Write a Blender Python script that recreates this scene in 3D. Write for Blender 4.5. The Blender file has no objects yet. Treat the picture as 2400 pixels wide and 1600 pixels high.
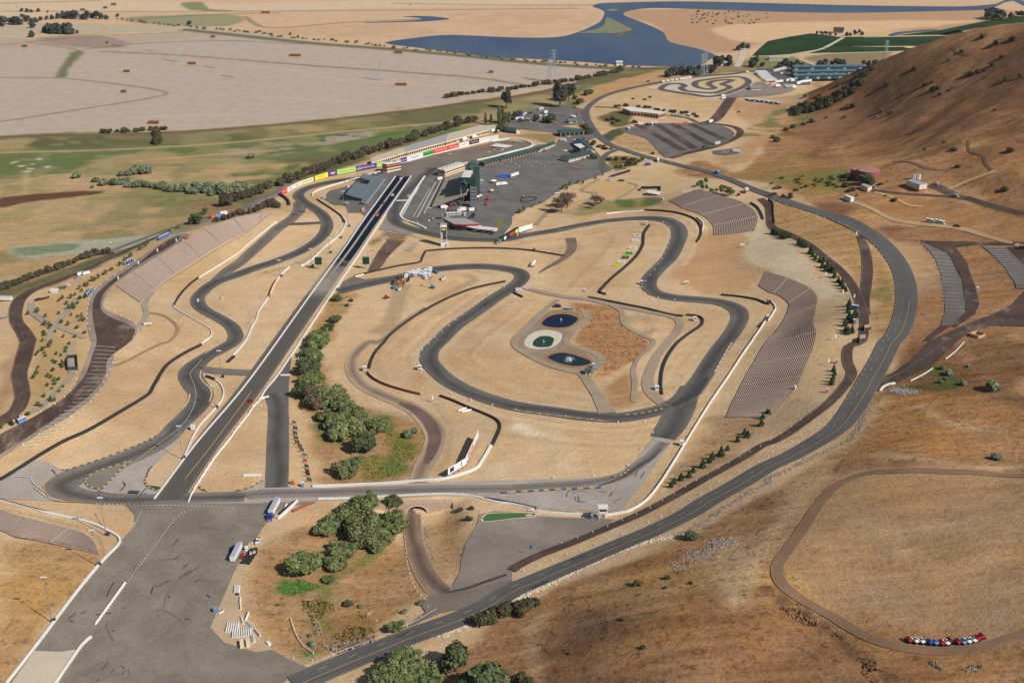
import bpy,math,random
import numpy as np
from mathutils import Vector,Matrix
from mathutils.geometry import delaunay_2d_cdt
random.seed(7);rng=np.random.default_rng(7)
scene=bpy.context.scene
COL=scene.collection
# ------------------------------------------------------------------ camera, sky, sun
F,W0,H0=2900.0,2400.0,1600.0       # focal length in source pixels
CAMH=335.0
TH=math.atan(1240.0/F)
cam=bpy.data.objects.new('camera',bpy.data.cameras.new('camera'))
COL.objects.link(cam);scene.camera=cam
cam.data.sensor_width=36.0;cam.data.lens=F/W0*36.0
cam.data.clip_start=1.0;cam.data.clip_end=60000.0
cam.location=(0,0,CAMH);cam.rotation_euler=(math.pi/2-TH,0,0)
SUN_EL=math.radians(40.0)
SX,SY=0.80,-0.60                       # horizontal direction towards the sun
world=bpy.data.worlds.new('World');scene.world=world;world.use_nodes=True
nt=world.node_tree;bg=nt.nodes['Background']
sky=nt.nodes.new('ShaderNodeTexSky');sky.sky_type='NISHITA';sky.sun_disc=False
sky.sun_elevation=SUN_EL;sky.sun_rotation=math.atan2(SX,SY)
nt.links.new(sky.outputs['Color'],bg.inputs['Color']);bg.inputs['Strength'].default_value=0.06
sl=bpy.data.lights.new('sun','SUN');sun=bpy.data.objects.new('sun',sl);COL.objects.link(sun)
sl.energy=4.9;sl.angle=math.radians(0.5);sl.color=(1.0,0.945,0.87)
sd=Vector((SX*math.cos(SUN_EL),SY*math.cos(SUN_EL),math.sin(SUN_EL)))
sun.rotation_euler=sd.to_track_quat('Z','Y').to_euler()
scene.view_settings.view_transform='Standard';scene.view_settings.look='None'
scene.view_settings.exposure=0.18;scene.view_settings.gamma=1.0

# ------------------------------------------------------------------ helpers: pixels of the photograph -> points of the place
def g(*p):                                  # overview picture, 2352 wide
    a=np.array(p,float).reshape(-1,2);return a*(2400.0/2352.0)
def k(c,r,*p):                            # enlarged 600 x 400 crops
    a=np.array(p,float).reshape(-1,2)/3.92;return a+np.array([600.0*c,400.0*r])
def zz(x0,y0,s,*p):
    a=np.array(p,float).reshape(-1,2)/s;return a+np.array([x0,y0])
def J(*a):return np.vstack(a)
def flat(px,z):
    px=np.asarray(px,float);z=np.broadcast_to(np.asarray(z,float),px.shape[:1])
    u=(px[:,0]-1200)/F;v=(px[:,1]-800)/F
    dz=-math.sin(TH)-v*math.cos(TH);dy=math.cos(TH)-v*math.sin(TH)
    t=(z-CAMH)/dz
    return np.stack([u*t,dy*t,z],1)
def srgb(c):
    c=np.array(c,float)/255.0
    return np.where(c<=0.04045,c/12.92,((c+0.055)/1.055)**2.4)
def sstep(a,b,x):
    t=np.clip((x-a)/(b-a),0,1);return t*t*(3-2*t)
def vnoise(x,y,s):
    x=x/s;y=y/s;xi=np.floor(x).astype(np.int64);yi=np.floor(y).astype(np.int64)
    fx=x-xi;fy=y-yi;fx=fx*fx*(3-2*fx);fy=fy*fy*(3-2*fy)
    def hsh(a,b):
        n=(a*374761393+b*668265263)&0xffffffff
        n=((n^(n>>13))*1274126177)&0xffffffff
        return((n^(n>>16))&0xffff)/65535.0
    return(hsh(xi,yi)*(1-fx)+hsh(xi+1,yi)*fx)*(1-fy)+(hsh(xi,yi+1)*(1-fx)+hsh(xi+1,yi+1)*fx)*fy
def fbm(x,y,s,o=4):
    r=0;a=0.5;t=0
    for i in range(o):
        r=r+a*vnoise(x+37.1*i,y-91.7*i,s);t+=a;a*=0.5;s*=0.5
    return r/t

# ------------------------------------------------------------------ terrain heights
CP=[]                                     # control points: world x, y, height
def cp(x,y,z):CP.append(tuple(flat(g(x,y),z)[0]))
for x,y,z in[(0,20,0),(600,20,0),(1200,20,0),(0,180,0),(500,180,0),(900,150,0),(0,300,0),(600,300,0),(1100,250,0),(0,450,0),(300,450,0),(500,400,0),(0,600,1),(300,560,1),
    (640,480,3),(640,600,1),(560,760,1),(500,930,0),(750,600,0),(900,450,0),(1100,350,0),(1200,420,0),(1300,480,1),(1000,560,0),(1000,720,1),(1200,900,1),(1000,930,0),(900,1100,-1),(640,1050,0),(300,1100,0),
    (100,1150,0),(300,1250,0),(300,1450,0),(20,1560,0),(560,1400,0),(600,1540,0),(1000,1120,1),(1300,1110,2),(1500,950,3),(1450,800,1),(1650,800,3),(1560,550,4),(1400,530,2),(1600,640,3),(1700,700,4),(1250,780,0),
    (1500,300,4),(1450,260,4),(1350,250,1),(1500,210,2),(1650,200,2),(1800,190,3),(1600,100,0),(1900,60,0),(2100,60,0),(1400,360,1),(1600,320,6),
    (250,750,9),(480,560,10),(600,500,9),(430,650,4),(540,590,3),(630,540,3),(330,700,5),(100,950,12),(300,860,4),(40,850,9),(20,650,2),(200,640,5),(130,760,9),(380,540,4),(20,1060,3),
    (0,1170,5),(30,1230,4),(120,1330,3),(230,1240,1),
    (1500,470,3),(1600,545,4),(1560,455,12),(1720,440,20),(1800,470,23),(1740,640,6),(1800,750,6),(1720,900,5),(1660,980,4),(1770,610,14),(1875,740,20),(1830,900,17),(1900,560,21),(1760,540,11),
    (2070,650,24),(2000,850,21),(1900,1000,19),(1700,1080,14),(1500,1180,9),(1300,1270,6),(1100,1350,4),(900,1470,3),(700,1550,1),(1580,1060,6),(1400,1180,4),
    (2200,650,28),(2340,620,31),(2110,425,40),(1990,400,36),(1830,420,25),(1760,330,12),(1650,370,9),(2340,480,46),
    (2100,1000,32),(2340,1000,42),(2300,850,36),(2340,1300,46),(1900,1200,34),(1780,1300,33),(1850,1150,28),(2100,1150,38),(1800,1450,40),(2100,1450,43),(2340,1480,45),(2000,1560,46),(1600,1560,36),(1450,1450,28),(1250,1450,14),(1300,1560,20),(1050,1560,8),(1500,1280,18),
    (800,950,-3),(850,1060,-3),(800,1250,-4),(830,1400,-3),(980,1330,-1),(700,1300,-1),
    (2352,250,84),(2200,250,58),(2050,250,32),(1955,255,17),(2100,350,42),(2300,350,66),(1900,300,9),(1950,350,19),
    (2750,430,75),(2750,850,60),(2750,1250,58),(2750,1600,55),(2750,650,60)]:cp(x,y,z)
for x,y,Y in[(3000,-90,1330),(2650,-10,1350),(2352,52,1385),(2200,95,1420),(2080,130,1450),(1990,160,1480),(1920,190,1500),(1860,225,1490),(1830,255,1470)]:
    d=flat(g(x,y),0.0)[0];t=Y/d[1];z=CAMH+(0-CAMH)*t
    CP.append((d[0]*t,Y,z));CP.append((d[0]*t+25,Y+120,max(z-38,0)));CP.append((d[0]*t+40,Y+260,max(z-90,0)));CP.append((d[0]*t+40,Y+420,0))
for X in(-2500,-1200,0,1200,2500):
    for Y in(3200,5500):CP.append((X,Y,0))
for Y in(500,1000,1600,2300):CP.append((-1500,Y,0))
for X in(-500,0):CP.append((X,250,0))
CP.append((600,250,40))
CP=np.array(CP)
c2=35.0**2
def kern(ax,ay,bx,by):return np.sqrt((ax[:,None]-bx[None])**2+(ay[:,None]-by[None])**2+c2)
A=kern(CP[:,0],CP[:,1],CP[:,0],CP[:,1]);n=len(CP)
A+=-1e-9*np.eye(n)
M_=np.block([[A+1.5*np.eye(n)*-1.0,np.ones((n,1))],[np.ones((1,n)),np.zeros((1,1))]])
wts=np.linalg.solve(M_,np.append(CP[:,2],0))
xs=np.unique(np.concatenate([-np.geomspace(1300,8000,24),np.arange(-1300,-700,8.0),np.arange(-700,701,2.8),np.arange(704,1301,8.0),np.geomspace(1300,8000,24)]))
ys=np.unique(np.concatenate([[-1500,-500,0,150],np.arange(250,440,10.0),np.arange(440,1250,2.6),np.arange(1250,1800,3.6),np.arange(1800,3900,7.5),np.geomspace(3900,11000,30)]))
GX,GY=np.meshgrid(xs,ys)
gx,gy=GX.ravel(),GY.ravel()
hz=np.empty(len(gx))
for i in range(0,len(gx),40000):
    hz[i:i+40000]=kern(gx[i:i+40000],gy[i:i+40000],CP[:,0],CP[:,1])@wts[:-1]+wts[-1]
far=(1-sstep(1900,2150,gy))*(1-sstep(1400,2600,np.abs(gx)))*(1-sstep(250,0,gy))
far=np.where((gx>450)&(gy<1950),far,far*(1-sstep(1750,1950,gy)))
hz=hz*far
hillm=sstep(22,45,hz)
hz+=hillm*(fbm((gx-gy)*.7+50,(gx+gy)*.11,75,3)-0.5)*13
hz+=hillm*((fbm(gx+0.5*gy,gy*0.5,110,4)-0.5)*15+(fbm(gx,gy,26,3)-0.5)*2.2)
wet=flat(g((1370,90)),0)[0]
hz=np.where(gy>1950,np.minimum(hz,0),hz)
# creek cutting in front of the tunnel wall under the track
TW=flat(J(k(1,2,(1290,1452)),k(1,2,(1750,1432))),0.0)
tdir=TW[1,:2]-TW[0,:2];tlen=np.linalg.norm(tdir);tdir/=tlen;tnor=np.array([tdir[1],-tdir[0]])
if tnor[1]>0:tnor=-tnor
rx,ry=gx-TW[0,0],gy-TW[0,1]
ta=rx*tdir[0]+ry*tdir[1];td=rx*tnor[0]+ry*tnor[1]
hz-=6.5*sstep(-14,4,ta)*(1-sstep(tlen-6,tlen+14,ta))*sstep(0.5,4.0,td)*(1-sstep(8,75,td))
HZ=hz.reshape(GX.shape)
def hgt(x,y):
    x=np.asarray(x,float);y=np.asarray(y,float)
    i=np.clip(np.searchsorted(xs,x)-1,0,len(xs)-2);j=np.clip(np.searchsorted(ys,y)-1,0,len(ys)-2)
    fx=np.clip((x-xs[i])/(xs[i+1]-xs[i]),0,1);fy=np.clip((y-ys[j])/(ys[j+1]-ys[j]),0,1)
    return(HZ[j,i]*(1-fx)+HZ[j,i+1]*fx)*(1-fy)+(HZ[j+1,i]*(1-fx)+HZ[j+1,i+1]*fx)*fy
def P(px):                                  # meet the ground along the line of sight
    px=np.asarray(px,float).reshape(-1,2);u=(px[:,0]-1200)/F;v=(px[:,1]-800)/F
    dz=-math.sin(TH)-v*math.cos(TH);dy=math.cos(TH)-v*math.sin(TH)
    S=np.geomspace(300,12000,1800);out=np.empty((len(px),3))
    for a in range(0,len(px),500):
        b=slice(a,a+500);T=S[None]/dy[b,None]
        X=u[b,None]*T;Z=CAMH+dz[b,None]*T;D=Z-hgt(X,np.broadcast_to(S[None],X.shape))
        hit=np.argmax(D<0,1);hit=np.where(D[:,-1]>=0,np.where((D<0).any(1),hit,len(S)-1),hit);hit=np.maximum(hit,1)
        ii=np.arange(len(hit));d0=D[ii,hit-1];d1=D[ii,hit];f=np.clip(d0/np.maximum(d0-d1,1e-9),0,1)
        s=S[hit-1]+f*(S[hit]-S[hit-1]);t=s/dy[b]
        out[b,0]=u[b]*t;out[b,1]=s
    out[:,2]=hgt(out[:,0],out[:,1]);return out
def P1(px):return P(px)[0]

# ------------------------------------------------------------------ materials
MATS={}
def nodes(name):
    m=bpy.data.materials.new(name);m.use_nodes=True;t=m.node_tree
    b=t.nodes['Principled BSDF'];MATS[name]=m;return m,t,b
def N(t,kind,**kw):
    n=t.nodes.new(kind)
    for a,v in kw.items():
        if a.startswith('i_'):n.inputs[a[2:].replace('_',' ')].default_value=v
        else:setattr(n,a,v)
    return n
def math_(t,op,a,b=None,clamp=False):
    n=t.nodes.new('ShaderNodeMath');n.operation=op;n.use_clamp=clamp
    for i,v in enumerate((a,b)):
        if v is None:continue
        if isinstance(v,(int,float)):n.inputs[i].default_value=v
        else:t.links.new(v,n.inputs[i])
    return n.outputs[0]
def mixc(t,fac,a,b,mode='MIX'):
    n=t.nodes.new('ShaderNodeMix');n.data_type='RGBA';n.blend_type=mode
    for s,v in((0,fac),(6,a),(7,b)):
        if isinstance(v,(int,float)):n.inputs[s].default_value=v
        elif isinstance(v,(tuple,list,np.ndarray)):n.inputs[s].default_value=tuple(v)[:3]+(1,)
        else:t.links.new(v,n.inputs[s])
    return n.outputs[2]
def ramp(t,fac,lo,hi,a=0.0,b=1.0):
    n=t.nodes.new('ShaderNodeMapRange');n.interpolation_type='SMOOTHSTEP'
    n.inputs[1].default_value=lo;n.inputs[2].default_value=hi;n.inputs[3].default_value=a;n.inputs[4].default_value=b
    t.links.new(fac,n.inputs[0]);return n.outputs[0]
def noise(t,co,scale,detail=4,rough=0.6):
    n=N(t,'ShaderNodeTexNoise');n.inputs['Scale'].default_value=scale;n.inputs['Detail'].default_value=detail;n.inputs['Roughness'].default_value=rough
    t.links.new(co,n.inputs['Vector']);return n.outputs['Fac']
def pos(t):return N(t,'ShaderNodeNewGeometry').outputs['Position']
def vscale(t,co,s):
    n=N(t,'ShaderNodeMapping');n.inputs['Scale'].default_value=s;t.links.new(co,n.inputs['Vector']);return n.outputs[0]
KALB=0.80
def alb(c):return tuple(np.clip(srgb(c)*KALB,0,0.85))
def mat(name,c,rough=0.8,var=0.12,scale=0.6,metal=0.0,spec=0.3):
    if name in MATS:return MATS[name]
    m,t,b=nodes(name);co=pos(t)
    n1=noise(t,co,scale,4);f=ramp(t,n1,0.3,0.7,1-var,1+var)
    col=mixc(t,1.0,alb(c),(1,1,1),'MULTIPLY')
    mm=t.nodes.new('ShaderNodeVectorMath');mm.operation='SCALE';t.links.new(col,mm.inputs[0]);t.links.new(f,mm.inputs['Scale'])
    t.links.new(mm.outputs[0],b.inputs['Base Color'])
    b.inputs['Roughness'].default_value=rough;b.inputs['Metallic'].default_value=metal;b.inputs['Specular IOR Level'].default_value=spec
    return m

# ------------------------------------------------------------------ object builders
def tag(o,label=None,cat=None,group=None,kind=None):
    for a,v in(('label',label),('category',cat),('group',group),('kind',kind)):
        if v:o[a]=v
    return o
def newmesh(name,V,Fc,mats,mi=None,parent=None,loc=None,rz=0,uv=None,smooth=False):
    me=bpy.data.meshes.new(name);me.from_pydata([tuple(map(float,v))for v in V],[],[tuple(int(i)for i in f)for f in Fc])
    for m in(mats if isinstance(mats,(list,tuple))else[mats]):me.materials.append(m)
    if mi is not None:me.polygons.foreach_set('material_index',np.array(mi,np.int32))
    if smooth:me.polygons.foreach_set('use_smooth',np.ones(len(me.polygons),bool))
    if uv is not None:
        l=me.uv_layers.new(name='UVMap');idx=np.empty(len(me.loops),np.int32);me.loops.foreach_get('vertex_index',idx)
        l.data.foreach_set('uv',np.asarray(uv,np.float32)[idx].ravel())
    me.update();o=bpy.data.objects.new(name,me);COL.objects.link(o)
    if parent is not None:o.parent=parent
    if loc is not None:o.location=tuple(map(float,loc))
    if rz:o.rotation_euler=(0,0,rz)
    return o
class MB:                                   # collects shapes into one mesh
    def __init__(s):s.v=[];s.f=[];s.m=[]
    def add(s,V,Fc,m=0):
        b=len(s.v);s.v+=[tuple(v)for v in V];s.f+=[tuple(b+i for i in f)for f in Fc];s.m+=[m]*len(Fc);return s
    def box(s,c,d,rz=0.0,m=0):
        x,y,z=[q/2 for q in d];ca,sa=math.cos(rz),math.sin(rz)
        V=[(c[0]+ca*a-sa*b,c[1]+sa*a+ca*b,c[2]+e)for e in(-z,z)for a,b in((-x,-y),(x,-y),(x,y),(-x,y))]
        return s.add(V,[(3,2,1,0),(4,5,6,7),(0,1,5,4),(1,2,6,5),(2,3,7,6),(3,0,4,7)],m)
    def prism(s,poly,z0,z1,m=0,mtop=None):
        n=len(poly);V=[(p[0],p[1],z0)for p in poly]+[(p[0],p[1],z1)for p in poly]
        s.add(V,[tuple(range(n-1,-1,-1))]+[(i,(i+1)%n,n+(i+1)%n,n+i)for i in range(n)],m)
        return s.add(V[n:],[tuple(range(n))],m if mtop is None else mtop)
    def profile(s,pts,y0,y1,m=0):       # x-z outline swept along y
        n=len(pts);V=[(p[0],y0,p[1])for p in pts]+[(p[0],y1,p[1])for p in pts]
        return s.add(V,[tuple(range(n)),tuple(range(2*n-1,n-1,-1))]+[(i,n+i,n+(i+1)%n,(i+1)%n)for i in range(n)],m)
    def tube(s,a,b,r0,r1=None,n=6,m=0):
        r1=r0 if r1 is None else r1;a,b=Vector(a),Vector(b);d=(b-a).normalized()
        x=d.orthogonal().normalized();y=d.cross(x);V=[]
        for c,r in((a,r0),(b,r1)):V+=[tuple(c+(x*math.cos(2*math.pi*i/n)+y*math.sin(2*math.pi*i/n))*r)for i in range(n)]
        return s.add(V,[tuple(range(n-1,-1,-1)),tuple(range(n,2*n))]+[(i,(i+1)%n,n+(i+1)%n,n+i)for i in range(n)],m)
    def build(s,name,mats,parent=None,loc=None,rz=0,smooth=False):return newmesh(name,s.v,s.f,mats,s.m,parent,loc,rz,smooth=smooth)
def thing(name,label,cat,loc=(0,0,0),rz=0.0,group=None):
    o=bpy.data.objects.new(name,None);COL.objects.link(o);o.location=tuple(map(float,loc));o.rotation_euler=(0,0,rz)
    o.empty_display_size=0.5;return tag(o,label,cat,group)
def copy_tree(o,parent=None):
    c=o.copy();COL.objects.link(c);c.parent=parent
    for ch in o.children:copy_tree(ch,c)
    return c
def catmull(p,step,closed=False):
    p=np.asarray(p,float)
    q=np.vstack([p[-1],p,p[0],p[1]])if closed else np.vstack([2*p[0]-p[1],p,2*p[-1]-p[-2]])
    out=[]
    for i in range(1,len(q)-2):
        a,b,c,d=q[i-1],q[i],q[i+1],q[i+2];m=max(1,int(math.ceil(np.linalg.norm((c-b)[:2])/step)))
        for t in np.arange(m)/m:
            out.append(0.5*(2*b+(c-a)*t+(2*a-5*b+4*c-d)*t*t+(3*b-a-3*c+d)*t**3))
    if not closed:out.append(q[-2])
    return np.array(out)
LV=0.10
def grid_mesh(name,rows,mats,lvl,uvs,kind='structure',**tg):
    R,Cn=rows.shape[:2];V=rows.reshape(-1,2);z=hgt(V[:,0],V[:,1])+0.16+LV*lvl
    V3=np.column_stack([V,z]);idx=np.arange(R*Cn).reshape(R,Cn)
    Fc=np.stack([idx[:-1,:-1],idx[:-1,1:],idx[1:,1:],idx[1:,:-1]],-1).reshape(-1,4)
    p=V3[Fc[0]]
    if np.cross(p[1]-p[0],p[2]-p[0])[2]<0:Fc=Fc[:,::-1]
    o=newmesh(name,V3,Fc,mats,uv=uvs,smooth=True);return tag(o,kind=kind,**tg)
def offs(c):                                # left normals of a polyline
    d=np.gradient(c[:,:2],axis=0);d/=np.maximum(np.linalg.norm(d,axis=1,keepdims=True),1e-9);return np.column_stack([-d[:,1],d[:,0]])
def ribbon(name,px,w,m,lvl=2,step=4.0,closed=False,shift=0.0,kind='structure',pts=None,**tg):
    pw=P(px)if pts is None else pts
    ww=np.atleast_1d(np.asarray(w,float));ww=np.interp(np.linspace(0,1,len(pw)),np.linspace(0,1,len(ww)),ww)if len(ww)>1 else np.full(len(pw),ww[0])
    c=catmull(np.column_stack([pw[:,:2],ww]),step,closed)
    if closed:c=np.vstack([c,c[:1]])
    nn=offs(c);cols=max(2,int(math.ceil(c[:,2].max()/5))+1);u=np.linspace(-0.5,0.5,cols)
    rows=c[:,None,:2]+nn[:,None,:]*(u[None,:,None]*c[:,None,2:3]+shift)
    L=np.concatenate([[0],np.cumsum(np.linalg.norm(np.diff(c[:,:2],axis=0),axis=1))])
    uv=np.stack(np.broadcast_arrays(u[None]+0.5,L[:,None]),-1).reshape(-1,2)
    return grid_mesh(name,rows,m,lvl,uv,kind,**tg)
def area(name,px,m,lvl=1,step=9.0,smooth=True,kind='structure',pts=None,**tg):
    pw=(P(px)if pts is None else pts)[:,:2]
    b=catmull(pw,step,True)if smooth else np.vstack([np.linspace(pw[i],pw[(i+1)%len(pw)],max(2,int(np.linalg.norm(pw[i]-pw[(i+1)%len(pw)])/step)),endpoint=False)for i in range(len(pw))])
    lo,hi=b.min(0),b.max(0);gxx,gyy=np.meshgrid(np.arange(lo[0],hi[0],step),np.arange(lo[1],hi[1],step))
    q=np.column_stack([gxx.ravel(),gyy.ravel()]);q=q[inside(q,b)]
    if len(q):q=q[[np.min(np.abs(b-p).sum(1))>step*0.4 for p in q]]if len(q)*len(b)<4e7 else q
    allp=[Vector(p)for p in np.vstack([b,q])if True];nb=len(b)
    r=delaunay_2d_cdt(allp,[(i,(i+1)%nb)for i in range(nb)],[],1,1e-4)
    V=np.array([(v[0],v[1])for v in r[0]]);Fc=[tuple(f)for f in r[2]]
    V3=np.column_stack([V,hgt(V[:,0],V[:,1])+0.16+LV*lvl])
    out=[]
    for f in Fc:
        a,b2,c2_=V3[f[0]],V3[f[1]],V3[f[2]]
        out.append(f if np.cross(b2-a,c2_-a)[2]>0 else f[::-1])
    return tag(newmesh(name,V3,out,m,uv=V,smooth=True),kind=kind,**tg)
def inside(q,poly):
    x,y=q[:,0],q[:,1];r=np.zeros(len(q),bool);n=len(poly);j=n-1
    for i in range(n):
        xi,yi=poly[i];xj,yj=poly[j]
        cnd=((yi>y)!=(yj>y))
        if cnd.any():
            with np.errstate(divide='ignore',invalid='ignore'):
                r^=cnd&(x<(xj-xi)*(y-yi)/(yj-yi)+xi)
        j=i
    return r
def wallpath(name,label,cat,px,h,w,m,step=5.0,smooth=True,base=-0.3,group=None,mtop=None,pts=None,kind='thing',top=None):
    pw=P(px)if pts is None else pts
    c=catmull(pw[:,:2],step)if smooth else np.vstack([np.linspace(pw[i,:2],pw[i+1,:2],max(2,int(np.linalg.norm(pw[i,:2]-pw[i+1,:2])/step)),endpoint=False)for i in range(len(pw)-1)]+[pw[-1:,:2]])
    nn=offs(c);z=hgt(c[:,0],c[:,1]);tw=w if top is None else top
    V=[];Fc=[];mi=[]
    for i in range(len(c)):
        for a,q,zz_ in((w/2,0,base),(tw/2,1,h),(-tw/2,2,h),(-w/2,3,base)):
            V.append((c[i,0]+nn[i,0]*a,c[i,1]+nn[i,1]*a,z[i]+zz_))
    for i in range(len(c)-1):
        for q in range(3):
            a=4*i+q;Fc.append((a,a+1,a+5,a+4));mi.append(1 if(q==1 and mtop is not None)else 0)
    Fc.append((0,3,2,1));e=4*(len(c)-1);Fc.append((e,e+1,e+2,e+3));mi+=[0,0]
    o=newmesh(name,V,Fc,[m]+([mtop]if mtop is not None else[]),mi)
    return tag(o,label,cat,group,kind)
# ------------------------------------------------------------------ ground sheet: grass, marsh and field colours
GC=np.empty((len(gx),4));GC[:,:3]=alb((206,174,131));GC[:,3]=0.18
hm=sstep(8,26,HZ.ravel()+6*(fbm(gx,gy,60,3)-0.5))[:,None]*(gx>60)[:,None]
def setc(mask,c,a=None):
    mask=np.asarray(mask)[:,None];GC[:,:3]=GC[:,:3]*(1-mask)+np.array(alb(c))*mask
    if a is not None:GC[:,3:]=GC[:,3:]*(1-mask)+a*mask
bign=fbm(gx,gy,140,4);midn=fbm(gx+900,gy,40,4)
setc(0.55*sstep(0.45,0.68,bign),(190,156,116));setc(0.45*sstep(0.55,0.7,fbm(gx-400,gy+90,70,4)),(178,146,108));setc(0.35*sstep(0.5,0.7,midn),(216,188,152))
setc(sstep(22,30,HZ.ravel())*(gx>100),(160,118,78),.9)
def paint(px,c,soft=4.0,jit=6.0,js=25.0,s=1.0,a=None,pts=None,nz=None):
    """tint the soil and grass inside an outline; ragged edge"""
    poly=(P(px)if pts is None else pts)[:,:2];poly=catmull(poly,15.0,True)
    lo,hi=poly.min(0)-soft-jit,poly.max(0)+soft+jit
    ids=np.nonzero((gx>lo[0])&(gx<hi[0])&(gy>lo[1])&(gy<hi[1]))[0]
    if not len(ids):return
    x=gx[ids]+jit*2*(fbm(gx[ids],gy[ids]+333,js,3)-0.5)*1.6;y=gy[ids]+jit*2*(fbm(gx[ids]+777,gy[ids],js,3)-0.5)*1.6
    q=np.column_stack([x,y]);ins=inside(q,poly)
    d=np.full(len(q),1e9)
    for i in range(len(poly)):
        p0,p1=poly[i],poly[(i+1)%len(poly)];e=p1-p0;L=max((e@e),1e-9)
        t=np.clip(((q-p0)@e)/L,0,1);d=np.minimum(d,np.hypot(q[:,0]-p0[0]-t*e[0],q[:,1]-p0[1]-t*e[1]))
    sd_=np.where(ins,d,-d);m=sstep(-soft,soft,sd_)*s
    if nz is not None:m=m*sstep(nz[1],nz[2],fbm(gx[ids]+55,gy[ids]-81,nz[0],4))
    m=m[:,None];GC[ids,:3]=GC[ids,:3]*(1-m)+np.array(alb(c))*m
    if a is not None:GC[ids,3:]=GC[ids,3:]*(1-m)+a*m
def pline(px,w,c,soft=2.0,s=1.0,a=None,jit=1.0):
    p=catmull(P(px)[:,:2],12.0);nn=offs(p)
    paint(None,c,soft,jit,15,s,a,pts=np.vstack([p+nn*w/2,(p-nn*w/2)[::-1]]))
# far bay land and the big stubble fields
paint(g((-900,-60),(3300,-60),(3300,60),(2352,40),(1700,120),(1440,160),(900,112),(700,100),(420,72),(0,82),(-900,120)),(206,172,136),20,10,60,a=0.15)
paint(g((-900,-30),(260,0),(520,8),(900,2),(1400,0),(1350,10),(900,18),(520,28),(200,30),(-300,60)),(210,184,152),15,6)
paint(g((-500,40),(180,56),(420,60),(700,92),(420,74),(60,82),(-500,90)),(186,170,142),8,6)
paint(g((300,40),(520,34),(560,48),(500,62),(330,54)),(150,146,112),6,5)
paint(g((420,8),(460,6),(480,20),(560,26),(440,24)),(132,140,96),5,4)
for q in(g((0,26),(420,27),(900,24),(1330,20)),g((560,38),(620,64),(800,52),(1020,42)),g((300,46),(480,34),(640,30)),g((900,8),(1150,12),(1400,12)),g((0,8),(230,2))):pline(q,9,(120,108,88),5,0.8)
paint(g((530,72),(880,92),(1000,82),(1220,84),(1330,68),(1360,50),(1340,26),(1050,30),(1020,46),(640,66)),(198,163,128),10,8,60,nz=(45,.3,.6))
paint(g((1430,34),(1480,22),(2352,30),(2352,60),(2100,72),(1760,100),(1680,122),(1560,112),(1500,60)),(184,146,112),10,8,60)
paint(g((1640,66),(1790,52),(2240,48),(2020,72),(1740,98)),(214,176,136),8,5)
paint(g((-900,150),(0,86),(70,92),(180,88),(420,74),(560,76),(700,102),(880,112),(1060,127),(1250,147),(1425,157),(1395,178),(1230,206),(1000,241),(700,276),(380,301),(0,313),(-900,400)),(183,166,150),6,3,40,a=0.1)
paint(g((-900,100),(30,90),(160,92),(420,76),(540,78),(330,96),(90,108),(-900,140)),(182,160,138),8,5)
paint(g((90,86),(230,84),(300,100),(240,112),(110,100)),(158,136,120),6,5)
paint(g((165,120),(190,120),(160,155),(148,178),(130,178),(150,145)),(112,120,78),4,3)
for q,w in((g((0,178),(130,180),(240,190),(380,212),(330,228),(180,252),(0,280)),6),(g((130,180),(150,145),(185,118),(60,96)),6),(g((230,118),(420,128),(700,150),(900,164),(1100,180),(1230,200)),9),(g((190,114),(330,100),(520,94),(700,102)),7),(g((0,104),(180,86),(420,74)),6)):pline(q,w,(128,112,90),3,0.8)
for q in(g((600,222),(800,235)),g((700,175),(900,190),(1240,208)),g((560,150),(760,170)),g((300,270),(560,262))):pline(q,7,(205,182,152),5,0.5)
# marsh between the fields and the railway
MARSH=g((-900,420),(0,315),(380,303),(700,279),(1000,245),(1250,208),(1430,162),(1600,150),(1700,160),(1560,185),(1400,212),(1270,262),(1150,285),(1060,310),(900,345),(780,390),(640,440),(560,495),(400,535),(200,620),(0,690),(-700,900))
paint(MARSH,(126,116,80),6,5,a=0.35)
paint(MARSH,(100,100,66),6,5,nz=(90,.45,.62))
paint(g((980,248),(1230,212),(1420,170),(1560,158),(1480,190),(1280,240),(1120,272),(900,300)),(112,108,74),6,5)
paint(g((-700,520),(0,350),(300,338),(620,318),(900,296),(1130,282),(1050,302),(860,330),(640,372),(560,380),(420,372),(240,396),(0,402),(-700,600)),(104,116,70),7,8,40,a=0.35)
paint(g((700,318),(900,300),(1100,286),(980,306),(840,326)),(100,122,66),5,6)
paint(g((-700,600),(0,408),(240,398),(460,378),(640,376),(700,378),(620,418),(520,440),(540,476),(420,518),(200,600),(0,668),(-700,850)),(184,154,110),8,9,40,a=0.5)
paint(g((0,352),(200,372),(330,370),(200,395),(0,402)),(106,116,72),4,6,nz=(30,.35,.55))
paint(g((260,440),(420,446),(540,462),(500,500),(380,480)),(128,128,78),8,10,nz=(30,.3,.6))
paint(g((400,425),(520,420),(640,402),(700,398),(560,440)),(116,118,72),7,8,nz=(25,.3,.55))
paint(g((520,400),(640,385),(800,360),(700,392),(560,412)),(100,112,64),5,6,nz=(30,.35,.55))
paint(g((500,345),(720,322),(860,308),(760,340),(560,366)),(166,150,126),5,6,nz=(22,.35,.6))
paint(MARSH,(178,152,108),14,20,60,.75,nz=(70,.5,.68));paint(MARSH,(112,116,74),14,20,60,.6,nz=(48,.55,.7));paint(MARSH,(150,140,92),10,16,40,.6,nz=(30,.52,.66))
paint(g((430,470),(500,460),(560,480),(520,505)),(150,112,76),8,10,30,.6);paint(g((560,330),(660,325),(760,312),(860,300),(800,322),(640,345)),(170,158,138),6,8,20,.7,nz=(16,.45,.6))
paint(g((30,568),(200,552),(420,530),(390,548),(230,580),(60,590)),(170,166,142),4,5)
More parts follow.
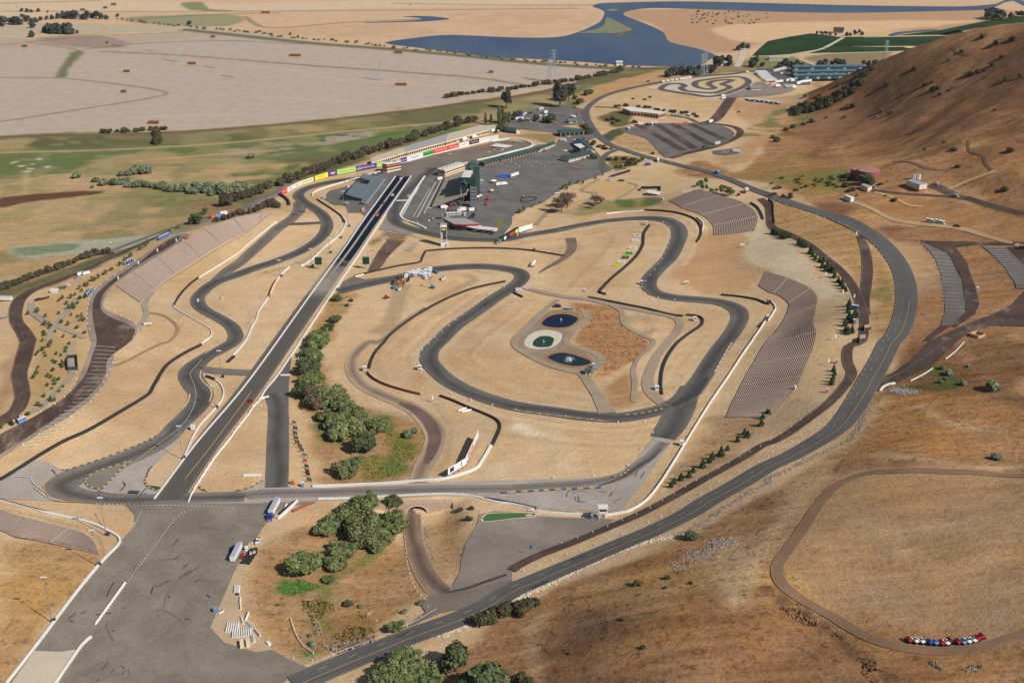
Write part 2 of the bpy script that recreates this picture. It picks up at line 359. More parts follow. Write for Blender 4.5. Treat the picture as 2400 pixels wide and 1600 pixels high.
paint(g((30,572),(110,562),(180,560),(170,574),(60,586)),(124,138,104),3,3)
paint(g((0,455),(200,438),(230,444),(60,466),(0,478)),(104,72,56),3,3)
for x,y,w_ in((35,382,26),(60,388,22),(20,376,12),(85,366,14),(100,384,18),(30,372,12),(50,394,20),(70,377,9)):paint(g((x,y),(x+w_*.5,y-2.5),(x+w_,y-1),(x+w_*.6,y+2)),(206,190,165),1.5,2,8)
for q in(g((0,351),(300,342),(560,325),(900,292),(1150,272)),g((300,372),(480,356),(640,345)),g((60,400),(60,425),(55,448)),g((25,424),(110,404),(190,400))):pline(q,7,(183,158,116),3,0.8)
pline(g((640,352),(780,330),(940,302),(1180,268)),3,(92,78,60),2,.8)
pline(g((-300,345),(0,316),(380,305),(700,281),(1000,247),(1250,210),(1420,166)),12,(112,92,70),5,0.9)
pline(g((420,68),(700,98),(880,112),(1060,128),(1260,148),(1440,158),(1600,158)),22,(96,98,72),6,0.9)
# hills
HILLP=J(g((1560,400),(1620,365),(1700,395),(1760,330),(1800,280),(1830,255),(1990,150),(2352,30),(2900,-150),(3000,1700),(1000,1620),(1000,1520),(1200,1390),(1400,1300),(1600,1220),(1800,1110),(1960,1020),(2030,900),(2100,780),(2352,755),(2352,540),(2100,555),(1900,490),(1760,420)))
paint(HILLP,(168,126,86),5,5,a=1.0)
paint(HILLP,(136,97,65),5,5,nz=(110,.48,.66));paint(HILLP,(190,148,98),5,5,nz=(60,.55,.72))
paint(g((1830,255),(1990,160),(2352,52),(2800,-100),(2800,420),(2352,430),(2150,400),(2000,360),(1870,350)),(152,110,75),8,8,a=1.0)
paint(g((1900,190),(2352,60),(2800,-60),(2800,300),(2352,250),(2100,260)),(126,88,62),18,20,60,.8,nz=(120,.3,.55))
paint(g((1830,380),(1980,330),(2240,300),(2352,330),(2352,390),(2150,370),(1980,392)),(190,142,88),10,14,50,.7,nz=(40,.3,.6))
for x,y,dx,dy,w_ in((2010,250,-150,110,7),(2120,230,-170,95,6),(2250,210,-200,120,8),(2330,270,-160,90,6),(2200,330,-180,60,6),(2100,170,-130,110,5),(2330,140,-220,90,6),(2050,300,-140,60,5)):
    pline(g((x,y),(x+dx*.5+8,y+dy*.45),(x+dx,y+dy)),w_,(112,74,50),6,0.55,jit=8)
for x,y,dx,dy,w_ in((2080,260,-160,90,6),(2300,240,-190,100,6),(2200,300,-180,70,7),(2340,310,-260,80,8),(2150,180,-120,95,5)):
    pline(g((x,y),(x+dx*.5,y+dy*.5-6),(x+dx,y+dy)),w_,(198,150,96),6,0.55,jit=8)
paint(g((1690,232),(1840,245),(1830,270),(1760,330),(1690,380),(1630,372),(1700,330),(1725,285),(1680,250)),(184,144,100),8,8,30,.8,a=.6)
paint(g((1640,385),(1720,395),(1830,350),(1950,380),(1960,430),(1880,450),(1760,440),(1690,410)),(158,128,74),6,8,nz=(30,.35,.6))
paint(g((1780,420),(1880,400),(1960,390),(1970,420),(1880,445)),(132,128,66),4,6,20,nz=(16,.4,.6))
paint(g((1780,255),(1850,240),(1930,200),(1920,235),(1850,280),(1780,300),(1690,320),(1740,285)),(132,122,72),4,6,nz=(20,.3,.6))
paint(g((1960,870),(2352,760),(2352,900),(2100,905)),(140,104,70),5,8,nz=(25,.4,.65))
paint(g((1990,905),(2120,880),(2200,872),(2180,890),(2050,912)),(92,88,46),3,4,12,.8)
pline(g((2130,840),(2165,860),(2190,880),(2150,895)),9,(92,106,54),3,.9)
paint(g((2000,930),(2120,905),(2300,930),(2340,1020),(2200,1060),(2020,1040),(1960,1040)),(174,126,76),8,10,40,.8)
paint(g((1830,1130),(1960,1085),(2352,1095),(2352,1450),(2200,1475),(2000,1420),(1860,1340),(1800,1270)),(178,142,102),5,5,a=0.5)
paint(g((1980,1150),(2200,1120),(2300,1250),(2200,1400),(2000,1380),(1880,1300)),(160,126,92),10,14,60,.6,nz=(50,.4,.62))
paint(g((1650,1250),(1740,1225),(1800,1180),(1860,1130),(1880,1060),(1800,1130),(1760,1200),(1700,1260),(1690,1340),(1720,1390),(1680,1400),(1640,1330)),(186,154,116),7,8)
paint(g((1640,1290),(1730,1250),(1760,1330),(1730,1390),(1690,1370)),(178,150,114),6,8)
paint(g((1330,1420),(1420,1400),(1430,1450),(1350,1470),(1290,1470)),(112,90,72),7,10,25,.7)
paint(g((1300,1350),(1500,1280),(1640,1300),(1600,1420),(1450,1400),(1330,1380)),(176,138,88),8,12,40,.7,nz=(30,.35,.6))
paint(g((1600,1450),(1900,1400),(2100,1500),(2200,1580),(1500,1580)),(150,107,68),12,14,50,.8,nz=(60,.35,.6))
for q,w_ in((g((1745,1345),(1830,1395),(1900,1440),(1960,1500),(2070,1568)),5),(g((1760,1350),(1880,1430),(2000,1510)),3)):pline(q,w_,(104,78,62),2,.8)
for q in(g((1240,1568),(1215,1480),(1230,1430),(1260,1400)),g((2040,910),(1960,1010),(1880,1090)),g((2110,930),(2190,975),(2300,985)),g((1690,1390),(1720,1330),(1780,1215),(1900,1090)),g((2000,1045),(2150,1060),(2352,1075))):pline(q,6,(196,164,122),3,.65)
for q in(g((1900,1285),(2352,1210)),g((1960,1330),(2352,1280)),g((1860,1250),(2250,1190)),g((2060,1430),(2352,1420)),g((2190,1170),(2352,1140))):pline(q,1.6,(196,166,128),1.2,.45)
# infield and creek
CREEK=J(k(1,2,(440,0),(640,0),(600,180),(640,300),(760,420),(900,560),(1250,640),(1450,740),(1540,860),(1540,960),(1480,1090),(1250,1310),(640,1310),(560,1100),(450,900),(470,700),(380,560),(370,300)))
paint(CREEK,(176,138,94),5,5,a=0.6)
paint(k(1,2,(480,700),(640,700),(900,900),(760,960),(560,880)),(112,116,66),4,5);paint(k(1,2,(1030,650),(1220,650),(1260,760),(1240,850),(1080,720)),(104,118,60),4,4)
paint(k(1,2,(1250,800),(1440,900),(1460,1090),(1250,1240),(980,1280),(960,1100),(1130,1000)),(138,122,56),4,5,nz=(14,.2,.6));paint(k(1,2,(1250,900),(1430,930),(1450,1080),(1240,1220),(1150,1180),(1210,1030)),(96,114,58),4,5,nz=(14,.3,.5))
paint(k(1,3,(0,400),(650,60),(1380,300),(1520,780),(1300,1060),(560,1370),(200,1300),(-100,900)),(172,134,90),6,6,a=0.8)
paint(k(1,3,(230,600),(420,620),(590,680),(480,750),(260,760),(180,700)),(86,118,56),3,3)
paint(k(1,3,(600,560),(760,620),(900,420),(1180,370),(960,500),(780,650),(700,900),(640,1060),(540,1040),(520,960),(640,800)),(116,122,58),4,5)
paint(k(1,3,(480,800),(720,760),(760,1000),(700,1150),(500,1100),(420,900)),(142,122,70),5,6,nz=(12,.35,.6));paint(k(1,3,(780,940),(1000,920),(1150,1060),(900,1200),(760,1150)),(158,118,66),4,6)
paint(k(1,3,(640,1250),(900,1180),(1050,1150),(900,1260),(700,1300)),(150,130,112),4,5,nz=(10,.3,.5));paint(k(1,3,(360,1290),(500,1270),(620,1350),(430,1370)),(104,118,56),3,4)
paint(k(1,3,(1590,100),(2000,30),(1890,300),(1830,600),(1720,720),(1620,560),(1570,300)),(188,150,106),4,4,a=.7)
paint(J(k(2,1,(560,1210),(850,1240),(990,1290),(1020,1400),(1200,1530)),k(2,2,(1280,50),(1150,170),(900,280),(760,330),(850,200),(700,90),(560,0)),k(2,1,(600,1460),(690,1350),(620,1280))),(172,128,86),3,3,a=0.8)
paint(k(2,2,(850,400),(1050,260),(1120,400),(1050,600),(940,640)),(168,128,84),5,6)
paint(k(2,1,(1070,1310),(1300,1330),(1420,1480),(1300,1530),(1100,1440)),(150,126,98),5,6,20,.6,nz=(14,.35,.6))
paint(J(k(2,1,(1800,560),(2200,560),(2330,920),(2200,1120),(1700,1100),(1400,1000),(1560,800))),(186,142,98),8,8,30,.7)
paint(k(2,2,(0,740),(240,870),(90,860),(-60,830)),(222,206,176),4,5);paint(k(2,2,(350,1150),(700,1130),(600,1160),(400,1190)),(216,194,162),4,5)
paint(k(2,2,(1900,700),(2300,700),(2250,840),(1700,1250),(1400,1400),(1500,1200),(1750,900)),(178,144,104),5,6,a=.7)
paint(J(k(2,1,(2160,560),(2352,520)),k(3,1,(0,570),(180,660),(380,900),(480,990),(290,1010),(0,920)),k(2,1,(2250,880),(2130,770))),(204,184,152),4,4);paint(k(3,1,(290,1010),(500,1000),(600,1080),(690,1180),(450,1180),(400,1090)),(204,182,148),4,4)
paint(J(k(3,1,(420,1190),(700,1190),(700,1300),(620,1568),(440,1568),(440,1400))),(200,168,124),4,4);paint(k(3,2,(430,0),(640,0),(600,250),(480,500),(240,500),(380,200)),(202,170,126),4,4)
paint(k(3,2,(100,600),(250,500),(560,520),(440,660),(200,800),(0,850),(0,760)),(178,150,114),5,6)
paint(k(3,1,(20,280),(850,560),(880,900),(850,1140),(780,1000),(560,760),(250,620),(60,560)),(180,142,94),4,4,a=.8);paint(k(3,1,(940,700),(1100,900),(1170,1100),(1160,1300),(1080,1520),(960,1530),(960,1100)),(176,140,92),4,5,a=.8)
paint(k(3,1,(980,1050),(1080,1050),(1080,1200),(990,1200)),(142,134,78),3,5,12,.7)
paint(k(3,1,(620,280),(800,300),(1200,480),(1700,540),(2352,680),(2352,420),(1700,280),(1000,190)),(170,126,82),5,6,a=.6)
paint(k(2,1,(540,350),(700,320),(960,260),(1340,240),(1330,310),(1100,360),(700,400),(520,400)),(132,128,72),4,6,15,.9);paint(k(2,1,(980,270),(1120,260),(1140,330),(1000,330)),(98,112,64),3,3);paint(k(2,1,(1210,250),(1320,245),(1330,310),(1220,320)),(98,112,64),3,3)
paint(k(2,1,(700,110),(1130,115),(1050,200),(960,270),(700,200)),(198,162,114),4,4)
paint(k(1,1,(700,1160),(900,1100),(960,1150),(800,1350),(700,1568),(480,1568)),(174,140,90),4,6,a=.6)
paint(k(1,1,(1180,560),(1400,570),(1330,640),(1200,640)),(122,94,70),3,4,12,.8);paint(k(1,1,(1050,640),(1150,600),(1120,660),(1040,690)),(120,92,68),3,3,12,.8)
paint(k(1,1,(580,1010),(640,930),(760,880),(640,1000)),(172,152,124),3,4);paint(k(1,1,(420,1130),(620,1010),(560,1200),(300,1568),(180,1568)),(198,170,134),4,5,20,.7)
for q,w_ in((k(1,1,(30,950),(420,840),(640,700)),4),(k(1,1,(2230,960),(1900,900),(1700,920)),2),(k(1,1,(1900,960),(2000,1000),(1700,1150),(1560,1200)),7),(k(2,1,(920,600),(900,680),(800,800),(650,940),(520,1080)),3),(k(2,1,(610,740),(620,640),(760,575),(930,580)),1.6),(k(1,1,(1350,1040),(1250,1350),(1100,1500)),12),(k(1,2,(1660,560),(1790,860),(1740,1060),(1650,1200)),2),(k(0,1,(2250,1568),(2300,1300)),2)):pline(q,w_,(158,132,104),2.5,.6)
for i in range(9):pline(k(1,1,(1140-18*i,1130+45*i),(1240-12*i,1140+45*i)),.8,(214,188,150),.8,.5)
# left slopes
paint(J(k(0,1,(1640,600),(1250,840),(950,1080),(760,1568),(250,1568),(300,1300),(600,1050),(1100,820))),(196,160,114),5,6)
paint(k(0,2,(320,0),(620,0),(700,150),(620,330),(400,560),(270,640),(280,480),(240,400)),(184,152,106),4,6);paint(k(0,2,(0,200),(120,120),(110,500),(0,700)),(176,138,100),5,6)
paint(k(0,3,(150,260),(860,390),(900,480),(480,1020),(60,1568),(-60,1568),(-60,700),(60,560)),(186,146,94),5,6,a=.7);paint(k(0,3,(0,1200),(300,1150),(150,1400),(-40,1568)),(180,138,92),6,8)
paint(k(2,0,(800,1080),(1040,1010),(1060,1140),(900,1160),(820,1120)),(108,102,64),4,6);paint(k(2,0,(900,1030),(1010,1030),(1000,1060)),(70,96,46),3,3)
paint(k(2,0,(880,1450),(1150,1440),(1190,1480),(1050,1560),(950,1568)),(114,100,56),4,6,nz=(10,.3,.5));paint(k(2,0,(830,1250),(1010,1170),(1030,1230),(900,1310)),(84,88,60),2,3)
paint(k(2,0,(930,1310),(1060,1240),(1250,1300),(1380,1430),(1250,1410)),(186,152,106),3,4,a=.8);paint(k(2,0,(600,1140),(710,1150),(730,1230),(660,1230)),(84,90,56),3,4)
paint(k(2,0,(0,1250),(380,1230),(420,1300),(300,1310),(150,1270)),(150,132,84),3,4);paint(k(2,0,(0,1040),(640,1020),(640,1140),(0,1140)),(124,118,108),4,4)
paint(k(2,0,(1450,640),(1700,690),(1500,730),(1000,850),(700,930),(560,880),(900,760)),(186,146,100),4,6);paint(k(2,0,(1450,630),(1900,600),(2100,560),(2352,560),(2352,640),(1900,670)),(150,128,88),6,8)
paint(k(3,0,(-150,530),(0,520),(200,520),(330,560),(500,600),(200,600),(-150,610)),(128,128,80),5,5);paint(k(3,0,(330,540),(1100,470),(1000,600),(480,600)),(142,124,92),6,6)
T1=J(k(1,0,(1330,1568)),k(1,1,(1180,10),(1000,62),(700,105),(480,160),(395,215),(420,275),(530,345),(610,405),(652,480),(640,560),(560,650),(400,748),(200,830),(0,895)),k(0,1,(2150,968),(2000,1020),(1890,1090),(1820,1170),(1830,1235),(1890,1290),(2010,1355),(2120,1425),(2165,1500),(2150,1568)),k(0,2,(2050,65),(1900,145),(1780,240),(1750,320),(1800,410),(1850,490),(1830,570),(1760,660),(1640,770),(1580,840)))
T2=J(k(1,1,(1640,-20),(1480,110),(1340,260),(1270,400),(1290,480),(1420,535),(1600,580),(1800,620),(2050,635),(2300,632)),k(2,1,(150,590),(400,552),(650,500),(900,460),(1150,440),(1380,450),(1500,500),(1540,570),(1520,660),(1450,800),(1350,900),(1270,990),(1260,1070),(1330,1130),(1500,1170),(1750,1190),(1930,1215),(2060,1270),(2095,1330),(2080,1400),(2000,1530)),k(2,2,(1880,120),(1750,330),(1600,510),(1450,600),(1250,660),(1000,700),(700,690),(400,650),(0,590)),k(1,2,(2000,480),(1780,370),(1640,250),(1590,170),(1610,80),(1690,0)),k(1,1,(1820,1440),(2020,1300),(2200,1170)),k(2,1,(0,1075),(80,1010),(90,960),(30,920)),k(1,1,(2150,885),(1900,885),(1600,915),(1300,985),(1000,1050),(760,1110)))
TRK=(T1[8:24],T2[8:30],T2[30:])
for tr_ in TRK:
    p_=catmull(P(tr_)[:,:2],14.0);n_=offs(p_)
    for s_ in(-8.5,8.5):q_=p_+n_*s_;paint(None,(196,172,142),2.5,2,20,.55,pts=np.vstack([q_+n_*2.2,(q_-n_*2.2)[::-1]]))
    for s_ in(-30,-25,-17,-13,13,16,21,27,35):
        a_=int(abs(s_)*7)%17;e_=len(p_)-(int(abs(s_)*5)%23)
        for u_ in range(a_,max(a_,e_-16),22):
            q_=(p_+n_*s_*(1+.06*math.sin(u_)))[u_:u_+16];w_=n_[u_:u_+16]*(.8+.5*(s_%3))
            if len(q_)>4:paint(None,(178,144,106)if s_%2 else(222,192,154),1.6,1.0,15,.5,pts=np.vstack([q_+w_,(q_-w_)[::-1]]))
del_=None
me=bpy.data.meshes.new('ground');nx,ny=len(xs),len(ys)
idx=np.arange(nx*ny,dtype=np.int32).reshape(ny,nx)
quads=np.stack([idx[:-1,:-1],idx[:-1,1:],idx[1:,1:],idx[1:,:-1]],-1).reshape(-1,4)
me.vertices.add(nx*ny);me.vertices.foreach_set('co',np.column_stack([gx,gy,HZ.ravel()]).astype(np.float32).ravel())
me.loops.add(quads.size);me.loops.foreach_set('vertex_index',quads.ravel());me.polygons.add(len(quads))
me.polygons.foreach_set('loop_start',np.arange(0,quads.size,4,dtype=np.int32));me.polygons.foreach_set('loop_total',np.full(len(quads),4,np.int32))
me.polygons.foreach_set('use_smooth',np.ones(len(quads),bool));me.update(calc_edges=True)
ca=me.attributes.new('tint','FLOAT_COLOR','POINT');ca.data.foreach_set('color',GC.astype(np.float32).ravel())
m,t,b=nodes('dry_ground');co=pos(t)
at=N(t,'ShaderNodeAttribute',attribute_name='tint')
n1=noise(t,co,0.55,5,.7);n2=noise(t,co,0.07,5,.65);n3=noise(t,vscale(t,co,(0.5,0.5,0.5)),0.5,6,.75);rot=N(t,'ShaderNodeMapping');rot.inputs['Rotation'].default_value=(0,0,-.75);rot.inputs['Scale'].default_value=(.012,.11,.05);t.links.new(co,rot.inputs['Vector']);n4=noise(t,rot.outputs[0],1.0,5,.7)
f1=math_(t,'ADD',1.0,math_(t,'MULTIPLY',ramp(t,n1,.3,.7,-.17,.14),math_(t,'ADD',.35,math_(t,'MULTIPLY',at.outputs['Alpha'],.9))));f2=ramp(t,n2,.3,.7,.93,1.07)
cl=ramp(t,n3,.50,.66,0,1);cs=math_(t,'MULTIPLY',cl,at.outputs['Alpha']);f3=math_(t,'SUBTRACT',1.0,math_(t,'MULTIPLY',cs,.5))
f=math_(t,'MULTIPLY',math_(t,'MULTIPLY',f1,f2),f3);f=math_(t,'MULTIPLY',f,math_(t,'ADD',1.0,math_(t,'MULTIPLY',at.outputs['Alpha'],ramp(t,n4,.32,.68,-.2,.2))))
sc=t.nodes.new('ShaderNodeVectorMath');sc.operation='SCALE';t.links.new(at.outputs['Color'],sc.inputs[0]);t.links.new(f,sc.inputs['Scale'])
hs=N(t,'ShaderNodeHueSaturation');t.links.new(sc.outputs[0],hs.inputs['Color']);t.links.new(ramp(t,noise(t,co,0.03,3),.3,.7,.9,1.01),hs.inputs['Saturation'])
t.links.new(hs.outputs[0],b.inputs['Base Color']);b.inputs['Roughness'].default_value=1.0;b.inputs['Specular IOR Level'].default_value=0.0
bm_=N(t,'ShaderNodeBump');bm_.inputs['Strength'].default_value=0.55;bm_.inputs['Distance'].default_value=0.8
hgt_=math_(t,'ADD',n1,math_(t,'MULTIPLY',n3,1.4));t.links.new(hgt_,bm_.inputs['Height']);t.links.new(bm_.outputs[0],b.inputs['Normal'])
me.materials.append(m);ground=bpy.data.objects.new('ground',me);COL.objects.link(ground);tag(ground,kind='structure')
# ------------------------------------------------------------------ paving materials
def paving(name,c,dust=None,dark=0.0,wear=0.12,lines=0.0,edge=None,streak=0.0,centre=None):
    m,t,b=nodes(name);co=pos(t);uv=N(t,'ShaderNodeUVMap').outputs[0]
    sx=N(t,'ShaderNodeSeparateXYZ');t.links.new(uv,sx.inputs[0]);u=sx.outputs[0];v=sx.outputs[1]
    n1=noise(t,co,0.8,4,.65);n2=noise(t,co,0.045,5,.6)
    f=math_(t,'MULTIPLY',ramp(t,n1,.3,.7,1-wear*.6,1+wear*.6),ramp(t,n2,.3,.7,1-wear,1+wear))
    if dark or centre:
        d=math_(t,'ABSOLUTE',math_(t,'ADD',math_(t,'ADD',u,-0.5),math_(t,'MULTIPLY',math_(t,'ADD',noise(t,co,0.012,2),-0.5),0.7)))
        g1=ramp(t,d,0.0,0.42,1.0,0.0)
    if dark:f=math_(t,'MULTIPLY',f,math_(t,'SUBTRACT',1.0,math_(t,'MULTIPLY',g1,dark)))
    if streak:
        cv=N(t,'ShaderNodeCombineXYZ');t.links.new(math_(t,'MULTIPLY',u,26.0),cv.inputs[0]);t.links.new(math_(t,'MULTIPLY',v,0.03),cv.inputs[1])
        f=math_(t,'MULTIPLY',f,ramp(t,noise(t,cv.outputs[0],1.0,4,.7),.3,.7,1-streak,1+streak))
    if lines:
        w=N(t,'ShaderNodeTexNoise');w.inputs['Scale'].default_value=.05;w.inputs['Detail'].default_value=6;w.inputs['Distortion'].default_value=3.0;t.links.new(co,w.inputs['Vector'])
        f=math_(t,'MULTIPLY',f,math_(t,'SUBTRACT',1.0,math_(t,'MULTIPLY',ramp(t,math_(t,'ABSOLUTE',math_(t,'ADD',w.outputs['Fac'],-.5)),0,.018,1,0),lines)))
    base=alb(c)
    col=base if centre is None else mixc(t,math_(t,'MULTIPLY',g1,.8),base,alb(centre))
    if dust is not None:col=mixc(t,ramp(t,noise(t,vscale(t,co,(1,.4,1)),.05,6,.75),.5,.68,0,.85),col,alb(dust))
    if edge is not None:
        e=ramp(t,math_(t,'ADD',math_(t,'ABSOLUTE',math_(t,'ADD',u,-0.5)),math_(t,'MULTIPLY',math_(t,'ADD',noise(t,co,.25,4,.7),-.5),.16)),0.42,0.5,0,1)
        col=mixc(t,e,col,alb(edge))
    sc=t.nodes.new('ShaderNodeVectorMath');sc.operation='SCALE'
    if isinstance(col,tuple):sc.inputs[0].default_value=col
    else:t.links.new(col,sc.inputs[0])
    t.links.new(f,sc.inputs['Scale']);t.links.new(sc.outputs[0],b.inputs['Base Color'])
    b.inputs['Roughness'].default_value=0.9;b.inputs['Specular IOR Level'].default_value=0.15
    return m
TRACK=paving('track_asphalt',(99,96,92),dark=.42,wear=.15,streak=.08,edge=(122,112,100))
ROAD=paving('road_asphalt',(98,97,94),dark=.08,wear=.1,streak=.06,edge=(112,104,96))
PADM=paving('pad_asphalt',(131,122,110),wear=.17,lines=.16)
PADD=paving('paddock_asphalt',(111,107,103),wear=.18,lines=.12)
LOT=paving('lot_asphalt',(112,106,102),wear=.14,streak=.05)
APRON=paving('apron_concrete',(168,159,150),wear=.09,lines=.2)
DIRTD=paving('dark_gravel',(84,68,60),dust=(116,98,86),wear=.24,streak=.2,edge=(150,124,100))
DIRTA=paving('dark_gravel_yard',(82,66,58),dust=(140,122,108),wear=.26,lines=0)
DIRTM=paving('brown_gravel',(148,124,104),wear=.14,streak=.14,centre=(92,76,68),edge=(190,160,124))
GRAV=paving('grey_gravel',(156,140,120),wear=.12,streak=.1,edge=(184,156,124))
GRAVA=paving('grey_gravel_yard',(150,132,110),wear=.16)
SAND=paving('pale_sand',(196,182,160),wear=.08)
WHITEL=mat('line_paint',(214,208,198),.8,.12,1.5);YELL=mat('yellow_paint',(206,160,84),.8,.12,1.5)
# drag strip with rubbered lanes
m,t,b=nodes('strip_asphalt');co=pos(t);uv=N(t,'ShaderNodeUVMap').outputs[0]
sx=N(t,'ShaderNodeSeparateXYZ');t.links.new(uv,sx.inputs[0]);u=sx.outputs[0];v=sx.outputs[1]
lane=math_(t,'ABSOLUTE',math_(t,'SUBTRACT',math_(t,'ABSOLUTE',math_(t,'ADD',u,-.5)),.25))
lm=ramp(t,lane,.15,.225,1,0)
vn=math_(t,'ADD',v,math_(t,'MULTIPLY',math_(t,'ADD',noise(t,co,.12,4),-.5),90.0))
lane2=ramp(t,vn,215,340,1,0)
VL=N(t,'ShaderNodeValue');VL.outputs[0].default_value=258.0
rub=math_(t,'MULTIPLY',lm,ramp(t,vn,246,285,1,.0));tail=math_(t,'MULTIPLY',lm,ramp(t,vn,250,330,.6,.0))
cv=N(t,'ShaderNodeCombineXYZ');t.links.new(math_(t,'MULTIPLY',u,30.0),cv.inputs[0]);t.links.new(math_(t,'MULTIPLY',v,0.02),cv.inputs[1])
st=ramp(t,noise(t,cv.outputs[0],1.0,4,.7),.3,.7,.9,1.1)
base=mixc(t,ramp(t,v,250,285,0,1),alb((172,160,144)),alb((150,142,131)))
base=mixc(t,ramp(t,v,318,345,0,1),base,alb((92,88,84)))
lower=ramp(t,math_(t,'ABSOLUTE',math_(t,'ADD',u,-.5)),.30,.5,0,1)
base=mixc(t,math_(t,'MULTIPLY',lower,math_(t,'MULTIPLY',ramp(t,v,300,345,0,1),.5)),base,alb((126,118,108)))
c1=mixc(t,tail,base,alb((70,66,64)));c1=mixc(t,rub,c1,(0.008,0.015,0.03))
sc=t.nodes.new('ShaderNodeVectorMath');sc.operation='SCALE';t.links.new(c1,sc.inputs[0]);t.links.new(st,sc.inputs['Scale']);t.links.new(sc.outputs[0],b.inputs['Base Color'])
b.inputs['Roughness'].default_value=.9;b.inputs['Specular IOR Level'].default_value=0
STRIP=m
# ------------------------------------------------------------------ water
def water(name,c,rough,deep=None):
    m,t,b=nodes(name);co=pos(t);n2=noise(t,vscale(t,co,(1,.35,1)),0.006,6,.65)
    t.links.new(mixc(t,ramp(t,n2,.35,.65),alb(c),alb(deep or c)),b.inputs['Base Color'])
    b.inputs['Roughness'].default_value=rough;b.inputs['IOR'].default_value=1.33;b.inputs['Specular IOR Level'].default_value=.3
    w=N(t,'ShaderNodeBump');w.inputs['Strength'].default_value=.25;w.inputs['Distance'].default_value=.5
    t.links.new(noise(t,co,.35,4),w.inputs['Height']);t.links.new(w.outputs[0],b.inputs['Normal']);return m
BAY=water('bay_water',(52,74,106),.35,(76,90,108));PONDB=water('pond_water',(22,30,52),.12);PONDG=water('pond_green',(40,66,48),.12);PONDT=water('pond_teal',(26,46,56),.12)
bay=J(k(1,0,(1180,396),(1450,352),(1700,326),(1900,326),(2340,346)),k(2,0,(400,345),(600,300),(740,240),(820,190),(850,112),(790,80),(742,66),(790,36),(1000,26),(1600,16),(2340,32)),k(3,0,(600,48),(1200,58),(1800,62),(2100,38),(2352,15)),g((2700,-14),(2700,20)),
    k(3,0,(2352,58),(2000,92),(1500,106),(700,120),(0,108)),k(2,0,(1700,86),(1300,76),(1100,96),(1030,120),(1035,145),(1150,192),(1300,252),(1400,310),(1450,388),(1700,448),(1868,508),(1800,560),(1720,602),(1450,612),(1000,598),(600,568),(30,536)),k(1,0,(2300,542),(1800,482),(1400,430)))
area('bay',bay,BAY,1,30.0)
area('lagoon',k(1,0,(1350,155),(1520,150),(1660,158),(1782,176),(1700,188),(1540,200),(1340,205),(1000,215),(1000,210),(1400,192),(1530,180),(1480,165)),BAY,1,14)
area('canal',k(3,0,(1100,330),(1180,300),(1500,272),(1560,280),(1240,312),(1150,335)),BAY,1,12)
MUD=mat('salt_marsh',(122,128,92),.95,.22,.1)
area('marsh_island',k(2,0,(870,165),(960,200),(1080,262),(1100,278),(1000,306),(700,308),(610,306),(780,270),(845,230)),MUD,3,14)
area('marsh_islet',k(2,0,(860,98),(930,86),(990,92),(930,108)),MUD,3,12)
ribbon('mud_spit',k(2,0,(1070,285),(1000,318),(965,350)),8,mat('mud',(112,92,74)),4,12)
for q in(k(1,0,(720,1245),(800,1240),(860,1238),(800,1252)),k(1,0,(580,1285),(650,1290),(640,1302),(590,1298))):area('marsh_pool',q,BAY,1,6)
# vineyard blocks with rows
m,t,b=nodes('vine_rows');co=pos(t);wv=N(t,'ShaderNodeTexWave');wv.inputs['Scale'].default_value=.09;wv.inputs['Distortion'].default_value=.6;t.links.new(vscale(t,co,(1.0,.35,1)),wv.inputs['Vector'])
f=math_(t,'MULTIPLY',ramp(t,wv.outputs['Fac'],.2,.8,.85,1.12),ramp(t,noise(t,co,.02,5),.3,.7,.75,1.25))
sc=t.nodes.new('ShaderNodeVectorMath');sc.operation='SCALE';sc.inputs[0].default_value=alb((46,68,44));t.links.new(f,sc.inputs['Scale']);t.links.new(sc.outputs[0],b.inputs['Base Color']);b.inputs['Roughness'].default_value=1;b.inputs['Specular IOR Level'].default_value=0;VINE=m
for q in(J(k(2,0,(2205,515),(2270,450),(2352,380)),k(3,0,(200,340),(390,310),(690,346),(480,452),(200,500),(0,512))),k(3,0,(715,342),(1200,336),(1645,334),(1420,430),(1000,466),(375,492),(480,462)),k(3,0,(1150,330),(1560,284),(2000,195),(2352,150),(2400,215),(1900,262),(1640,320)),k(3,0,(1560,320),(1760,275),(1800,300),(1650,330))):
    area('vineyard_rows',q,VINE,1,16,smooth=False,kind='structure',pts=flat(q,0))
for q,w in((k(3,0,(160,520),(480,455),(690,350)),6),(k(3,0,(150,525),(1000,470),(1400,440)),5),(k(3,0,(290,545),(430,600)),6),(k(2,0,(2070,620),(2110,530),(2130,430),(2150,410)),10),(k(3,0,(880,345),(1640,330)),4)):ribbon('farm_track',q,w,SAND,2,12,pts=flat(q,0))
# ponds
area('pond_verge',J(k(2,1,(20,1556),(150,1430),(290,1300),(450,1275),(620,1300),(690,1370),(600,1450),(510,1568)),k(2,2,(560,40),(780,120),(845,185),(780,245),(720,330),(640,320),(560,290),(300,215),(100,125),(20,40))),GRAVA,1,7)
TANV=mat('reed_bank',(150,116,78),.95,.25,.8)
area('pond_bank',k(2,1,(250,1410),(310,1320),(450,1290),(600,1315),(620,1370),(550,1440),(430,1460),(300,1450)),TANV,2,5);area('pond_bank',J(k(2,2,(290,140),(400,100),(520,85),(640,110),(750,180),(720,215),(560,245),(420,215))),TANV,2,5)
area('pond_bank',J(k(2,1,(130,1540),(220,1480),(330,1465),(440,1490),(460,1530)),k(2,2,(430,20),(360,60),(220,75),(120,45))),mat('pale_liner',(200,194,176),.9),2,5)
area('pond',k(2,1,(275,1405),(330,1350),(420,1322),(520,1325),(600,1355),(590,1390),(520,1435),(420,1445),(310,1432)),PONDB,3,4)
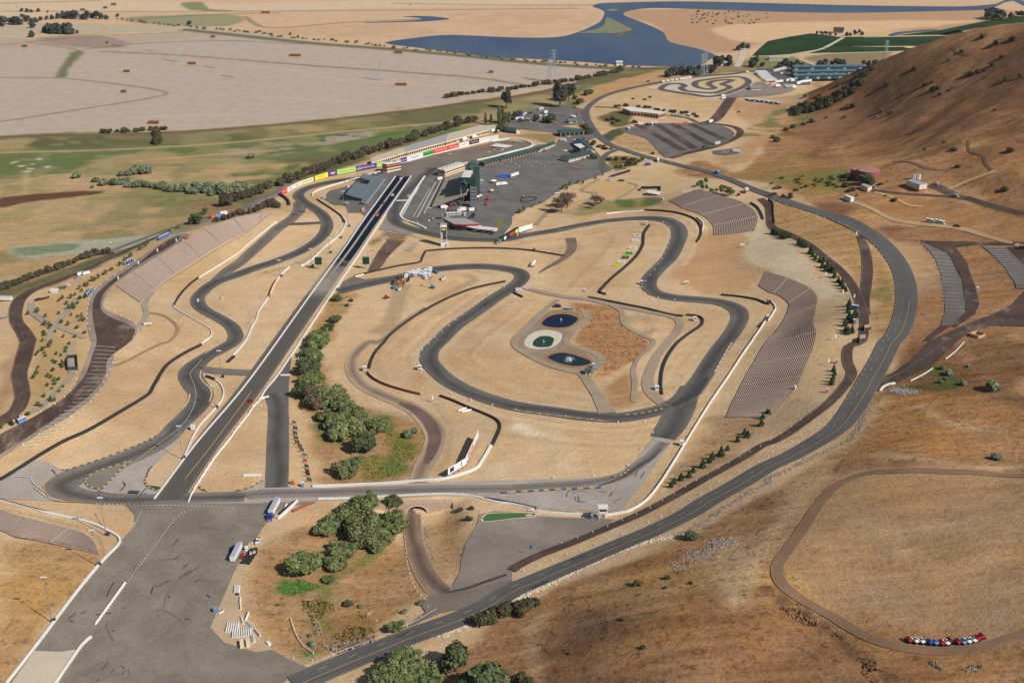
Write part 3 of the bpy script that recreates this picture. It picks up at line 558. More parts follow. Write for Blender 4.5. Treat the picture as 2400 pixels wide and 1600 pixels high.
area('pond',J(k(2,1,(205,1562),(260,1525),(340,1525),(385,1545)),k(2,2,(380,8),(350,50),(240,57),(190,35))),PONDG,3,4)
area('pond',k(2,2,(325,145),(400,115),(480,108),(570,128),(680,165),(725,190),(700,215),(580,230),(440,205),(370,175)),PONDT,3,4)
# ------------------------------------------------------------------ large paved areas
area('paddock_paving',J(k(1,1,(1545,70),(1330,405),(1345,450),(1540,540),(1700,595),(1900,615),(2225,650),(2290,570),(2352,490)),k(2,1,(0,430),(60,372),(280,300),(480,160),(800,45),(960,-20)),k(2,0,(1060,1552),(950,1568),(860,1500),(810,1430),(760,1380),(700,1300),(800,1250),(700,1200),(640,1260),(440,1270),(400,1330),(250,1330)),k(2,0,(0,1405)),k(1,0,(2000,1480),(1700,1560))),PADD,1,12,smooth=False)
area('service_yard',J(k(2,0,(-60,1090),(150,1010),(420,960),(660,1000),(650,1130),(560,1150),(350,1150),(0,1140))),PADD,1,10,smooth=False)
area('entry_paving',k(2,0,(-100,1145),(380,1150),(640,1190),(780,1250),(660,1270),(430,1260),(360,1220),(0,1180)),PADD,2,10,smooth=False)
area('staging_paving',J(k(1,1,(610,255),(680,185),(960,112),(1200,10),(1270,-60)),k(1,0,(1400,1470),(1330,1530)),k(1,1,(1420,10),(1425,50),(1280,62),(1010,425),(960,390),(845,388),(825,320),(720,318))),PADD,2,8,smooth=False)
z3=lambda*p:zz(880,290,6.533,*p)
area('race_track_oval',J(z3((395,612),(890,478),(1560,345),(1800,285),(2050,262),(2352,290)),k(2,0,(110,1300),(185,1330),(150,1360),(0,1395)),k(1,0,(2040,1470),(1590,1560)),k(1,1,(1545,15),(1425,125),(1300,260),(1290,58),(1330,-40))),TRACK,2,8,smooth=False)
area('runway_apron',J(k(0,2,(0,1290),(170,1185),(330,1088),(440,1108),(590,1195),(760,1140),(1050,1040),(1300,945),(1440,870),(1530,800),(1705,818),(1620,940),(1480,1075),(1370,1195),(1332,1290),(1375,1350),(1480,1372),(1720,1382),(1900,1386),(2200,1378),(2340,1340)),k(1,2,(70,1270),(310,1290),(320,1345),(520,1345),(1200,1322),(1720,1300),(1900,1290),(2352,1275)),k(2,2,(400,1262),(850,1248),(980,1235),(1075,1180),(1300,880),(1490,880),(1410,1000),(1310,1150),(1200,1300),(1060,1480),(1000,1560)),k(2,3,(850,10),(600,-20)),k(2,2,(560,1568),(0,1490)),k(1,2,(2352,1475),(2050,1425),(1700,1418),(1100,1440),(560,1462),(0,1490)),k(0,2,(1400,1492),(870,1492),(560,1470),(160,1452),(0,1440))),APRON,1,6,smooth=False)
area('burnout_pad',J(k(0,3,(1105,280),(1150,190),(1230,110),(1240,30)),k(0,2,(1150,1500),(1800,1490)),k(1,2,(0,1490),(560,1470),(520,1500),(370,1500),(180,1568)),k(1,3,(60,150),(-10,260)),k(0,3,(2290,280),(2160,540),(2020,860),(1930,1060),(2060,1200),(2352,1290)),k(1,3,(150,1265),(320,1360),(480,1425),(250,1568),(0,1640)),k(0,3,(60,1640),(60,1568),(480,1050),(900,520))),PADM,1,6,smooth=False)
area('dirt_corner',k(0,3,(870,10),(930,-20),(1250,100),(1200,160),(1110,268),(1060,200),(950,150)),mat('corner_dirt',(196,162,122),.95),2,5,smooth=False)
area('sandy_pad',k(0,3,(85,1600),(320,1275),(560,1285),(715,1262),(520,1600)),SAND,2,6,smooth=False)
area('gravel_shoulder',J(k(0,3,(2160,540),(2240,440),(2330,340)),k(1,3,(30,250),(-60,420)),k(0,3,(2230,560),(2200,800),(2250,1000),(2352,1120)),k(1,3,(100,1220),(150,1265)),k(0,3,(2352,1290),(2060,1200),(1930,1060),(2020,860))),paving('shoulder_gravel',(184,160,130),wear=.12),2,5,smooth=False)
# drag strip (rubbered), between its two walls
Lp=np.array([[926.5,415.3],[652.3,799.2],[362,1171]]);Rp=np.array([[963.5,414],[705.9,799],[431,1171]])
cen=P((Lp+Rp)/2);wid=[np.linalg.norm(a-b_)*.955 for a,b_ in zip(P(Lp),P(Rp))];dirx=(cen[-1]-cen[0])[:2];dirx/=np.linalg.norm(dirx)
SW=np.mean([abs((b_-a)[:2]@np.array([dirx[1],-dirx[0]]))for a,b_ in zip(P(Lp),P(Rp))]);print('strip width',SW,'length',np.linalg.norm(cen[-1]-cen[0]))
ribbon('drag_strip',None,SW,STRIP,4,6,pts=cen[[0,2]])
# race track
ribbon('race_track',T1,[11]*15+[10.5]*9+[11]*3+[14,15.5,16,15,14,13,12.5]+[13]*(len(T1)-34),TRACK,3)
ribbon('race_track',k(0,2,(1610,800),(1540,880),(1390,975),(1150,1085),(860,1190),(640,1270),(560,1340),(640,1400),(860,1440),(1200,1455),(1700,1440),(2250,1430)),[12,13,14,14,15,17,18,15,12,10,10,10],paving('hairpin_asphalt',(124,116,110),dark=.5,wear=.12,lines=.3),3)
ribbon('race_track',J(k(0,1,(1960,1045),(2080,930),(2200,850),(2352,715)),k(1,1,(170,560),(320,450),(395,370),(400,290))),[9,10,10,10,10,10,11,11],paving('chute_asphalt',(118,110,101),dark=.25,streak=.06),2)
ribbon('race_track',k(1,1,(180,545),(290,495),(420,490),(620,478)),6,TRACK,2)
ribbon('race_track',T2,[14,14,14,13,12,12,11.5,11.5,11,11]+[10.5]*6+[13,14,13.5,13,12.5,12.5,12.5,12]+[12]*3+[13,13,12.5,12.5,13,13,14]+[12.5]*(len(T2)-34),TRACK,3)
ribbon('race_track',k(2,2,(1640,420),(1560,600),(1480,760),(1390,890)),[12,17,17,15],TRACK,3)
ribbon('race_track',J(k(1,2,(150,480),(205,620),(205,900),(200,1150),(190,1345))),[10.5,12,12.5,12.5,12.5],TRACK,3)
ribbon('race_track',k(0,2,(1830,250),(1960,270),(2150,285),(2352,290)),9,paving('link_asphalt',(116,110,104)),2)
ribbon('race_track',J(k(0,2,(2250,1430)),k(1,2,(0,1405),(500,1395),(1000,1375),(1600,1360),(2200,1355)),k(2,2,(300,1330),(700,1300),(1000,1240),(1150,1150),(1300,1030),(1400,930))),[10,9,8,8,8,8,8,8,8,7,7],paving('runway_line',(136,128,122),dark=.35,wear=.1,streak=.12),2)
area('infield_island',k(0,2,(790,1280),(850,1215),(960,1170),(1200,1100),(1100,1210),(930,1370),(840,1340)),paving('island_asphalt',(132,124,112)),4,4,smooth=False)
area('race_track',k(1,1,(1428,58),(1128,545),(1280,565),(1430,590),(1480,560),(1330,520),(1240,470),(1230,400),(1290,270),(1440,120),(1540,20)),paving('strip_shoulder',(142,134,124),wear=.1),2,6,smooth=False)
area('road_apron',k(1,3,(1500,830),(1600,770),(1750,752),(2352,622),(2352,800),(1690,930),(1500,1020),(1330,1090),(1560,920)),paving('road_apron_paving',(128,118,108),wear=.12),3,6,smooth=False)
area('race_track',k(1,2,(72,482),(245,240),(335,95),(318,230),(302,420),(300,640),(110,630),(130,560)),paving('merge_lane',(98,95,92),wear=.12),2,5,smooth=False)
# kart track
zk=lambda*p:zz(1480,140,5.6,*p)
area('kart_yard',zk((215,380),(420,310),(800,250),(1200,215),(1500,195),(1640,250),(1560,330),(1430,410),(1200,490),(1090,520),(800,470),(400,400)),SAND,1,10)
area('kart_infield',zk((860,330),(1000,260),(1400,240),(1520,300),(1480,370),(1250,420),(1000,400)),mat('kart_grass',(200,172,128),.95),2,10)
ribbon('kart_track',zk((390,390),(440,340),(520,320),(640,320),(700,350),(650,375),(720,415),(900,432),(1080,440),(1200,410),(1290,370),(1250,345),(1190,330),(1260,300),(1330,272),(1230,270),(1080,285),(1010,325),(1090,375),(1000,390),(880,370),(830,335),(860,290),(1000,265),(1200,240),(1400,230),(1500,255),(1535,300),(1470,360),(1350,410),(1220,455),(1020,488),(800,460),(560,425)),9,paving('kart_asphalt',(104,99,96),dark=.3),3,6,closed=True)
area('kart_paddock',zk((1130,520),(1440,410),(1640,300),(1720,290),(1800,345),(2150,380),(2160,390),(2080,430),(1800,480),(1420,500),(1240,530)),paving('kart_yard_paving',(134,122,112),wear=.15),2,9,smooth=False)
area('industrial_yard',zk((1600,200),(1640,120),(1860,110),(2080,90),(2352,60),(2352,330),(2200,340),(2080,350),(1850,330),(1780,270)),paving('yard_paving',(92,88,88),wear=.1),1,9,smooth=False)
# roads
AC=J(k(3,0,(300,690),(-100,655)),k(2,0,(2000,685),(1760,700),(1500,735),(1200,790),(950,850),(800,910),(705,985),(680,1060),(720,1150),(790,1245),(900,1330),(1000,1370),(1200,1435),(1400,1485),(1600,1535),(1750,1568)),k(2,1,(1850,30),(2000,85),(2180,160),(2352,222)),k(3,1,(180,290),(480,385),(690,455),(850,535),(1000,630),(1120,750),(1215,890),(1265,1040),(1275,1200),(1250,1350),(1190,1500)),k(3,2,(1115,20),(1050,150),(960,310),(870,470),(765,640),(640,795),(440,928),(200,1062),(0,1152)),k(2,2,(2100,1305),(1800,1472)),k(2,3,(1620,18),(1300,175),(1000,300),(600,470),(200,640),(0,725)),k(1,3,(2100,880),(1800,1010),(1500,1115),(1200,1235),(900,1355),(600,1480),(350,1590)))
nA=len(AC);ribbon('access_road',AC,[8]*20+[9]*4+[14]*(nA-24),ROAD,4)
def stripe(px,w,m,dash=None,lvl=6,name='road_marking'):
    c=catmull(P(px)[:,:2],2.5)
    if dash is None:return ribbon(name,None,w,m,lvl,4,pts=np.column_stack([c[::2],0*c[::2,0]]))
    L=np.concatenate([[0],np.cumsum(np.linalg.norm(np.diff(c,axis=0),axis=1))]);nn=offs(c);V=[];Fc=[];s=0
    while s+dash[0]<L[-1]:
        a=[np.interp(q,L,c[:,i])for q in(s,s+dash[0])for i in(0,1)];a=np.array(a).reshape(2,2);d=(a[1]-a[0]);d/=np.linalg.norm(d)+1e-9;nrm=np.array([-d[1],d[0]])*w/2
        b0=len(V);V+=[a[0]+nrm,a[0]-nrm,a[1]-nrm,a[1]+nrm];Fc.append((b0,b0+1,b0+2,b0+3));s+=dash[0]+dash[1]
    V=np.array(V);V3=np.column_stack([V,hgt(V[:,0],V[:,1])+.16+LV*lvl]);return tag(newmesh(name,V3,Fc,m),kind='structure')
sh=lambda a,d:a+np.array([d,d*.5])
ac2=AC[30:];ribbon('road_marking',None,.3,YELL,6,4,pts=np.column_stack([(lambda c:c+offs(c)*1.6)(P(ac2)[:,:2]),np.zeros(len(ac2))]))
pc=P(ac2)[:,:2];pd=pc-offs(pc)*2.4
def dashes(pts,w,m,on,off,lvl=6,name='road_marking'):
    c=catmull(pts,2.0);L=np.concatenate([[0],np.cumsum(np.linalg.norm(np.diff(c,axis=0),axis=1))]);V=[];Fc=[];s=0
    while s+on<L[-1]:
        a=np.array([[np.interp(q,L,c[:,i])for i in(0,1)]for q in(s,s+on)]);d=(a[1]-a[0]);d/=np.linalg.norm(d)+1e-9;nrm=np.array([-d[1],d[0]])*w/2
        b0=len(V);V+=[a[0]+nrm,a[0]-nrm,a[1]-nrm,a[1]+nrm];Fc.append((b0+3,b0+2,b0+1,b0)[::-1]);s+=on+off
    V=np.array(V);V3=np.column_stack([V,hgt(V[:,0],V[:,1])+.16+LV*lvl]);return tag(newmesh(name,V3,Fc,m),kind='structure')
dashes(pd,.28,mat('worn_line',(186,166,130)),4,10)
stripe(k(1,3,(450,1430),(800,1280),(1200,1130),(1480,1000),(1600,930),(1690,880)),.5,WHITEL)
DA=J(k(3,1,(-70,260),(0,330),(15,420),(40,520),(200,590),(350,665),(500,780),(650,900),(760,1030),(830,1170),(880,1330),(885,1450),(860,1568)),k(3,2,(745,50),(730,180),(770,300),(700,420),(560,570),(350,730),(100,900)),k(2,2,(2300,960),(2100,1085),(1800,1250),(1500,1420)),k(2,3,(1220,0),(900,140),(600,265),(300,380),(100,470),(-10,540)))
ribbon('gravel_road',DA,[6]*12+[6.5]*(len(DA)-12),DIRTD,3)
ribbon('gravel_road',k(3,1,(845,600),(890,720),(915,880),(905,1050),(880,1200),(880,1330)),[5,7,8,8,8,9],DIRTD,3)
DB=J(k(0,1,(1560,560),(1300,675),(1050,785),(800,905),(560,1005),(350,1080),(210,1160),(155,1250),(150,1380),(215,1480),(262,1568)),k(0,2,(255,20),(220,150),(180,300),(200,420),(205,520),(150,640),(20,730),(-90,790)))
ribbon('gravel_road',DB,[5,5,5.5,6,7.5,8.5,9.5,10,9,10,11,11,11,10,9.5,9.5,10,10,9],DIRTD,3)
area('gravel_lot',J(k(0,1,(1640,590),(1740,605),(1500,785),(1200,945),(1060,1035),(960,1180),(970,1280),(1230,1395),(1270,1470),(1210,1568)),k(0,2,(1140,20),(1060,100),(1035,230),(990,350),(850,520),(640,690),(380,840),(150,980),(0,1085),(-90,1130),(-90,960),(0,850),(300,700),(560,545),(700,380),(800,150),(850,0)),k(0,1,(830,1568),(800,1400),(810,1280),(860,1120),(1000,990),(1250,825),(1420,710))),paving('grey_lot',(146,132,120),wear=.22),1,7)
area('gravel_lot',J(k(0,1,(1650,600),(1590,680),(1300,850),(1080,1010),(950,1140),(930,1280),(1060,1370),(1230,1440),(1200,1568)),k(0,2,(1000,160),(960,330),(800,520),(560,680),(300,850),(0,1040),(-90,1090),(-90,970),(0,860),(320,690),(590,520),(770,330),(850,130),(890,0)),k(0,1,(870,1450),(850,1300),(880,1150),(1040,1000),(1300,830),(1500,670))),DIRTA,2,7)
for i in range(26):
    a=np.array([1090-i*2.2-(i**2)*.62,40+i*30.0]);a=k(0,2,(max(60,1060-.0-(max(0,i-5)**1.42)*10.5),60+i*36))[0]
    stripe(np.array([a,a+np.array([-58+i*.5,-4.0+i*.4])]),.35,WHITEL,lvl=4,name='parking_line')
ribbon('railway_road',J(k(0,1,(1000,745),(1250,650),(1450,575),(1720,480),(1900,430),(2100,400),(2352,290)),k(1,1,(0,285),(200,190)),k(1,0,(300,1640),(600,1568))),[5,5,5,5,5,6,6,6,6,5],paving('tar_road',(116,110,110),wear=.1),2)
ribbon('side_road',J(k(0,1,(1500,590),(1750,540),(1920,480),(2150,430),(2352,330)),k(1,1,(60,270),(220,220))),[7,8,9,8,8,8],paving('grey_road',(150,138,122)),1)
for q,w in((k(0,1,(290,1215),(300,1300),(400,1380),(500,1430),(620,1290),(700,1190)),5),(k(0,1,(450,1568),(500,1440),(620,1470),(780,1540)),4),(k(0,2,(690,0),(640,100),(660,290),(560,420),(400,590),(250,670)),4),(k(0,1,(1400,1120),(1330,1230),(1350,1320),(1300,1400)),4),(k(0,1,(1300,1400),(1270,1470)),4)):ribbon('footpath',q,w,paving('path_gravel%d'%int(q[0,0]),(160,148,132)),3)
ribbon('footpath',J(k(0,1,(1370,1305),(1500,1330),(1610,1410),(1630,1480),(1560,1568)),k(0,2,(1490,20),(1300,110),(1150,190),(1050,225))),2.5,mat('path_soil',(150,126,100),.95),2)
ID=J(k(1,1,(1560,1260),(1330,1420),(1150,1568)),k(1,2,(1040,10),(940,90),(880,190),(900,310),(1010,420),(1200,510),(1350,570),(1500,650),(1610,770),(1655,880),(1620,1010),(1550,1150),(1490,1300)))
ribbon('infield_road',ID,[5,6,7,8,8,8.5,9,9.5,10,11,12,13,13,13,12,11],paving('infield_gravel',(172,150,124),wear=.14,streak=.14,centre=(122,102,88),edge=(198,166,128)),2)
ribbon('infield_road',k(1,2,(1320,570),(1480,640),(1600,760),(1645,880),(1620,1000),(1560,1130)),[3,7,8,8,7,4],paving('infield_dark',(112,92,84),wear=.18,streak=.2,edge=(150,126,106)),3)
ribbon('creek_road',J(k(1,2,(1452,1555)),k(1,3,(1440,20),(1440,150),(1470,350),(1540,530),(1640,680),(1760,770))),[8,9,9.5,10,10.5,11,11],DIRTM,2)
for q,w in((J(k(2,1,(150,1090),(280,1120),(480,1160),(700,1185),(900,1230),(1200,1290),(1450,1340),(1545,1400),(1510,1490),(1450,1560)),k(2,2,(1340,130),(1270,280),(1250,400),(1300,500),(1430,610))),[5,6,6,6,6,5,5,6,6,6,6,7,8,8,7]),(J(k(2,1,(900,1235),(1000,1290),(1025,1390),(1080,1450),(1230,1530)),k(2,2,(1300,0),(1260,70),(1160,160),(1115,270),(1130,400),(1110,560))),[4,4,4,4,4,3.5,3.5,3,3.5,4,3]),
    (J(k(2,1,(420,1190),(280,1300),(150,1430),(30,1550)),k(2,2,(40,60),(150,130),(330,220),(520,270),(640,300),(720,400),(800,520),(880,660))),[5,5,5,5,4,4,4,5,6,7,8,11]),(J(k(2,1,(660,1290),(690,1360),(590,1450),(500,1568)),k(2,2,(560,50),(760,110),(830,180),(760,260))),5)):ribbon('infield_path',q,w,GRAV,3,4)
ribbon('infield_road',J(k(2,1,(540,620),(550,720),(470,810),(330,890),(250,940))),[9,9,6,4,2],paving('dark_path',(120,102,90),edge=(180,150,118)),2)
ribbon('infield_road',k(1,1,(1290,640),(1180,760),(1110,870),(1070,925)),[16,12,10,8],paving('dark_strip',(104,84,72),wear=.2,edge=(140,114,92)),2)
ribbon('infield_path',k(2,1,(380,350),(300,410),(220,500)),5,GRAV,2);ribbon('infield_path',k(2,1,(640,330),(720,270),(760,210),(640,180),(800,80)),[6,6,6,4,3],GRAV,2);ribbon('infield_path',k(2,1,(900,290),(1060,210),(1150,140),(1060,110)),3,GRAV,2)
area('creek_lot',J(k(1,3,(2055,20),(2030,120),(1930,290),(1890,420),(1870,560),(1800,690),(1745,755),(1900,720),(2352,630)),k(2,3,(0,545),(60,460),(400,330),(800,170),(950,70),(800,55),(240,40),(0,0)),k(1,3,(2200,-10))),paving('creek_lot_paving',(140,131,122),wear=.16,lines=.15),2,7,smooth=False)
# lots on the right
area('hillside_lot',k(3,1,(1062,622),(1385,645),(1560,715),(1650,755),(1700,840),(1785,1000),(1818,1300),(1690,1420),(1480,1568),(1420,1568),(1590,1420),(1730,1440),(1900,1320),(1940,1230),(1900,1050),(1830,850),(1725,708),(1940,680),(2352,692),(2352,652),(1500,648)),DIRTA,2,7,smooth=False)
area('parking_lot',k(3,1,(1390,655),(1450,688),(1560,720),(1650,768),(1700,855),(1770,1000),(1812,1240),(1800,1300),(1690,1430),(1590,1430),(1625,1300),(1618,1120),(1590,960),(1540,820),(1470,730)),LOT,3,7,smooth=False)
area('parking_lot',k(3,1,(1950,690),(2180,708),(2352,860),(2600,1080),(2600,1120),(2280,1085),(2268,1030),(2180,900),(2080,790)),LOT,3,7,smooth=False);area('hillside_lot',k(3,1,(2185,706),(2352,695),(2700,700),(2700,1060),(2352,855)),DIRTA,2,7,smooth=False)
area('hillside_lot',J(k(3,1,(2700,900),(2352,1110),(2250,1225),(2050,1330),(1750,1445),(1480,1568)),k(3,2,(1480,0),(1340,150),(1150,290),(1030,340),(930,450),(1060,450),(1160,385),(1500,232),(1740,0)),k(3,1,(1850,1480),(2050,1425),(2352,1432),(2700,1440))),DIRTA,2,7,smooth=False)
for i in range(17):
    f_=i/16;a=np.array([1500+118*math.sin(f_*1.6),760+530*f_]);e=np.array([1655+157*f_**.7,775+520*f_]);stripe(k(3,1,a,e),.35,WHITEL,lvl=4,name='parking_line')
    a=np.array([2000+265*f_,705+330*f_**.9]);e=np.array([2190+330*f_,712+330*f_]);stripe(k(3,1,a,e),.35,WHITEL,lvl=4,name='parking_line')
ribbon('gravel_road',J(k(3,2,(2450,1228),(2000,1212),(1600,1195),(1200,1190),(950,1205),(750,1262),(600,1350),(500,1460),(420,1568)),k(3,3,(290,200),(180,350),(95,480),(95,600),(180,710),(350,830),(600,965),(800,1090),(1000,1180),(1200,1235),(1500,1275),(1800,1260),(2100,1200),(2352,1110),(2600,1020))),5.6,paving('hill_gravel',(136,108,84),wear=.14,streak=.16,edge=(170,132,94)),2)
ribbon('hill_track',k(3,1,(950,180),(1200,210),(1600,235),(1760,245),(2000,310),(2352,400)),[4,3.5,4,6,6,6],DIRTD,2);ribbon('hill_track',k(3,1,(1720,230),(1600,170),(1490,130)),[7,9,8],DIRTD,2)
ribbon('hill_track',k(3,1,(790,290),(950,350),(1150,450),(1400,490),(1800,540),(2200,660),(2352,700)),[5,5,6,8,7,5,4],paving('pale_track',(178,150,116),edge=(170,130,90)),2)
ribbon('hill_track',k(3,1,(980,200),(1150,250),(1300,320),(1420,330)),3,mat('pale_trail',(190,158,116),.95),2);ribbon('hill_track',k(3,1,(1660,170),(1850,90),(2100,0)),3,mat('pale_trail',(190,158,116)),2)
for q,w in((k(3,0,(1150,1490),(1400,1530),(1560,1568)),3),(k(3,0,(1690,440),(1740,490),(1860,520)),2.5),(k(3,0,(1980,1440),(2000,1510),(2050,1568)),2.5),(k(3,0,(1840,1290),(1850,1390),(1980,1440)),2.5)):ribbon('hill_track',q,w,mat('rut_soil',(112,84,60),.95),2)
# lot by the paddock, upper right
area('striped_lot',k(2,0,(1020,1170),(1120,1170),(1190,1140),(1400,1135),(1700,1135),(1900,1150),(2020,1200),(2030,1260),(1960,1330),(1750,1390),(1450,1450),(1380,1430),(1260,1300),(1180,1260),(1040,1220)),LOT,2,8)
for a,e in(((1150,1145),(1580,1390)),((1330,1145),(1680,1370)),((1480,1140),(1830,1340)),((1640,1140),(1960,1290))):ribbon('gravel_band',k(2,0,a,((a[0]+e[0])/2,(a[1]+e[1])/2),e),9,DIRTA,3)
ribbon('gravel_road',J(k(2,0,(2020,900),(1950,1000),(1850,1110),(1720,1140))),[14,14,13,9],DIRTD,3);ribbon('gravel_road',k(2,0,(1720,1140),(1900,1145),(2040,1170),(2100,1210),(2060,1270),(1900,1340),(1650,1400),(1460,1455)),[7,7,8,8,8,8,8,8],DIRTD,4)
ribbon('office_road',k(2,0,(760,985),(920,990),(1000,1000)),5,ROAD,3);ribbon('office_road',k(2,0,(1430,1060),(1620,1090),(1700,1130)),6,ROAD,3)
ribbon('paddock_road',J(k(2,0,(960,1380),(870,1420),(830,1490),(840,1568)),k(2,1,(820,10))),7,ROAD,3)
area('helipad',k(2,0,(1840,1390),(2080,1360),(2090,1410),(1960,1430),(1850,1420)),PADD,2,5,smooth=False)
stripe(k(2,0,(1950,1392),(1985,1392),(1985,1405),(1950,1405),(1950,1392)),.7,WHITEL,lvl=4)
# putting green
area('putting_green',k(1,3,(2080,98),(2095,30),(2130,15),(2352,8),(2450,8),(2590,15),(2560,52),(2352,70)),mat('green_border',(208,186,160)),4,3)
area('putting_green',J(k(1,3,(2095,92),(2110,35),(2140,22),(2352,14),(2450,16),(2570,22),(2550,46),(2352,64))),mat('turf',(66,108,56),.95,.1),5,3)
area('putting_green',k(2,3,(118,40),(150,30),(195,32),(190,44),(140,47)),mat('bunker',(220,190,160),.95),6,2)
# kerbs: painted orange and blue blocks along the corners
ORG=mat('kerb_orange',(206,164,92));BLU=mat('kerb_blue',(72,98,114));KWH=mat('kerb_white',(206,190,166))
def kerb(px,w=1.6,seg=3.0,ms=(ORG,BLU),lvl=6):
    c=catmull(P(px)[:,:2],seg*.8);w*=.72;nn=offs(c);V=[];Fc=[];mi=[]
    for i in range(len(c)):
        for s in(-.5,.5):V.append(c[i]+nn[i]*w*s)
        if i:a=2*i;Fc.append((a-2,a-1,a+1,a));mi.append(i%2)
    V=np.array(V);z=hgt(V[:,0],V[:,1])+.16+LV*lvl;V3=np.column_stack([V,z])
    if np.cross(V3[1]-V3[0],V3[3]-V3[0])[2]<0:Fc=[f[::-1]for f in Fc]
    return tag(newmesh('kerb',V3,Fc,list(ms),mi),kind='structure')
kerb(k(0,2,(600,1192),(800,1130),(1000,1062),(1200,985),(1340,925),(1435,875)),1.7);kerb(k(0,2,(930,1368),(1010,1290),(1110,1180),(1205,1105)),1.8);kerb(k(0,2,(1205,1105),(1000,1165),(880,1205),(800,1260),(790,1305),(830,1345),(930,1368)),1.4)
kerb(k(0,2,(1350,1245),(1335,1290),(1355,1330),(1400,1360),(1470,1375)),1.6);kerb(J(k(0,2,(2170,1378),(2300,1352)),k(1,2,(0,1320),(60,1285),(75,1275))),1.5);kerb(k(0,2,(1830,1338),(1860,1365),(1915,1380)),1.5)
kerb(k(2,2,(1010,684),(1150,672),(1280,650),(1385,625)),1.6);kerb(k(2,2,(910,1252),(990,1240),(1050,1208),(1080,1165)),1.8);kerb(J(k(1,2,(2250,1398),(2352,1392)),k(2,2,(0,1390),(200,1380),(450,1365),(820,1348))),2.2,4)
kerb(k(0,2,(1745,490),(1735,540),(1700,600),(1665,630)),1.4,3,(KWH,ORG));kerb(k(0,2,(1850,270),(1840,330),(1870,380),(1930,440),(1945,500),(1925,560)),1.2,3,(KWH,ORG));kerb(k(2,2,(1860,300),(1920,190),(2020,20)),2.0,4,(KWH,mat('kerb_tan',(176,150,120))))
kerb(k(2,2,(0,632),(180,660),(500,700),(880,742)),1.0,4,(KWH,mat('kerb_tan',(176,150,120))));kerb(k(2,1,(400,560),(620,525),(900,478)),1.0,5,(KWH,mat('kerb_tan',(176,150,120))));kerb(k(0,2,(1885,120),(1960,70),(2080,0)),1.0,3,(KWH,mat('kerb_tan',(176,150,120))))
area('green_corner',k(0,2,(1362,1330),(1470,1345),(1480,1365),(1400,1352)),mat('green_paint',(40,84,62)),7,3,smooth=False)
for q,w in((k(0,2,(600,1195),(470,1250),(400,1330),(440,1420),(520,1470),(700,1482)),.6),):stripe(q,w,YELL)
area('race_track',k(1,1,(890,975),(1010,1000),(1400,945),(1150,1030),(860,1095),(735,1150),(800,1020)),paving('merge_asphalt',(112,107,101),wear=.1),2,5,smooth=False)
stripe(k(0,2,(1700,1275),(1950,960),(2150,690),(2320,455)),.4,YELL);stripe(J(k(0,2,(400,1380),(300,1300),(280,1255),(100,1250))),.9,mat('faint_line',(184,178,170)),name='road_marking');stripe(k(0,2,(600,1475),(480,1460),(380,1400),(300,1330)),.8,mat('faint_line',(184,178,170)))
stripe(J(k(0,2,(1180,1160),(1400,990),(1650,800),(1760,650),(1800,520),(1790,430),(1750,320),(1760,280),(1860,170))),.4,mat('worn_white',(170,164,156)))
for q in(k(0,2,(880,1502),(1300,1510),(1900,1525),(2180,1550)),k(0,3,(1300,5),(1230,140),(1120,262)),k(0,3,(1700,5),(1600,80),(1450,280),(1330,440),(1180,640),(1100,760),(900,1030)),J(k(0,2,(2170,1490)),k(1,2,(0,1480),(200,1478))),J(k(1,2,(0,1368),(80,1360),(300,1356)))):dashes(P(q)[:,:2],.5,WHITEL,.9,1.3)
for q in(k(1,1,(1600,165),(1440,440)),k(1,1,(1500,160),(1460,230)),k(1,1,(1480,470),(1500,500),(1550,530))):stripe(q,.5,WHITEL)
for q in(k(1,1,(1652,110),(1480,440)),k(1,1,(1700,100),(1545,400))):stripe(q,.8,WHITEL)
ribbon('drain_strip',k(1,1,(1180,560),(1270,575),(1430,600),(1700,680)),1.5,mat('pale_edge',(190,178,158)),3)
# painted emblems on the oval
area('painted_panel',z3((1740,355),(1850,312),(2120,345),(2000,378)),mat('panel_white',(214,212,210)),5,5,smooth=False);area('painted_panel',z3((1720,362),(1780,352),(1960,378),(1850,390)),mat('panel_maroon',(120,34,74)),6,5,smooth=False)
area('painted_oval',z3((1605,375),(1690,365),(1800,390),(1760,405),(1650,395)),mat('oval_gold',(150,104,56)),5,4);area('painted_oval',z3((1800,408),(1860,390),(1950,398),(1955,418),(1880,425)),mat('panel_white',(214,212,210)),5,4);area('painted_oval',z3((1815,408),(1865,395),(1940,402),(1940,414),(1880,420)),mat('oval_dark',(60,60,70)),6,4)
# shade cloth and blue groundsheet
z1=lambda*p:zz(1000,360,7.84,*p)
area('blue_groundsheet',z1((1225,430),(1400,388),(1560,400),(1470,462)),mat('blue_sheet',(40,90,190),.6),5,6,smooth=False)
area('lawn',z1((1265,1345),(1330,1240),(1430,1198),(1380,1340),(1330,1410)),mat('lawn_green',(110,120,56),.95,.2),4,4,smooth=False);area('lawn',z1((735,1500),(760,1450),(900,1475),(1010,1480),(930,1525)),mat('lawn_green',(110,120,56)),4,4,smooth=False)
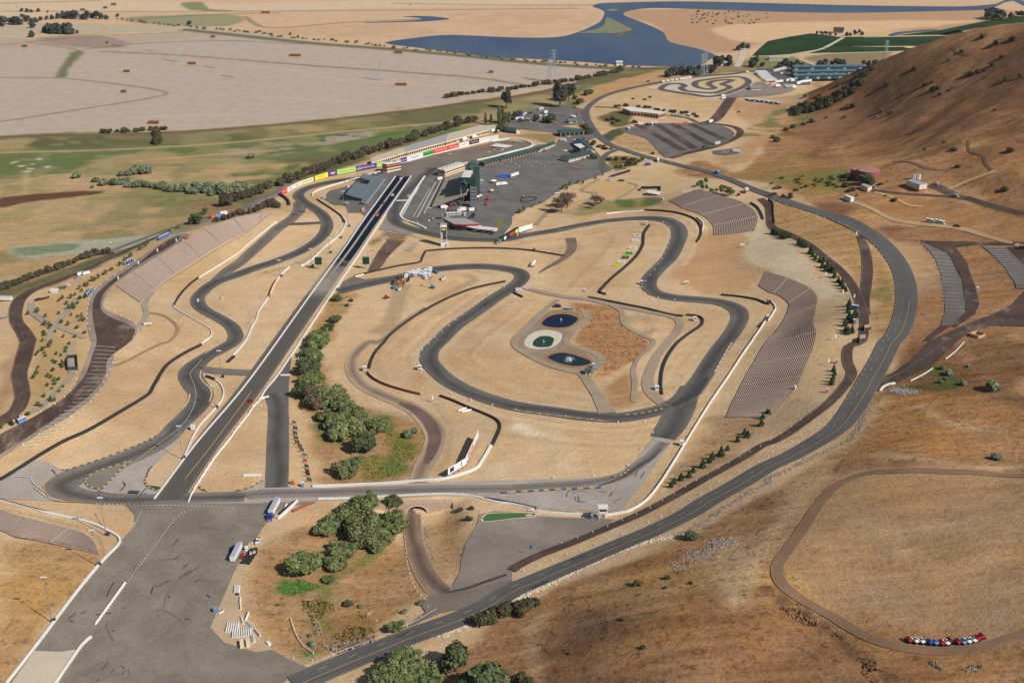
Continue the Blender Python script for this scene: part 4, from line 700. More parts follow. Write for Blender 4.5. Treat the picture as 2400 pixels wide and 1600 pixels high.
# ------------------------------------------------------------------ walls, terraces and buildings
CONC=mat('painted_concrete',(226,224,218),.8,.05);TYRE=mat('tyre_rubber',(54,48,48),.9,.3,1.2);GREYW=mat('grey_concrete',(170,160,148),.9)
ROOFG=mat('green_roof',(52,78,76),.5,.1,.8);WALLG=mat('green_cladding',(42,66,60),.6,.08);CREAM=mat('cream_stucco',(222,202,170),.9,.05);BROWN=mat('brown_band',(92,58,50),.8)
WROOF=mat('white_roof',(214,212,206),.7,.06);GLASS=mat('dark_glass',(34,40,48),.15,.1,.8,0,.5);RED=mat('red_trim',(170,46,56),.6,.08);STEEL=mat('galvanised_steel',(150,156,162),.5,.1,.8,.4);DSTEEL=mat('dark_steel',(62,66,72),.6,.1)
WHT=mat('white_paint',(228,228,226),.5,.03);BLK=mat('black_paint',(30,30,32),.6,.1);PINK=mat('terrace_bench',(186,163,147),.9,.08,.4);TREAD=mat('terrace_tread',(122,98,86),.95,.15,.4);TREADD=mat('terrace_tread_dark',(82,63,57),.95,.15,.4)
TANB=mat('tan_block',(196,158,128),.9,.06);RUST=mat('rust_tank',(142,88,80),.8,.1,.3);WOOD=mat('wood_brown',(128,84,60),.9,.12);GREYR=mat('grey_roof',(160,156,152),.8,.06);BLUE=mat('blue_plastic',(52,96,164),.5,.08);YEL=mat('sign_yellow',(232,224,60),.6,.03);ORA=mat('plant_orange',(214,122,48),.6,.1)
TX={}
def lettering(txt,size,m,parent,loc,rot,name='lettering',wide=None):
    c=bpy.data.curves.new('txt','FONT');c.body=txt;c.size=size;c.align_x='CENTER';c.align_y='CENTER';c.extrude=0.02;c.resolution_u=2
    o=bpy.data.objects.new('txt',c);COL.objects.link(o);me=bpy.data.meshes.new_from_object(o.evaluated_get(bpy.context.evaluated_depsgraph_get()));bpy.data.objects.remove(o);bpy.data.curves.remove(c)
    me.materials.clear();me.materials.append(m);r=bpy.data.objects.new(name,me);COL.objects.link(r);r.parent=parent;r.location=loc;r.rotation_euler=rot
    if wide:
        w=max((v.co.x for v in me.vertices),default=1)-min((v.co.x for v in me.vertices),default=0)
        for v in me.vertices:v.co.x*=wide/max(w,1e-3)
    return r
def frame(A,B):
    p=P(np.vstack([A,B]));d=p[1]-p[0];return p[0],math.atan2(d[1],d[0]),float(np.hypot(d[0],d[1])),float(min(p[:,2]))
def fframe(A,B,z):
    p=flat(np.vstack([A,B]),z);d=p[1]-p[0];return p[0],math.atan2(d[1],d[0]),float(np.hypot(d[0],d[1])),float(z)
def bldg(name,label,cat,A,B,depth,h,wm,rm,roof='gable',rh=2.0,over=.5,wins=0,doors=0,group=None,wh=1.2,wz=None,along=True,zflat=None):
    p,rz,L,z0=frame(A,B)if zflat is None else fframe(A,B,zflat);t=thing(name,label,cat,(p[0],p[1],z0-.2),rz,group)
    b=MB();b.box((L/2,depth/2,h/2),(L,depth,h));
    if roof=='gable':
        if along:b.add([(0,0,h),(0,depth,h),(0,depth/2,h+rh),(L,0,h),(L,depth,h),(L,depth/2,h+rh)],[(0,2,1),(3,4,5)])
        else:b.add([(0,0,h),(L,0,h),(L/2,0,h+rh),(0,depth,h),(L,depth,h),(L/2,depth,h+rh)],[(0,1,2),(3,5,4)])
    b.build('wall',wm,t);r=MB();o=over
    if roof=='flat':r.box((L/2,depth/2,h+.2),(L+2*o,depth+2*o,.4))
    elif along:
        s=rh/(depth/2)*o
        r.profile([(-o,h-s+.05),(depth/2,h+rh+.05),(depth+o,h-s+.05),(depth+o,h-s+.3),(depth/2,h+rh+.35),(-o,h-s+.3)],-o,L+o)
        r.v=[(y,x,z)for x,y,z in r.v];r.f=[f[::-1]for f in r.f]
    else:
        s=rh/(L/2)*o
        r.profile([(-o,h-s+.05),(L/2,h+rh+.05),(L+o,h-s+.05),(L+o,h-s+.3),(L/2,h+rh+.35),(-o,h-s+.3)],-o,depth+o)
    r.build('roof',rm,t)
    for i in range(wins):
        x=L*(i+.5)/wins;q=MB();q.box((0,-.03,0),(min(1.6,L/wins*.6),.1,wh));q.build('window',GLASS,t,(x,0,(wz or h*.55)))
    for i in range(doors):
        x=L*(i+.5)/doors+(L/max(wins,1)*.5 if wins else 0);x=min(x,L-1);q=MB();q.box((0,-.05,1.05),(1.2,.1,2.1));q.build('door',BROWN,t,(x,0,0))
    return t,L
def prismb(name,label,cat,roofpx,h,wm,rm,fascia=None,fh=.6,group=None,inset=.0,glassy=0):
    """a flat-roofed building from the outline of its roof edge, h metres above the ground"""
    z=P(roofpx)[:,2].mean();zg=z
    for _ in range(4):
        w=flat(roofpx,zg+h);zg=float(np.median(hgt(w[:,0],w[:,1])))
    w=flat(roofpx,zg+h);c=w[:,:2].mean(0);q=w[:,:2]-c
    if sum(q[i][0]*q[(i+1)%len(q)][1]-q[(i+1)%len(q)][0]*q[i][1]for i in range(len(q)))<0:q=q[::-1]
    t=thing(name,label,cat,(c[0],c[1],zg),0,group)
    b=MB();b.prism(list(q*(1-inset)),-.5,h-.05);b.build('wall',wm,t)
    r=MB();r.prism(list(q*1.02),h-.05,h+.15);r.build('roof',rm,t)
    if fascia is not None:r=MB();r.prism(list(q*1.035),h-fh,h-.06);r.build('fascia',fascia,t)
    if glassy:
        for i in range(len(q)):
            a,b2=q[i]*(1-inset),q[(i+1)%len(q)]*(1-inset);d=b2-a;L=np.hypot(*d)
            nrm=np.array([d[1],-d[0]])/L
            if nrm[1]>.2 or L<3:continue
            nw=max(1,int(L/3.2))
            for j in range(nw):
                m_=a+d*(j+.5)/nw+nrm*.04;s=MB();s.box((0,0,0),(L/nw*.7,.1,glassy));s.build('window',GLASS,t,(m_[0],m_[1],h*.48),math.atan2(d[1],d[0]))
    return t,q,zg
# ---- white barrier walls and tyre walls
WALLS=[
 ('white concrete wall along the left side of the drag strip',J(Lp),1.1,.9),('white concrete wall along the right side of the drag strip, ending above the creek trees',np.vstack([Rp[:2],k(1,2,(75,470))]),1.1,.9),
 ('long white wall at the left foot of the terrace by the esses',J(k(1,1,(190,470),(0,620)),k(0,1,(2200,750),(2000,880),(1830,985),(1750,1040),(1650,1150),(1590,1230),(1620,1275),(1750,1350),(1880,1425),(1940,1470),(1935,1530),(1880,1568)),k(0,2,(1850,30))),.9,.5),
 ('white wall curving along the hairpin left of the drag strip',J(k(0,2,(1700,1050),(1790,850),(1850,760),(1960,640),(2040,540),(2055,460),(2020,390),(1960,345))),1.0,.7),
 ('white wall between esses and drag strip, above the link road',J(k(0,2,(2100,180),(2250,10)),k(0,1,(2310,1450),(2352,1380)),k(1,1,(30,1290),(110,1170),(170,1050),(230,960),(310,885))),1.0,.7),
 ('white wall between the finish boards and the esses',J(k(1,1,(412,882),(500,830),(640,700),(770,590),(820,500),(825,470),(790,420))),1.0,.7),
 ('white wall around the inside of the bend beside the metal grandstand',k(1,1,(518,235),(530,205),(620,165),(800,110),(950,68)),1.2,.8),('short white wall above the metal grandstand',k(1,1,(1010,48),(1110,20),(1160,10)),1.2,.8),
 ('white pit wall curving along the main straight',k(1,1,(1550,58),(1440,220),(1335,390),(1332,425),(1370,460),(1460,490),(1560,535)),1.2,1.6),('inner pit wall line beside the pit lane',k(1,1,(1530,85),(1345,415)),.8,.6),
 ('white wall round the far end of the oval',J(k(1,0,(2170,1300),(2300,1280)),k(2,0,(0,1280),(110,1297),(185,1328),(160,1358),(0,1398)),k(1,0,(2200,1440),(2030,1478))),1.4,1.2),('white pit wall behind the cream suite building',k(1,0,(1940,1500),(1700,1560)),1.2,1.0),
 ('white wall along the upper edge of the lower straight',J(k(1,2,(520,1335),(900,1322),(1200,1308),(1500,1285),(1700,1270),(1850,1235),(2020,1170),(2090,1080),(2160,960))),1.1,1.4),('white wall along the lower edge of the lower straight, above the tunnel',J(k(1,2,(570,1452),(900,1445),(1200,1430),(1450,1415),(1800,1408),(2000,1430),(2200,1480),(2352,1500)),k(2,2,(200,1545)),k(2,3,(150,-8),(420,18),(700,28))),1.1,.9),
 ('white wall from the marshal tower up past the terrace straight',J(k(2,3,(850,35),(1000,10)),k(2,2,(1060,1568),(1200,1490),(1300,1390),(1400,1250),(1500,1090),(1640,860),(1750,680),(1880,480),(2050,230),(2200,10)),k(2,1,(2230,1530),(2352,1330))),1.1,.8),
 ('white wall inside the lower terrace bend',k(3,1,(0,1385),(60,1290),(70,1260),(40,1215),(0,1190)),1.1,.7),('white outer wall at the upper terrace bend',k(2,1,(1705,660),(1745,560),(1755,490),(1700,430)),1.1,.6),('white wall above the top bend',k(2,1,(865,400),(1000,385),(1215,370)),1.1,.7),
 ('white wall beside the burnout pad, running to the bottom edge',J(k(0,3,(60,1580),(280,1300),(500,1010),(900,500),(1085,310),(1102,260),(1080,225),(1000,180),(850,110),(700,70),(420,10)),k(0,2,(300,1540),(0,1465))),1.1,1.1),('white wall beside the sandy pad at the bottom',k(0,3,(500,1590),(640,1390),(760,1220),(840,1150)),1.1,1.0),
 ('white wall beside the creek trees',k(1,2,(385,180),(410,100),(440,50),(475,0)),1.0,.6),('white wall curving off the access road at the right',k(3,2,(1030,462),(1060,425),(1110,400),(1165,388)),1.0,1.2),('thin white rail on the bank above the right road',k(3,2,(1310,365),(1420,310),(1515,250)),.7,.3),('thin white rail higher on the bank at the right',k(3,2,(1630,165),(1720,95),(1800,10)),.7,.3),
 ('white wall behind the road mouth near the paddock',k(2,1,(1555,200),(1650,185)),1.1,.6),('short white wall by the banner row',k(1,2,(0,1230),(50,1232)),1.0,1.0),('white wall in the grass beside the hairpin',k(0,2,(2235,1235),(2352,1230)),1.0,1.0),('white wall by the scoring pylon terrace',k(1,1,(910,975),(990,955)),.9,.5)]
for lab,q,h,w in WALLS:wallpath('barrier_wall',lab,'wall',q,h,w,CONC,4.0,group='white barrier walls')
TY=[
 ('long tyre wall above the left hairpin',J(k(0,2,(0,1275),(150,1185),(330,1070),(560,935),(830,810),(1080,665),(1350,500),(1420,400),(1490,280),(1560,200),(1700,110),(1850,35))),1.3,1.8),('tyre wall on the inside of the left esses',k(0,1,(1825,985),(1730,1060),(1650,1150),(1595,1240)),1.2,1.2),('tyre wall by the ad panels at the first bend',k(1,1,(212,225),(260,250),(300,290),(305,320)),2.0,2.2),('tyre wall in front of the metal grandstand lot',k(1,1,(560,268),(640,320),(730,380),(790,430),(810,480)),1.2,1.2),
 ('tyre wall left of the scoring pylon terrace',k(1,1,(905,972),(1100,925),(1300,880),(1500,845),(1530,800),(1560,740)),1.2,1.1),('tyre wall below the scoring pylon',J(k(1,1,(1560,742),(1800,722),(2100,715),(2352,722)),k(2,1,(150,735),(350,765),(480,788))),1.2,1.1),('tyre wall inside the big left loop',J(k(1,1,(2290,1022),(2150,1050),(1950,1100),(1700,1205),(1450,1350),(1250,1500)),k(1,2,(1180,10),(1100,100),(1060,180),(1040,250))),1.3,1.4),
 ('tyre wall in the middle of the upper infield beside the billboards',k(2,1,(1262,505),(1215,580),(1205,680),(1150,780),(1050,880),(930,980),(840,1070),(805,1120),(860,1140)),1.4,1.8),('tyre wall above the ponds',k(2,1,(700,1168),(850,1195),(1050,1235),(1250,1275),(1450,1325),(1570,1340)),1.3,1.6),('tyre wall curling round the infield marshal post',J(k(2,1,(1600,1330),(1700,1340),(1750,1370),(1740,1420),(1640,1490),(1560,1550)),k(2,2,(1500,40),(1420,160),(1380,280),(1370,400),(1380,490))),1.3,1.6),
 ('tyre wall at the foot of the upper terrace bend',k(2,1,(1215,365),(1400,375),(1550,400),(1680,450),(1735,520),(1735,590),(1700,660)),1.3,1.5),('tyre wall at the top of the lower terrace bend',J(k(2,1,(1920,1145),(2080,1160),(2250,1190),(2352,1230)),k(3,1,(20,1200))),1.3,1.5),('tyre wall on the inside of the terrace straight',k(2,1,(2265,1440),(2352,1350)),1.2,1.2),('tyre wall left of the creek road bend',J(k(1,2,(1690,505),(1800,545),(1950,610),(2100,670),(2210,725),(2245,780),(2220,860),(2170,960))),1.3,1.4),
 ('short tyre wall by the upper infield crossing',k(2,1,(15,1125),(95,1165)),1.3,1.6),('short tyre wall at the hairpin link road',k(0,2,(1895,325),(1975,355)),1.3,1.8),('tyre stack wall below the link road',k(0,2,(2090,195),(2150,140)),1.2,2.0),('short tyre wall across the closed chute, far',k(1,1,(398,383),(450,382)),.9,1.2),('short tyre wall across the closed chute, near',k(1,1,(328,409),(385,407)),.9,1.2),('tyre wall left of the bottom terrace',J(k(0,2,(0,1462),(300,1540)),k(0,3,(430,5))),1.2,.9),('tyre wall along the lower straight by the marshal tower',J(k(1,2,(2100,1448),(2352,1492)),k(2,2,(220,1540))),1.3,1.1)]
for lab,q,h,w in TY:wallpath('tyre_wall',lab,'tyre wall',q,h,w,TYRE,3.0,group='tyre walls',top=w*.8)
for lab,q,m_ in(('red and white barrier boards on the wall between esses and strip',k(1,1,(120,1165),(150,1080),(190,1010)),RED),('brown hoarding along the infield road',k(1,2,(1020,290),(1080,350),(1200,410),(1400,470),(1510,495)),WOOD),('rust brown fence panels by the lower straight',k(1,2,(340,1568),(490,1500)),RUST),('dark screen along the upper terrace rear',k(2,1,(2190,300),(2260,350),(2300,420),(2310,450)),DSTEEL),('dark retaining screen beside the road above the upper terrace',k(3,1,(0,270),(45,310),(50,400),(60,490)),DSTEEL)):
    wallpath('hoarding',lab,'hoarding',q,1.8,.4,m_,4.0)
# ---- concrete terraces: rows of benches following the slope
def terrace(label,front,rear,n,aisles,tm,bm=PINK,frac=.5,group='concrete spectator terraces',ah=.16):
    a=catmull(P(front)[:,:2],3.0);b=catmull(P(rear)[:,:2],3.0);m_=60
    def rs(c):
        L=np.concatenate([[0],np.cumsum(np.linalg.norm(np.diff(c,axis=0),axis=1))]);s=np.linspace(0,L[-1],m_);return np.column_stack([np.interp(s,L,c[:,i])for i in(0,1)])
    a,b=rs(a),rs(b);c=(a.mean(0)+b.mean(0))/2;zc=float(hgt(c[0],c[1]));t=thing('terrace_stand',label,'terrace',(c[0],c[1],zc),0,group)
    def strip(t0,t1,u0,u1,h,name,mm,sub):
        us=np.arange(u0,u1)if sub is None else sub;V=[];Fc=[]
        for tt in(t0,t1):
            q=a[us]*(1-tt)+b[us]*tt;V.append(np.column_stack([q-c,hgt(q[:,0],q[:,1])-zc+.3+h]))
        k0=len(us);lo=[v-np.array([0,0,h+.6])for v in V];VV=np.vstack([V[0],V[1],lo[0],lo[1]])
        for i in range(k0-1):Fc+=[(i,i+1,k0+i+1,k0+i),(i,2*k0+i,2*k0+i+1,i+1),(k0+i+1,3*k0+i+1,3*k0+i,k0+i)]
        Fc+=[(0,k0,3*k0,2*k0),(k0-1,3*k0-1,4*k0-1,2*k0-1)];return newmesh(name,VV,Fc,mm,parent=t)
    V=[];ts=np.linspace(0,1,n+1)
    for tt in ts:q=a*(1-tt)+b*tt;V.append(np.column_stack([q-c,hgt(q[:,0],q[:,1])-zc+.32]))
    V=np.vstack(V);idx=np.arange((n+1)*m_).reshape(n+1,m_);Fc=np.stack([idx[:-1,:-1],idx[:-1,1:],idx[1:,1:],idx[1:,:-1]],-1).reshape(-1,4)
    p=V[Fc[0]];Fc=Fc[:,::-1]if np.cross(p[1]-p[0],p[2]-p[0])[2]<0 else Fc
    newmesh('deck',V,Fc,tm,parent=t)
    for i in range(n):strip((i+.02)/n,(i+.02+frac)/n,0,m_,.42,'bench_row',bm,None)
    for f_ in aisles:
        i=int(f_*(m_-1));i=min(max(i,0),m_-2);V=[];Fc=[]
        for tt in np.linspace(0,1,2*n):
            for w_ in(0,1):
                q=a*(1-tt)+b*tt;d=q[i+1]-q[i];d/=np.linalg.norm(d);r=q[i]+d*(w_*1.3);V.append((r[0]-c[0],r[1]-c[1],float(hgt(r[0],r[1]))-zc+.3+.55))
        for j in range(2*n-1):Fc.append((2*j,2*j+1,2*j+3,2*j+2))
        newmesh('aisle',V,Fc,mat('aisle_concrete',(172,158,144)),parent=t)
    return t
terrace('long straight pinkish concrete terrace on the left bank above the esses',J(k(0,1,(1290,1215),(1400,1110),(1560,985),(1830,815),(2100,650),(2330,520)),k(1,1,(40,480),(120,420))),J(k(0,1,(1060,1055),(1150,970),(1330,860),(1560,720),(1850,560),(2050,470),(2250,415)),k(1,1,(0,400),(190,375))),16,(.14,.3,.46,.62,.78,.92),TREAD)
terrace('fan-shaped dark striped terrace at the top right bend',k(2,1,(1440,280),(1560,345),(1700,395),(1800,450),(1850,520),(1855,600)),k(2,1,(1690,182),(1900,228),(2080,275),(2200,345),(2255,430),(2225,555)),25,(.3,.56,.8),TREADD,frac=.42)
terrace('large sweeping dark striped terrace on the right hillside',J(k(2,1,(2265,1060),(2352,1115)),k(3,1,(90,1145),(170,1200),(195,1250),(150,1370),(60,1500)),k(2,2,(2330,20),(2240,170),(2130,360),(2030,560),(1970,700))),J(k(2,1,(2330,925)),k(3,1,(30,940),(240,1010),(400,1090),(450,1180),(430,1300),(410,1400),(440,1480)),k(3,2,(410,60),(330,240),(260,400),(110,590)),k(2,2,(2352,690))),29,(.1,.2,.32,.44,.56,.68,.8,.9),TREADD,frac=.4)
terrace('curved pinkish terrace at the bottom left corner',k(0,3,(-150,-60),(100,15),(300,70),(620,150),(780,205),(870,285),(905,385)),k(0,3,(-150,120),(20,180),(150,235),(320,265),(520,305),(700,345),(860,385)),17,(.62,),TREAD)
terrace('small flat terrace strip in the grass left of the scoring pylon',k(1,1,(1190,825),(1320,745),(1440,745)),k(1,1,(1240,790),(1380,690),(1500,655)),5,(),TREAD,group=None)
# metal grandstand
z2=lambda*p:zz(640,360,6.533,*p)
p,rz,L,z0=frame(z2((1400,790)),z2((1690,415)));t=thing('metal_grandstand','dark grey metal grandstand with open frame beside the drag strip','grandstand',p,rz);nr=15;dep=20.0
SEATM=mat('alu_seat',(98,112,122),.55,.1,.5,.2);SEATD=mat('alu_seat_light',(156,166,172),.55,.1,.5,.2)
for i in range(nr):
    y=dep*i/nr;z=1.6+5.2*i/nr;b=MB();segs=[(0,L)]if i<3 else([(.12*L,L)]if i<7 else[(.12*L,.62*L),(.8*L,L)])
    for a,e in segs:b.box(((a+e)/2,y+.75,z),(e-a,1.3,.25));b.box(((a+e)/2,y+.4,z+.4),(e-a,.45,.08),0,1)
    b.build('seat_row',[SEATM,SEATD],t)
for i in range(9):
    x=L*(i+.2)/8.6;b=MB();
    for j in range(4):y=dep*(j+.5)/4;z=1.5+5.2*(y/dep);b.tube((x,y,-.3),(x,y,z-.2),.12)
    b.tube((x,.3,.3),(x,dep-1,6.2),.1);b.build('support_frame',DSTEEL,t)
b=MB();b.box((L/2,-1.6,1.2),(L,2.6,.2));[b.box((L*(i+.5)/12,-2.8,1.9),(.08,.08,1.2))for i in range(12)];b.box((L/2,-2.8,2.5),(L,.08,.08));b.build('walkway',SEATD,t)
b=MB();b.box((L*.37,dep+.1,7.1),(L*.5,.1,1.2));b.build('back_panel',DSTEEL,t)
# main grandstand with press boxes and stair towers
p,rz,L,z0=frame(z1((340,478)),z1((90,1005)));MG=thing('main_grandstand','big grandstand with green roofed press boxes and grey stair towers','grandstand',p,rz)
def loc(px):q=P1(px)-p;c,s=math.cos(-rz),math.sin(-rz);return q[0]*c-q[1]*s,q[0]*s+q[1]*c
xC,yC=loc(z1((632,978)));xR,yR=loc(z1((945,800)));xS,yS=loc(z1((862,985)));xF,yF=loc(z1((1010,640)))
print('main stand',L,xC,yC,xR,yR,xS,yS,xF,yF)
nr=22;dep=yC+5;top=14.0
for i in range(nr):
    y=1+dep*i/nr;z=1.2+(top-1.2)*i/nr;b=MB();b.box((L/2,y+dep/nr/2,z),(L,dep/nr,.35));b.box((L/2,y+.5,z+.45),(L,.5,.12),0,1);b.build('seat_row',[mat('stand_tread',(150,142,130),.9),mat('stand_seat',(186,176,152),.8)],MG)
b=MB();b.box((L/2,.4,1.5),(L,.15,3.0));b.build('front_rail',STEEL,MG)
for i in range(8):
    b=MB();x=L*(i+.5)/8
    for j in range(5):y=2+dep*j/5;b.tube((x,y,-.3),(x,y,1.0+(top-1.2)*j/5),.25)
    b.tube((x,1,.8),(x,dep,top-.6),.22);b.build('support_frame',DSTEEL,MG)
x1=xC-3;x0=x1-46;xm=x1-9
b=MB();b.box(((xm+x0)/2,yR-2.5,12.75),(xm-x0,5,25.5));b.build('rear_wall',WALLG,MG)
b=MB();b.box(((xm+x0+14)/2,(yC+yR-5)/2,22),(xm-x0-14,yR-5-yC,6.4));b.build('press_box',WALLG,MG)
b=MB();b.box(((xm+x0+14)/2,(yC+yR-5)/2,25.4),(xm-x0-13,yR-4.4-yC,.4));[b.box((xm-3-4*i,yC+3+(i%3)*2.5,26.1),(1.6,1.4,1.1))for i in range(5)];b.build('roof',WROOF,MG)
def gable(x0_,x1_,y0_,y1_,h,rh,nm,o=.8):
    b=MB();ym=(y0_+y1_)/2;V=[(x0_-o,y0_-o,h-.4),(x1_+o,y0_-o,h-.4),(x1_+o,ym,h+rh),(x0_-o,ym,h+rh),(x0_-o,y1_+o,h-.4),(x1_+o,y1_+o,h-.4)]
    b.add(V+[(a,b2,c-.3)for a,b2,c in V],[(0,1,2,3),(3,2,5,4),(6,9,8,7),(9,10,11,8),(0,6,7,1),(4,5,11,10),(1,7,8,2),(2,8,11,5),(0,3,9,6),(3,4,10,9)]);return b.build(nm,ROOFG,MG)
b=MB();b.box(((x1+xm)/2,(yC-1+yR-8)/2,16.7),(x1-xm,yR-7-yC,7.6));b.build('suite_box',WALLG,MG);gable(xm,x1,yC-1,yR-8,20.6,3,'gable_roof')
for i in range(3):b=MB();b.box((x1+.05,yC+1.2+i*3.2,17.6),(.1,2.2,1.8));b.build('window',GLASS,MG)
b=MB();b.box((x0+1,(yC+yR-5)/2,18),(26,yR-5-yC,12));b.build('suite_box',WALLG,MG);gable(x0-12,x0+14,yC,yR-4,24.2,4.2,'gable_roof')
for(xx,yy,hh)in((xS,yS,20),(x0+4,yR+3.2,25)):
    b=MB();w=2.6
    for a,e in((-w,-w),(w,-w),(w,w),(-w,w)):b.tube((xx+a,yy+e,-.3),(xx+a,yy+e,hh),.2,n=4)
    nl=6
    for i in range(nl):z=hh*(i+.7)/nl;b.box((xx-w+.6,yy,z),(1.4,2*w,.25));b.box((xx+w-.6,yy,z-hh/nl/2),(1.4,2*w,.25));b.box((xx,yy-w,z+.6),(2*w,.12,1.0));b.box((xx+w,yy,z+.3),(.12,2*w,1.0));b.tube((xx-w,yy-1,z),(xx+w,yy-1,z-hh/nl/2),.35,n=4)
    b.build('stair_tower',STEEL,MG)
b=MB();b.tube((xC,yC,-.3),(xC,yC,18.5),.45,n=8);b.tube((xm-2,yC+.6,1),(xm-2,yC+.6,18.5),.45,n=8);b.build('column',STEEL,MG)
# ---- buildings of the paddock
t,q,zg=prismb('control_tower','white control tower with dark window bands behind the drag strip start','building',z2((1672,150),(1700,128),(1945,98),(1955,118),(1742,160)),9.5,CREAM,WROOF)
for i,z in enumerate((7.6,5.0,2.4)):b=MB();b.prism(list(q*1.03),z,z+1.0);b.build('window_band',mat('band_glass',(58,34,36),.3),t)
b=MB();b.prism(list(q*1.04),6.1,7.3);b.build('sign_band',mat('band_red',(196,90,78),.7),t);b=MB();b.prism(list(q*1.04),8.75,9.6);b.build('parapet',mat('tower_white',(222,214,206),.7),t)
for i,(x,y)in enumerate(((-4,.5),(-1,.8),(2.5,1.2),(4.5,1.6))):b=MB();b.box((x,y,10.3),(1.6,1.4,1.4));b.build('roof_unit',STEEL,t)
t,L=bldg('suite_building','cream two-storey suite building with brown band and white roof beside the grandstand','building',z1((335,440)),z1((700,312)),9,7.4,CREAM,WROOF,'flat',over=.4,wins=10,wz=2.0)
b=MB();b.box((L/2,4.5,4.9),(L+.3,9.3,1.1));b.build('brown_band',BROWN,t)
for i in range(5):b=MB();b.box((L*(i+.6)/5.5,5,8.2),(1.5,1.2,.9));b.build('roof_unit',STEEL,t)
t,q,zg=prismb('club_building','grey roofed pavilion with red fascia by the scoring pylon','building',zz(1020,490,9.046,(170,195),(640,202),(935,312),(560,325),(390,312)),6.2,mat('navy_wall',(44,46,62),.8),GREYR,RED,1.3,inset=.06,glassy=2.4)
z7=lambda*p:zz(1020,490,9.046,*p)
for i,(lab,c)in enumerate((('white canopy with red edging, nearest the club building',z7((530,328),(870,313),(935,338),(620,354))),('white canopy with red edging, second from the club building',z7((640,372),(950,345),(1020,364),(800,400))),('largest white canopy in the middle of the canopy row',z7((820,412),(1060,375),(1205,391),(1010,428))),('white canopy with red edging, second from the road',z7((1040,442),(1200,396),(1335,402),(1180,444))),('small white canopy at the road end of the canopy row',z7((1205,466),(1300,418),(1335,425),(1290,475))))):
    w=flat(c,4.0+float(P1(z7((900,480)))[2]));cc=w[:,:2].mean(0);qq=w[:,:2]-cc;zg=float(hgt(*cc));t=thing('canopy',lab,'canopy',(cc[0],cc[1],zg),0,'canopies by the club building')
    if sum(qq[j][0]*qq[(j+1)%4][1]-qq[(j+1)%4][0]*qq[j][1]for j in range(4))<0:qq=qq[::-1]
    b=MB();b.prism(list(qq*.97),3.95,4.12);b.build('canopy_roof',WHT,t);b=MB();b.prism(list(qq),3.5,3.94);b.build('edging',RED,t)
    for v in qq:b=MB();b.tube((v[0]*.92,v[1]*.92,-.3),(v[0]*.92,v[1]*.92,3.5),.15);b.build('post',STEEL,t)
# scoring pylon
p0=P1(z7((185,778)));t=thing('scoring_pylon','tall white scoring pylon with black lap board and yellow emblem','pylon',p0,.12)
b=MB();b.box((0,0,9.5),(5.2,3.0,19.0));b.build('column',WHT,t);b=MB();b.box((0,-1.53,11.2),(4.6,.1,11.0));b.build('lap_board',BLK,t)
b=MB();V=[(1.7*math.cos(a),-1.62,14.9+.95*math.sin(a))for a in np.linspace(0,2*math.pi,24,endpoint=False)];b.add(V,[tuple(range(24))]);b.build('emblem',mat('emblem_yellow',(232,196,60),.6),t)
for i in range(8):b=MB();b.box((.7,-1.6,12.9-i*.95),(2.6,.06,.12));b.build('board_line',GREYR,t)
b=MB();b.box((-1.55,-1.6,9.4),(.8,.06,6.2));b.build('number_strip',WHT,t);b=MB();b.box((0,-1.56,4.4),(4.0,.06,.9));b.build('sign_strip',DSTEEL,t)
b=MB();b.box((2.9,-1.4,1.4),(2.2,2.4,2.8));b.build('base_block',CREAM,t);b=MB();b.box((0,0,19.3),(5.6,3.3,.6));b.build('cap',GREYR,t)
# footbridge with advertising panels
E=P(z7((1395,725),(1772,568),(2062,432)));d=E[1]-E[0];rz=math.atan2(d[1],d[0]);L=np.hypot(d[0],d[1]);t=thing('footbridge','dark green footbridge over the track hung with advertising panels','bridge',E[0],rz)
def slab(b,x0,x1,y,th,za0,za1,zb0,zb1,m=0):
    b.add([(x0,y,za0),(x1,y,zb0),(x1,y,zb1),(x0,y,za1),(x0,y+th,za0),(x1,y+th,zb0),(x1,y+th,zb1),(x0,y+th,za1)],[(0,1,2,3),(5,4,7,6),(3,2,6,7),(0,4,5,1),(1,5,6,2),(0,3,7,4)],m)
b=MB();slab(b,0,L,0,2.6,1.0,4.4,4.2,7.8);b.build('bridge_deck',mat('bridge_green',(26,58,50),.6),t)
for nm,a,e,mm in(('white_panel',.17,.29,WHT),('navy_panel',.31,.50,mat('navy',(32,44,96))),('red_panel',.5,.74,mat('panel_red',(206,62,58),.6)),('yellow_panel',.8,.98,YEL)):
    b=MB();zf=lambda f:1.0+3.2*f;slab(b,L*a,L*e,-.06,.05,zf(a)+.3,zf(a)+3.0,zf(e)+.3,zf(e)+3.0);b.build(nm,mm,t)
b=MB();b.box((L-1.5,1.3,2.0),(2.4,2.2,4.6));b.build('tower_leg',GREYW,t);b=MB();b.box((-.8,1.3,1.6),(2.4,2.6,3.8));b.box((-3.2,1.5,.9),(3.4,2.0,2.0));b.build('stair_leg',STEEL,t)
d=E[2]-E[1];rz=math.atan2(d[1],d[0]);L=np.hypot(d[0],d[1]);t=thing('billboard','large blank white billboard running uphill from the footbridge','billboard',E[1],rz);b=MB();dz=E[2][2]-E[1][2];slab(b,.3,L,0,.4,2.8,7.4,1.2+dz,5.2+dz);b.build('panel',WHT,t);[MB().tube((L*f,.7,-.5+dz*f),(L*f,.7,5+dz*f),.2).build('post',DSTEEL,t)for f in(.1,.5,.9)]
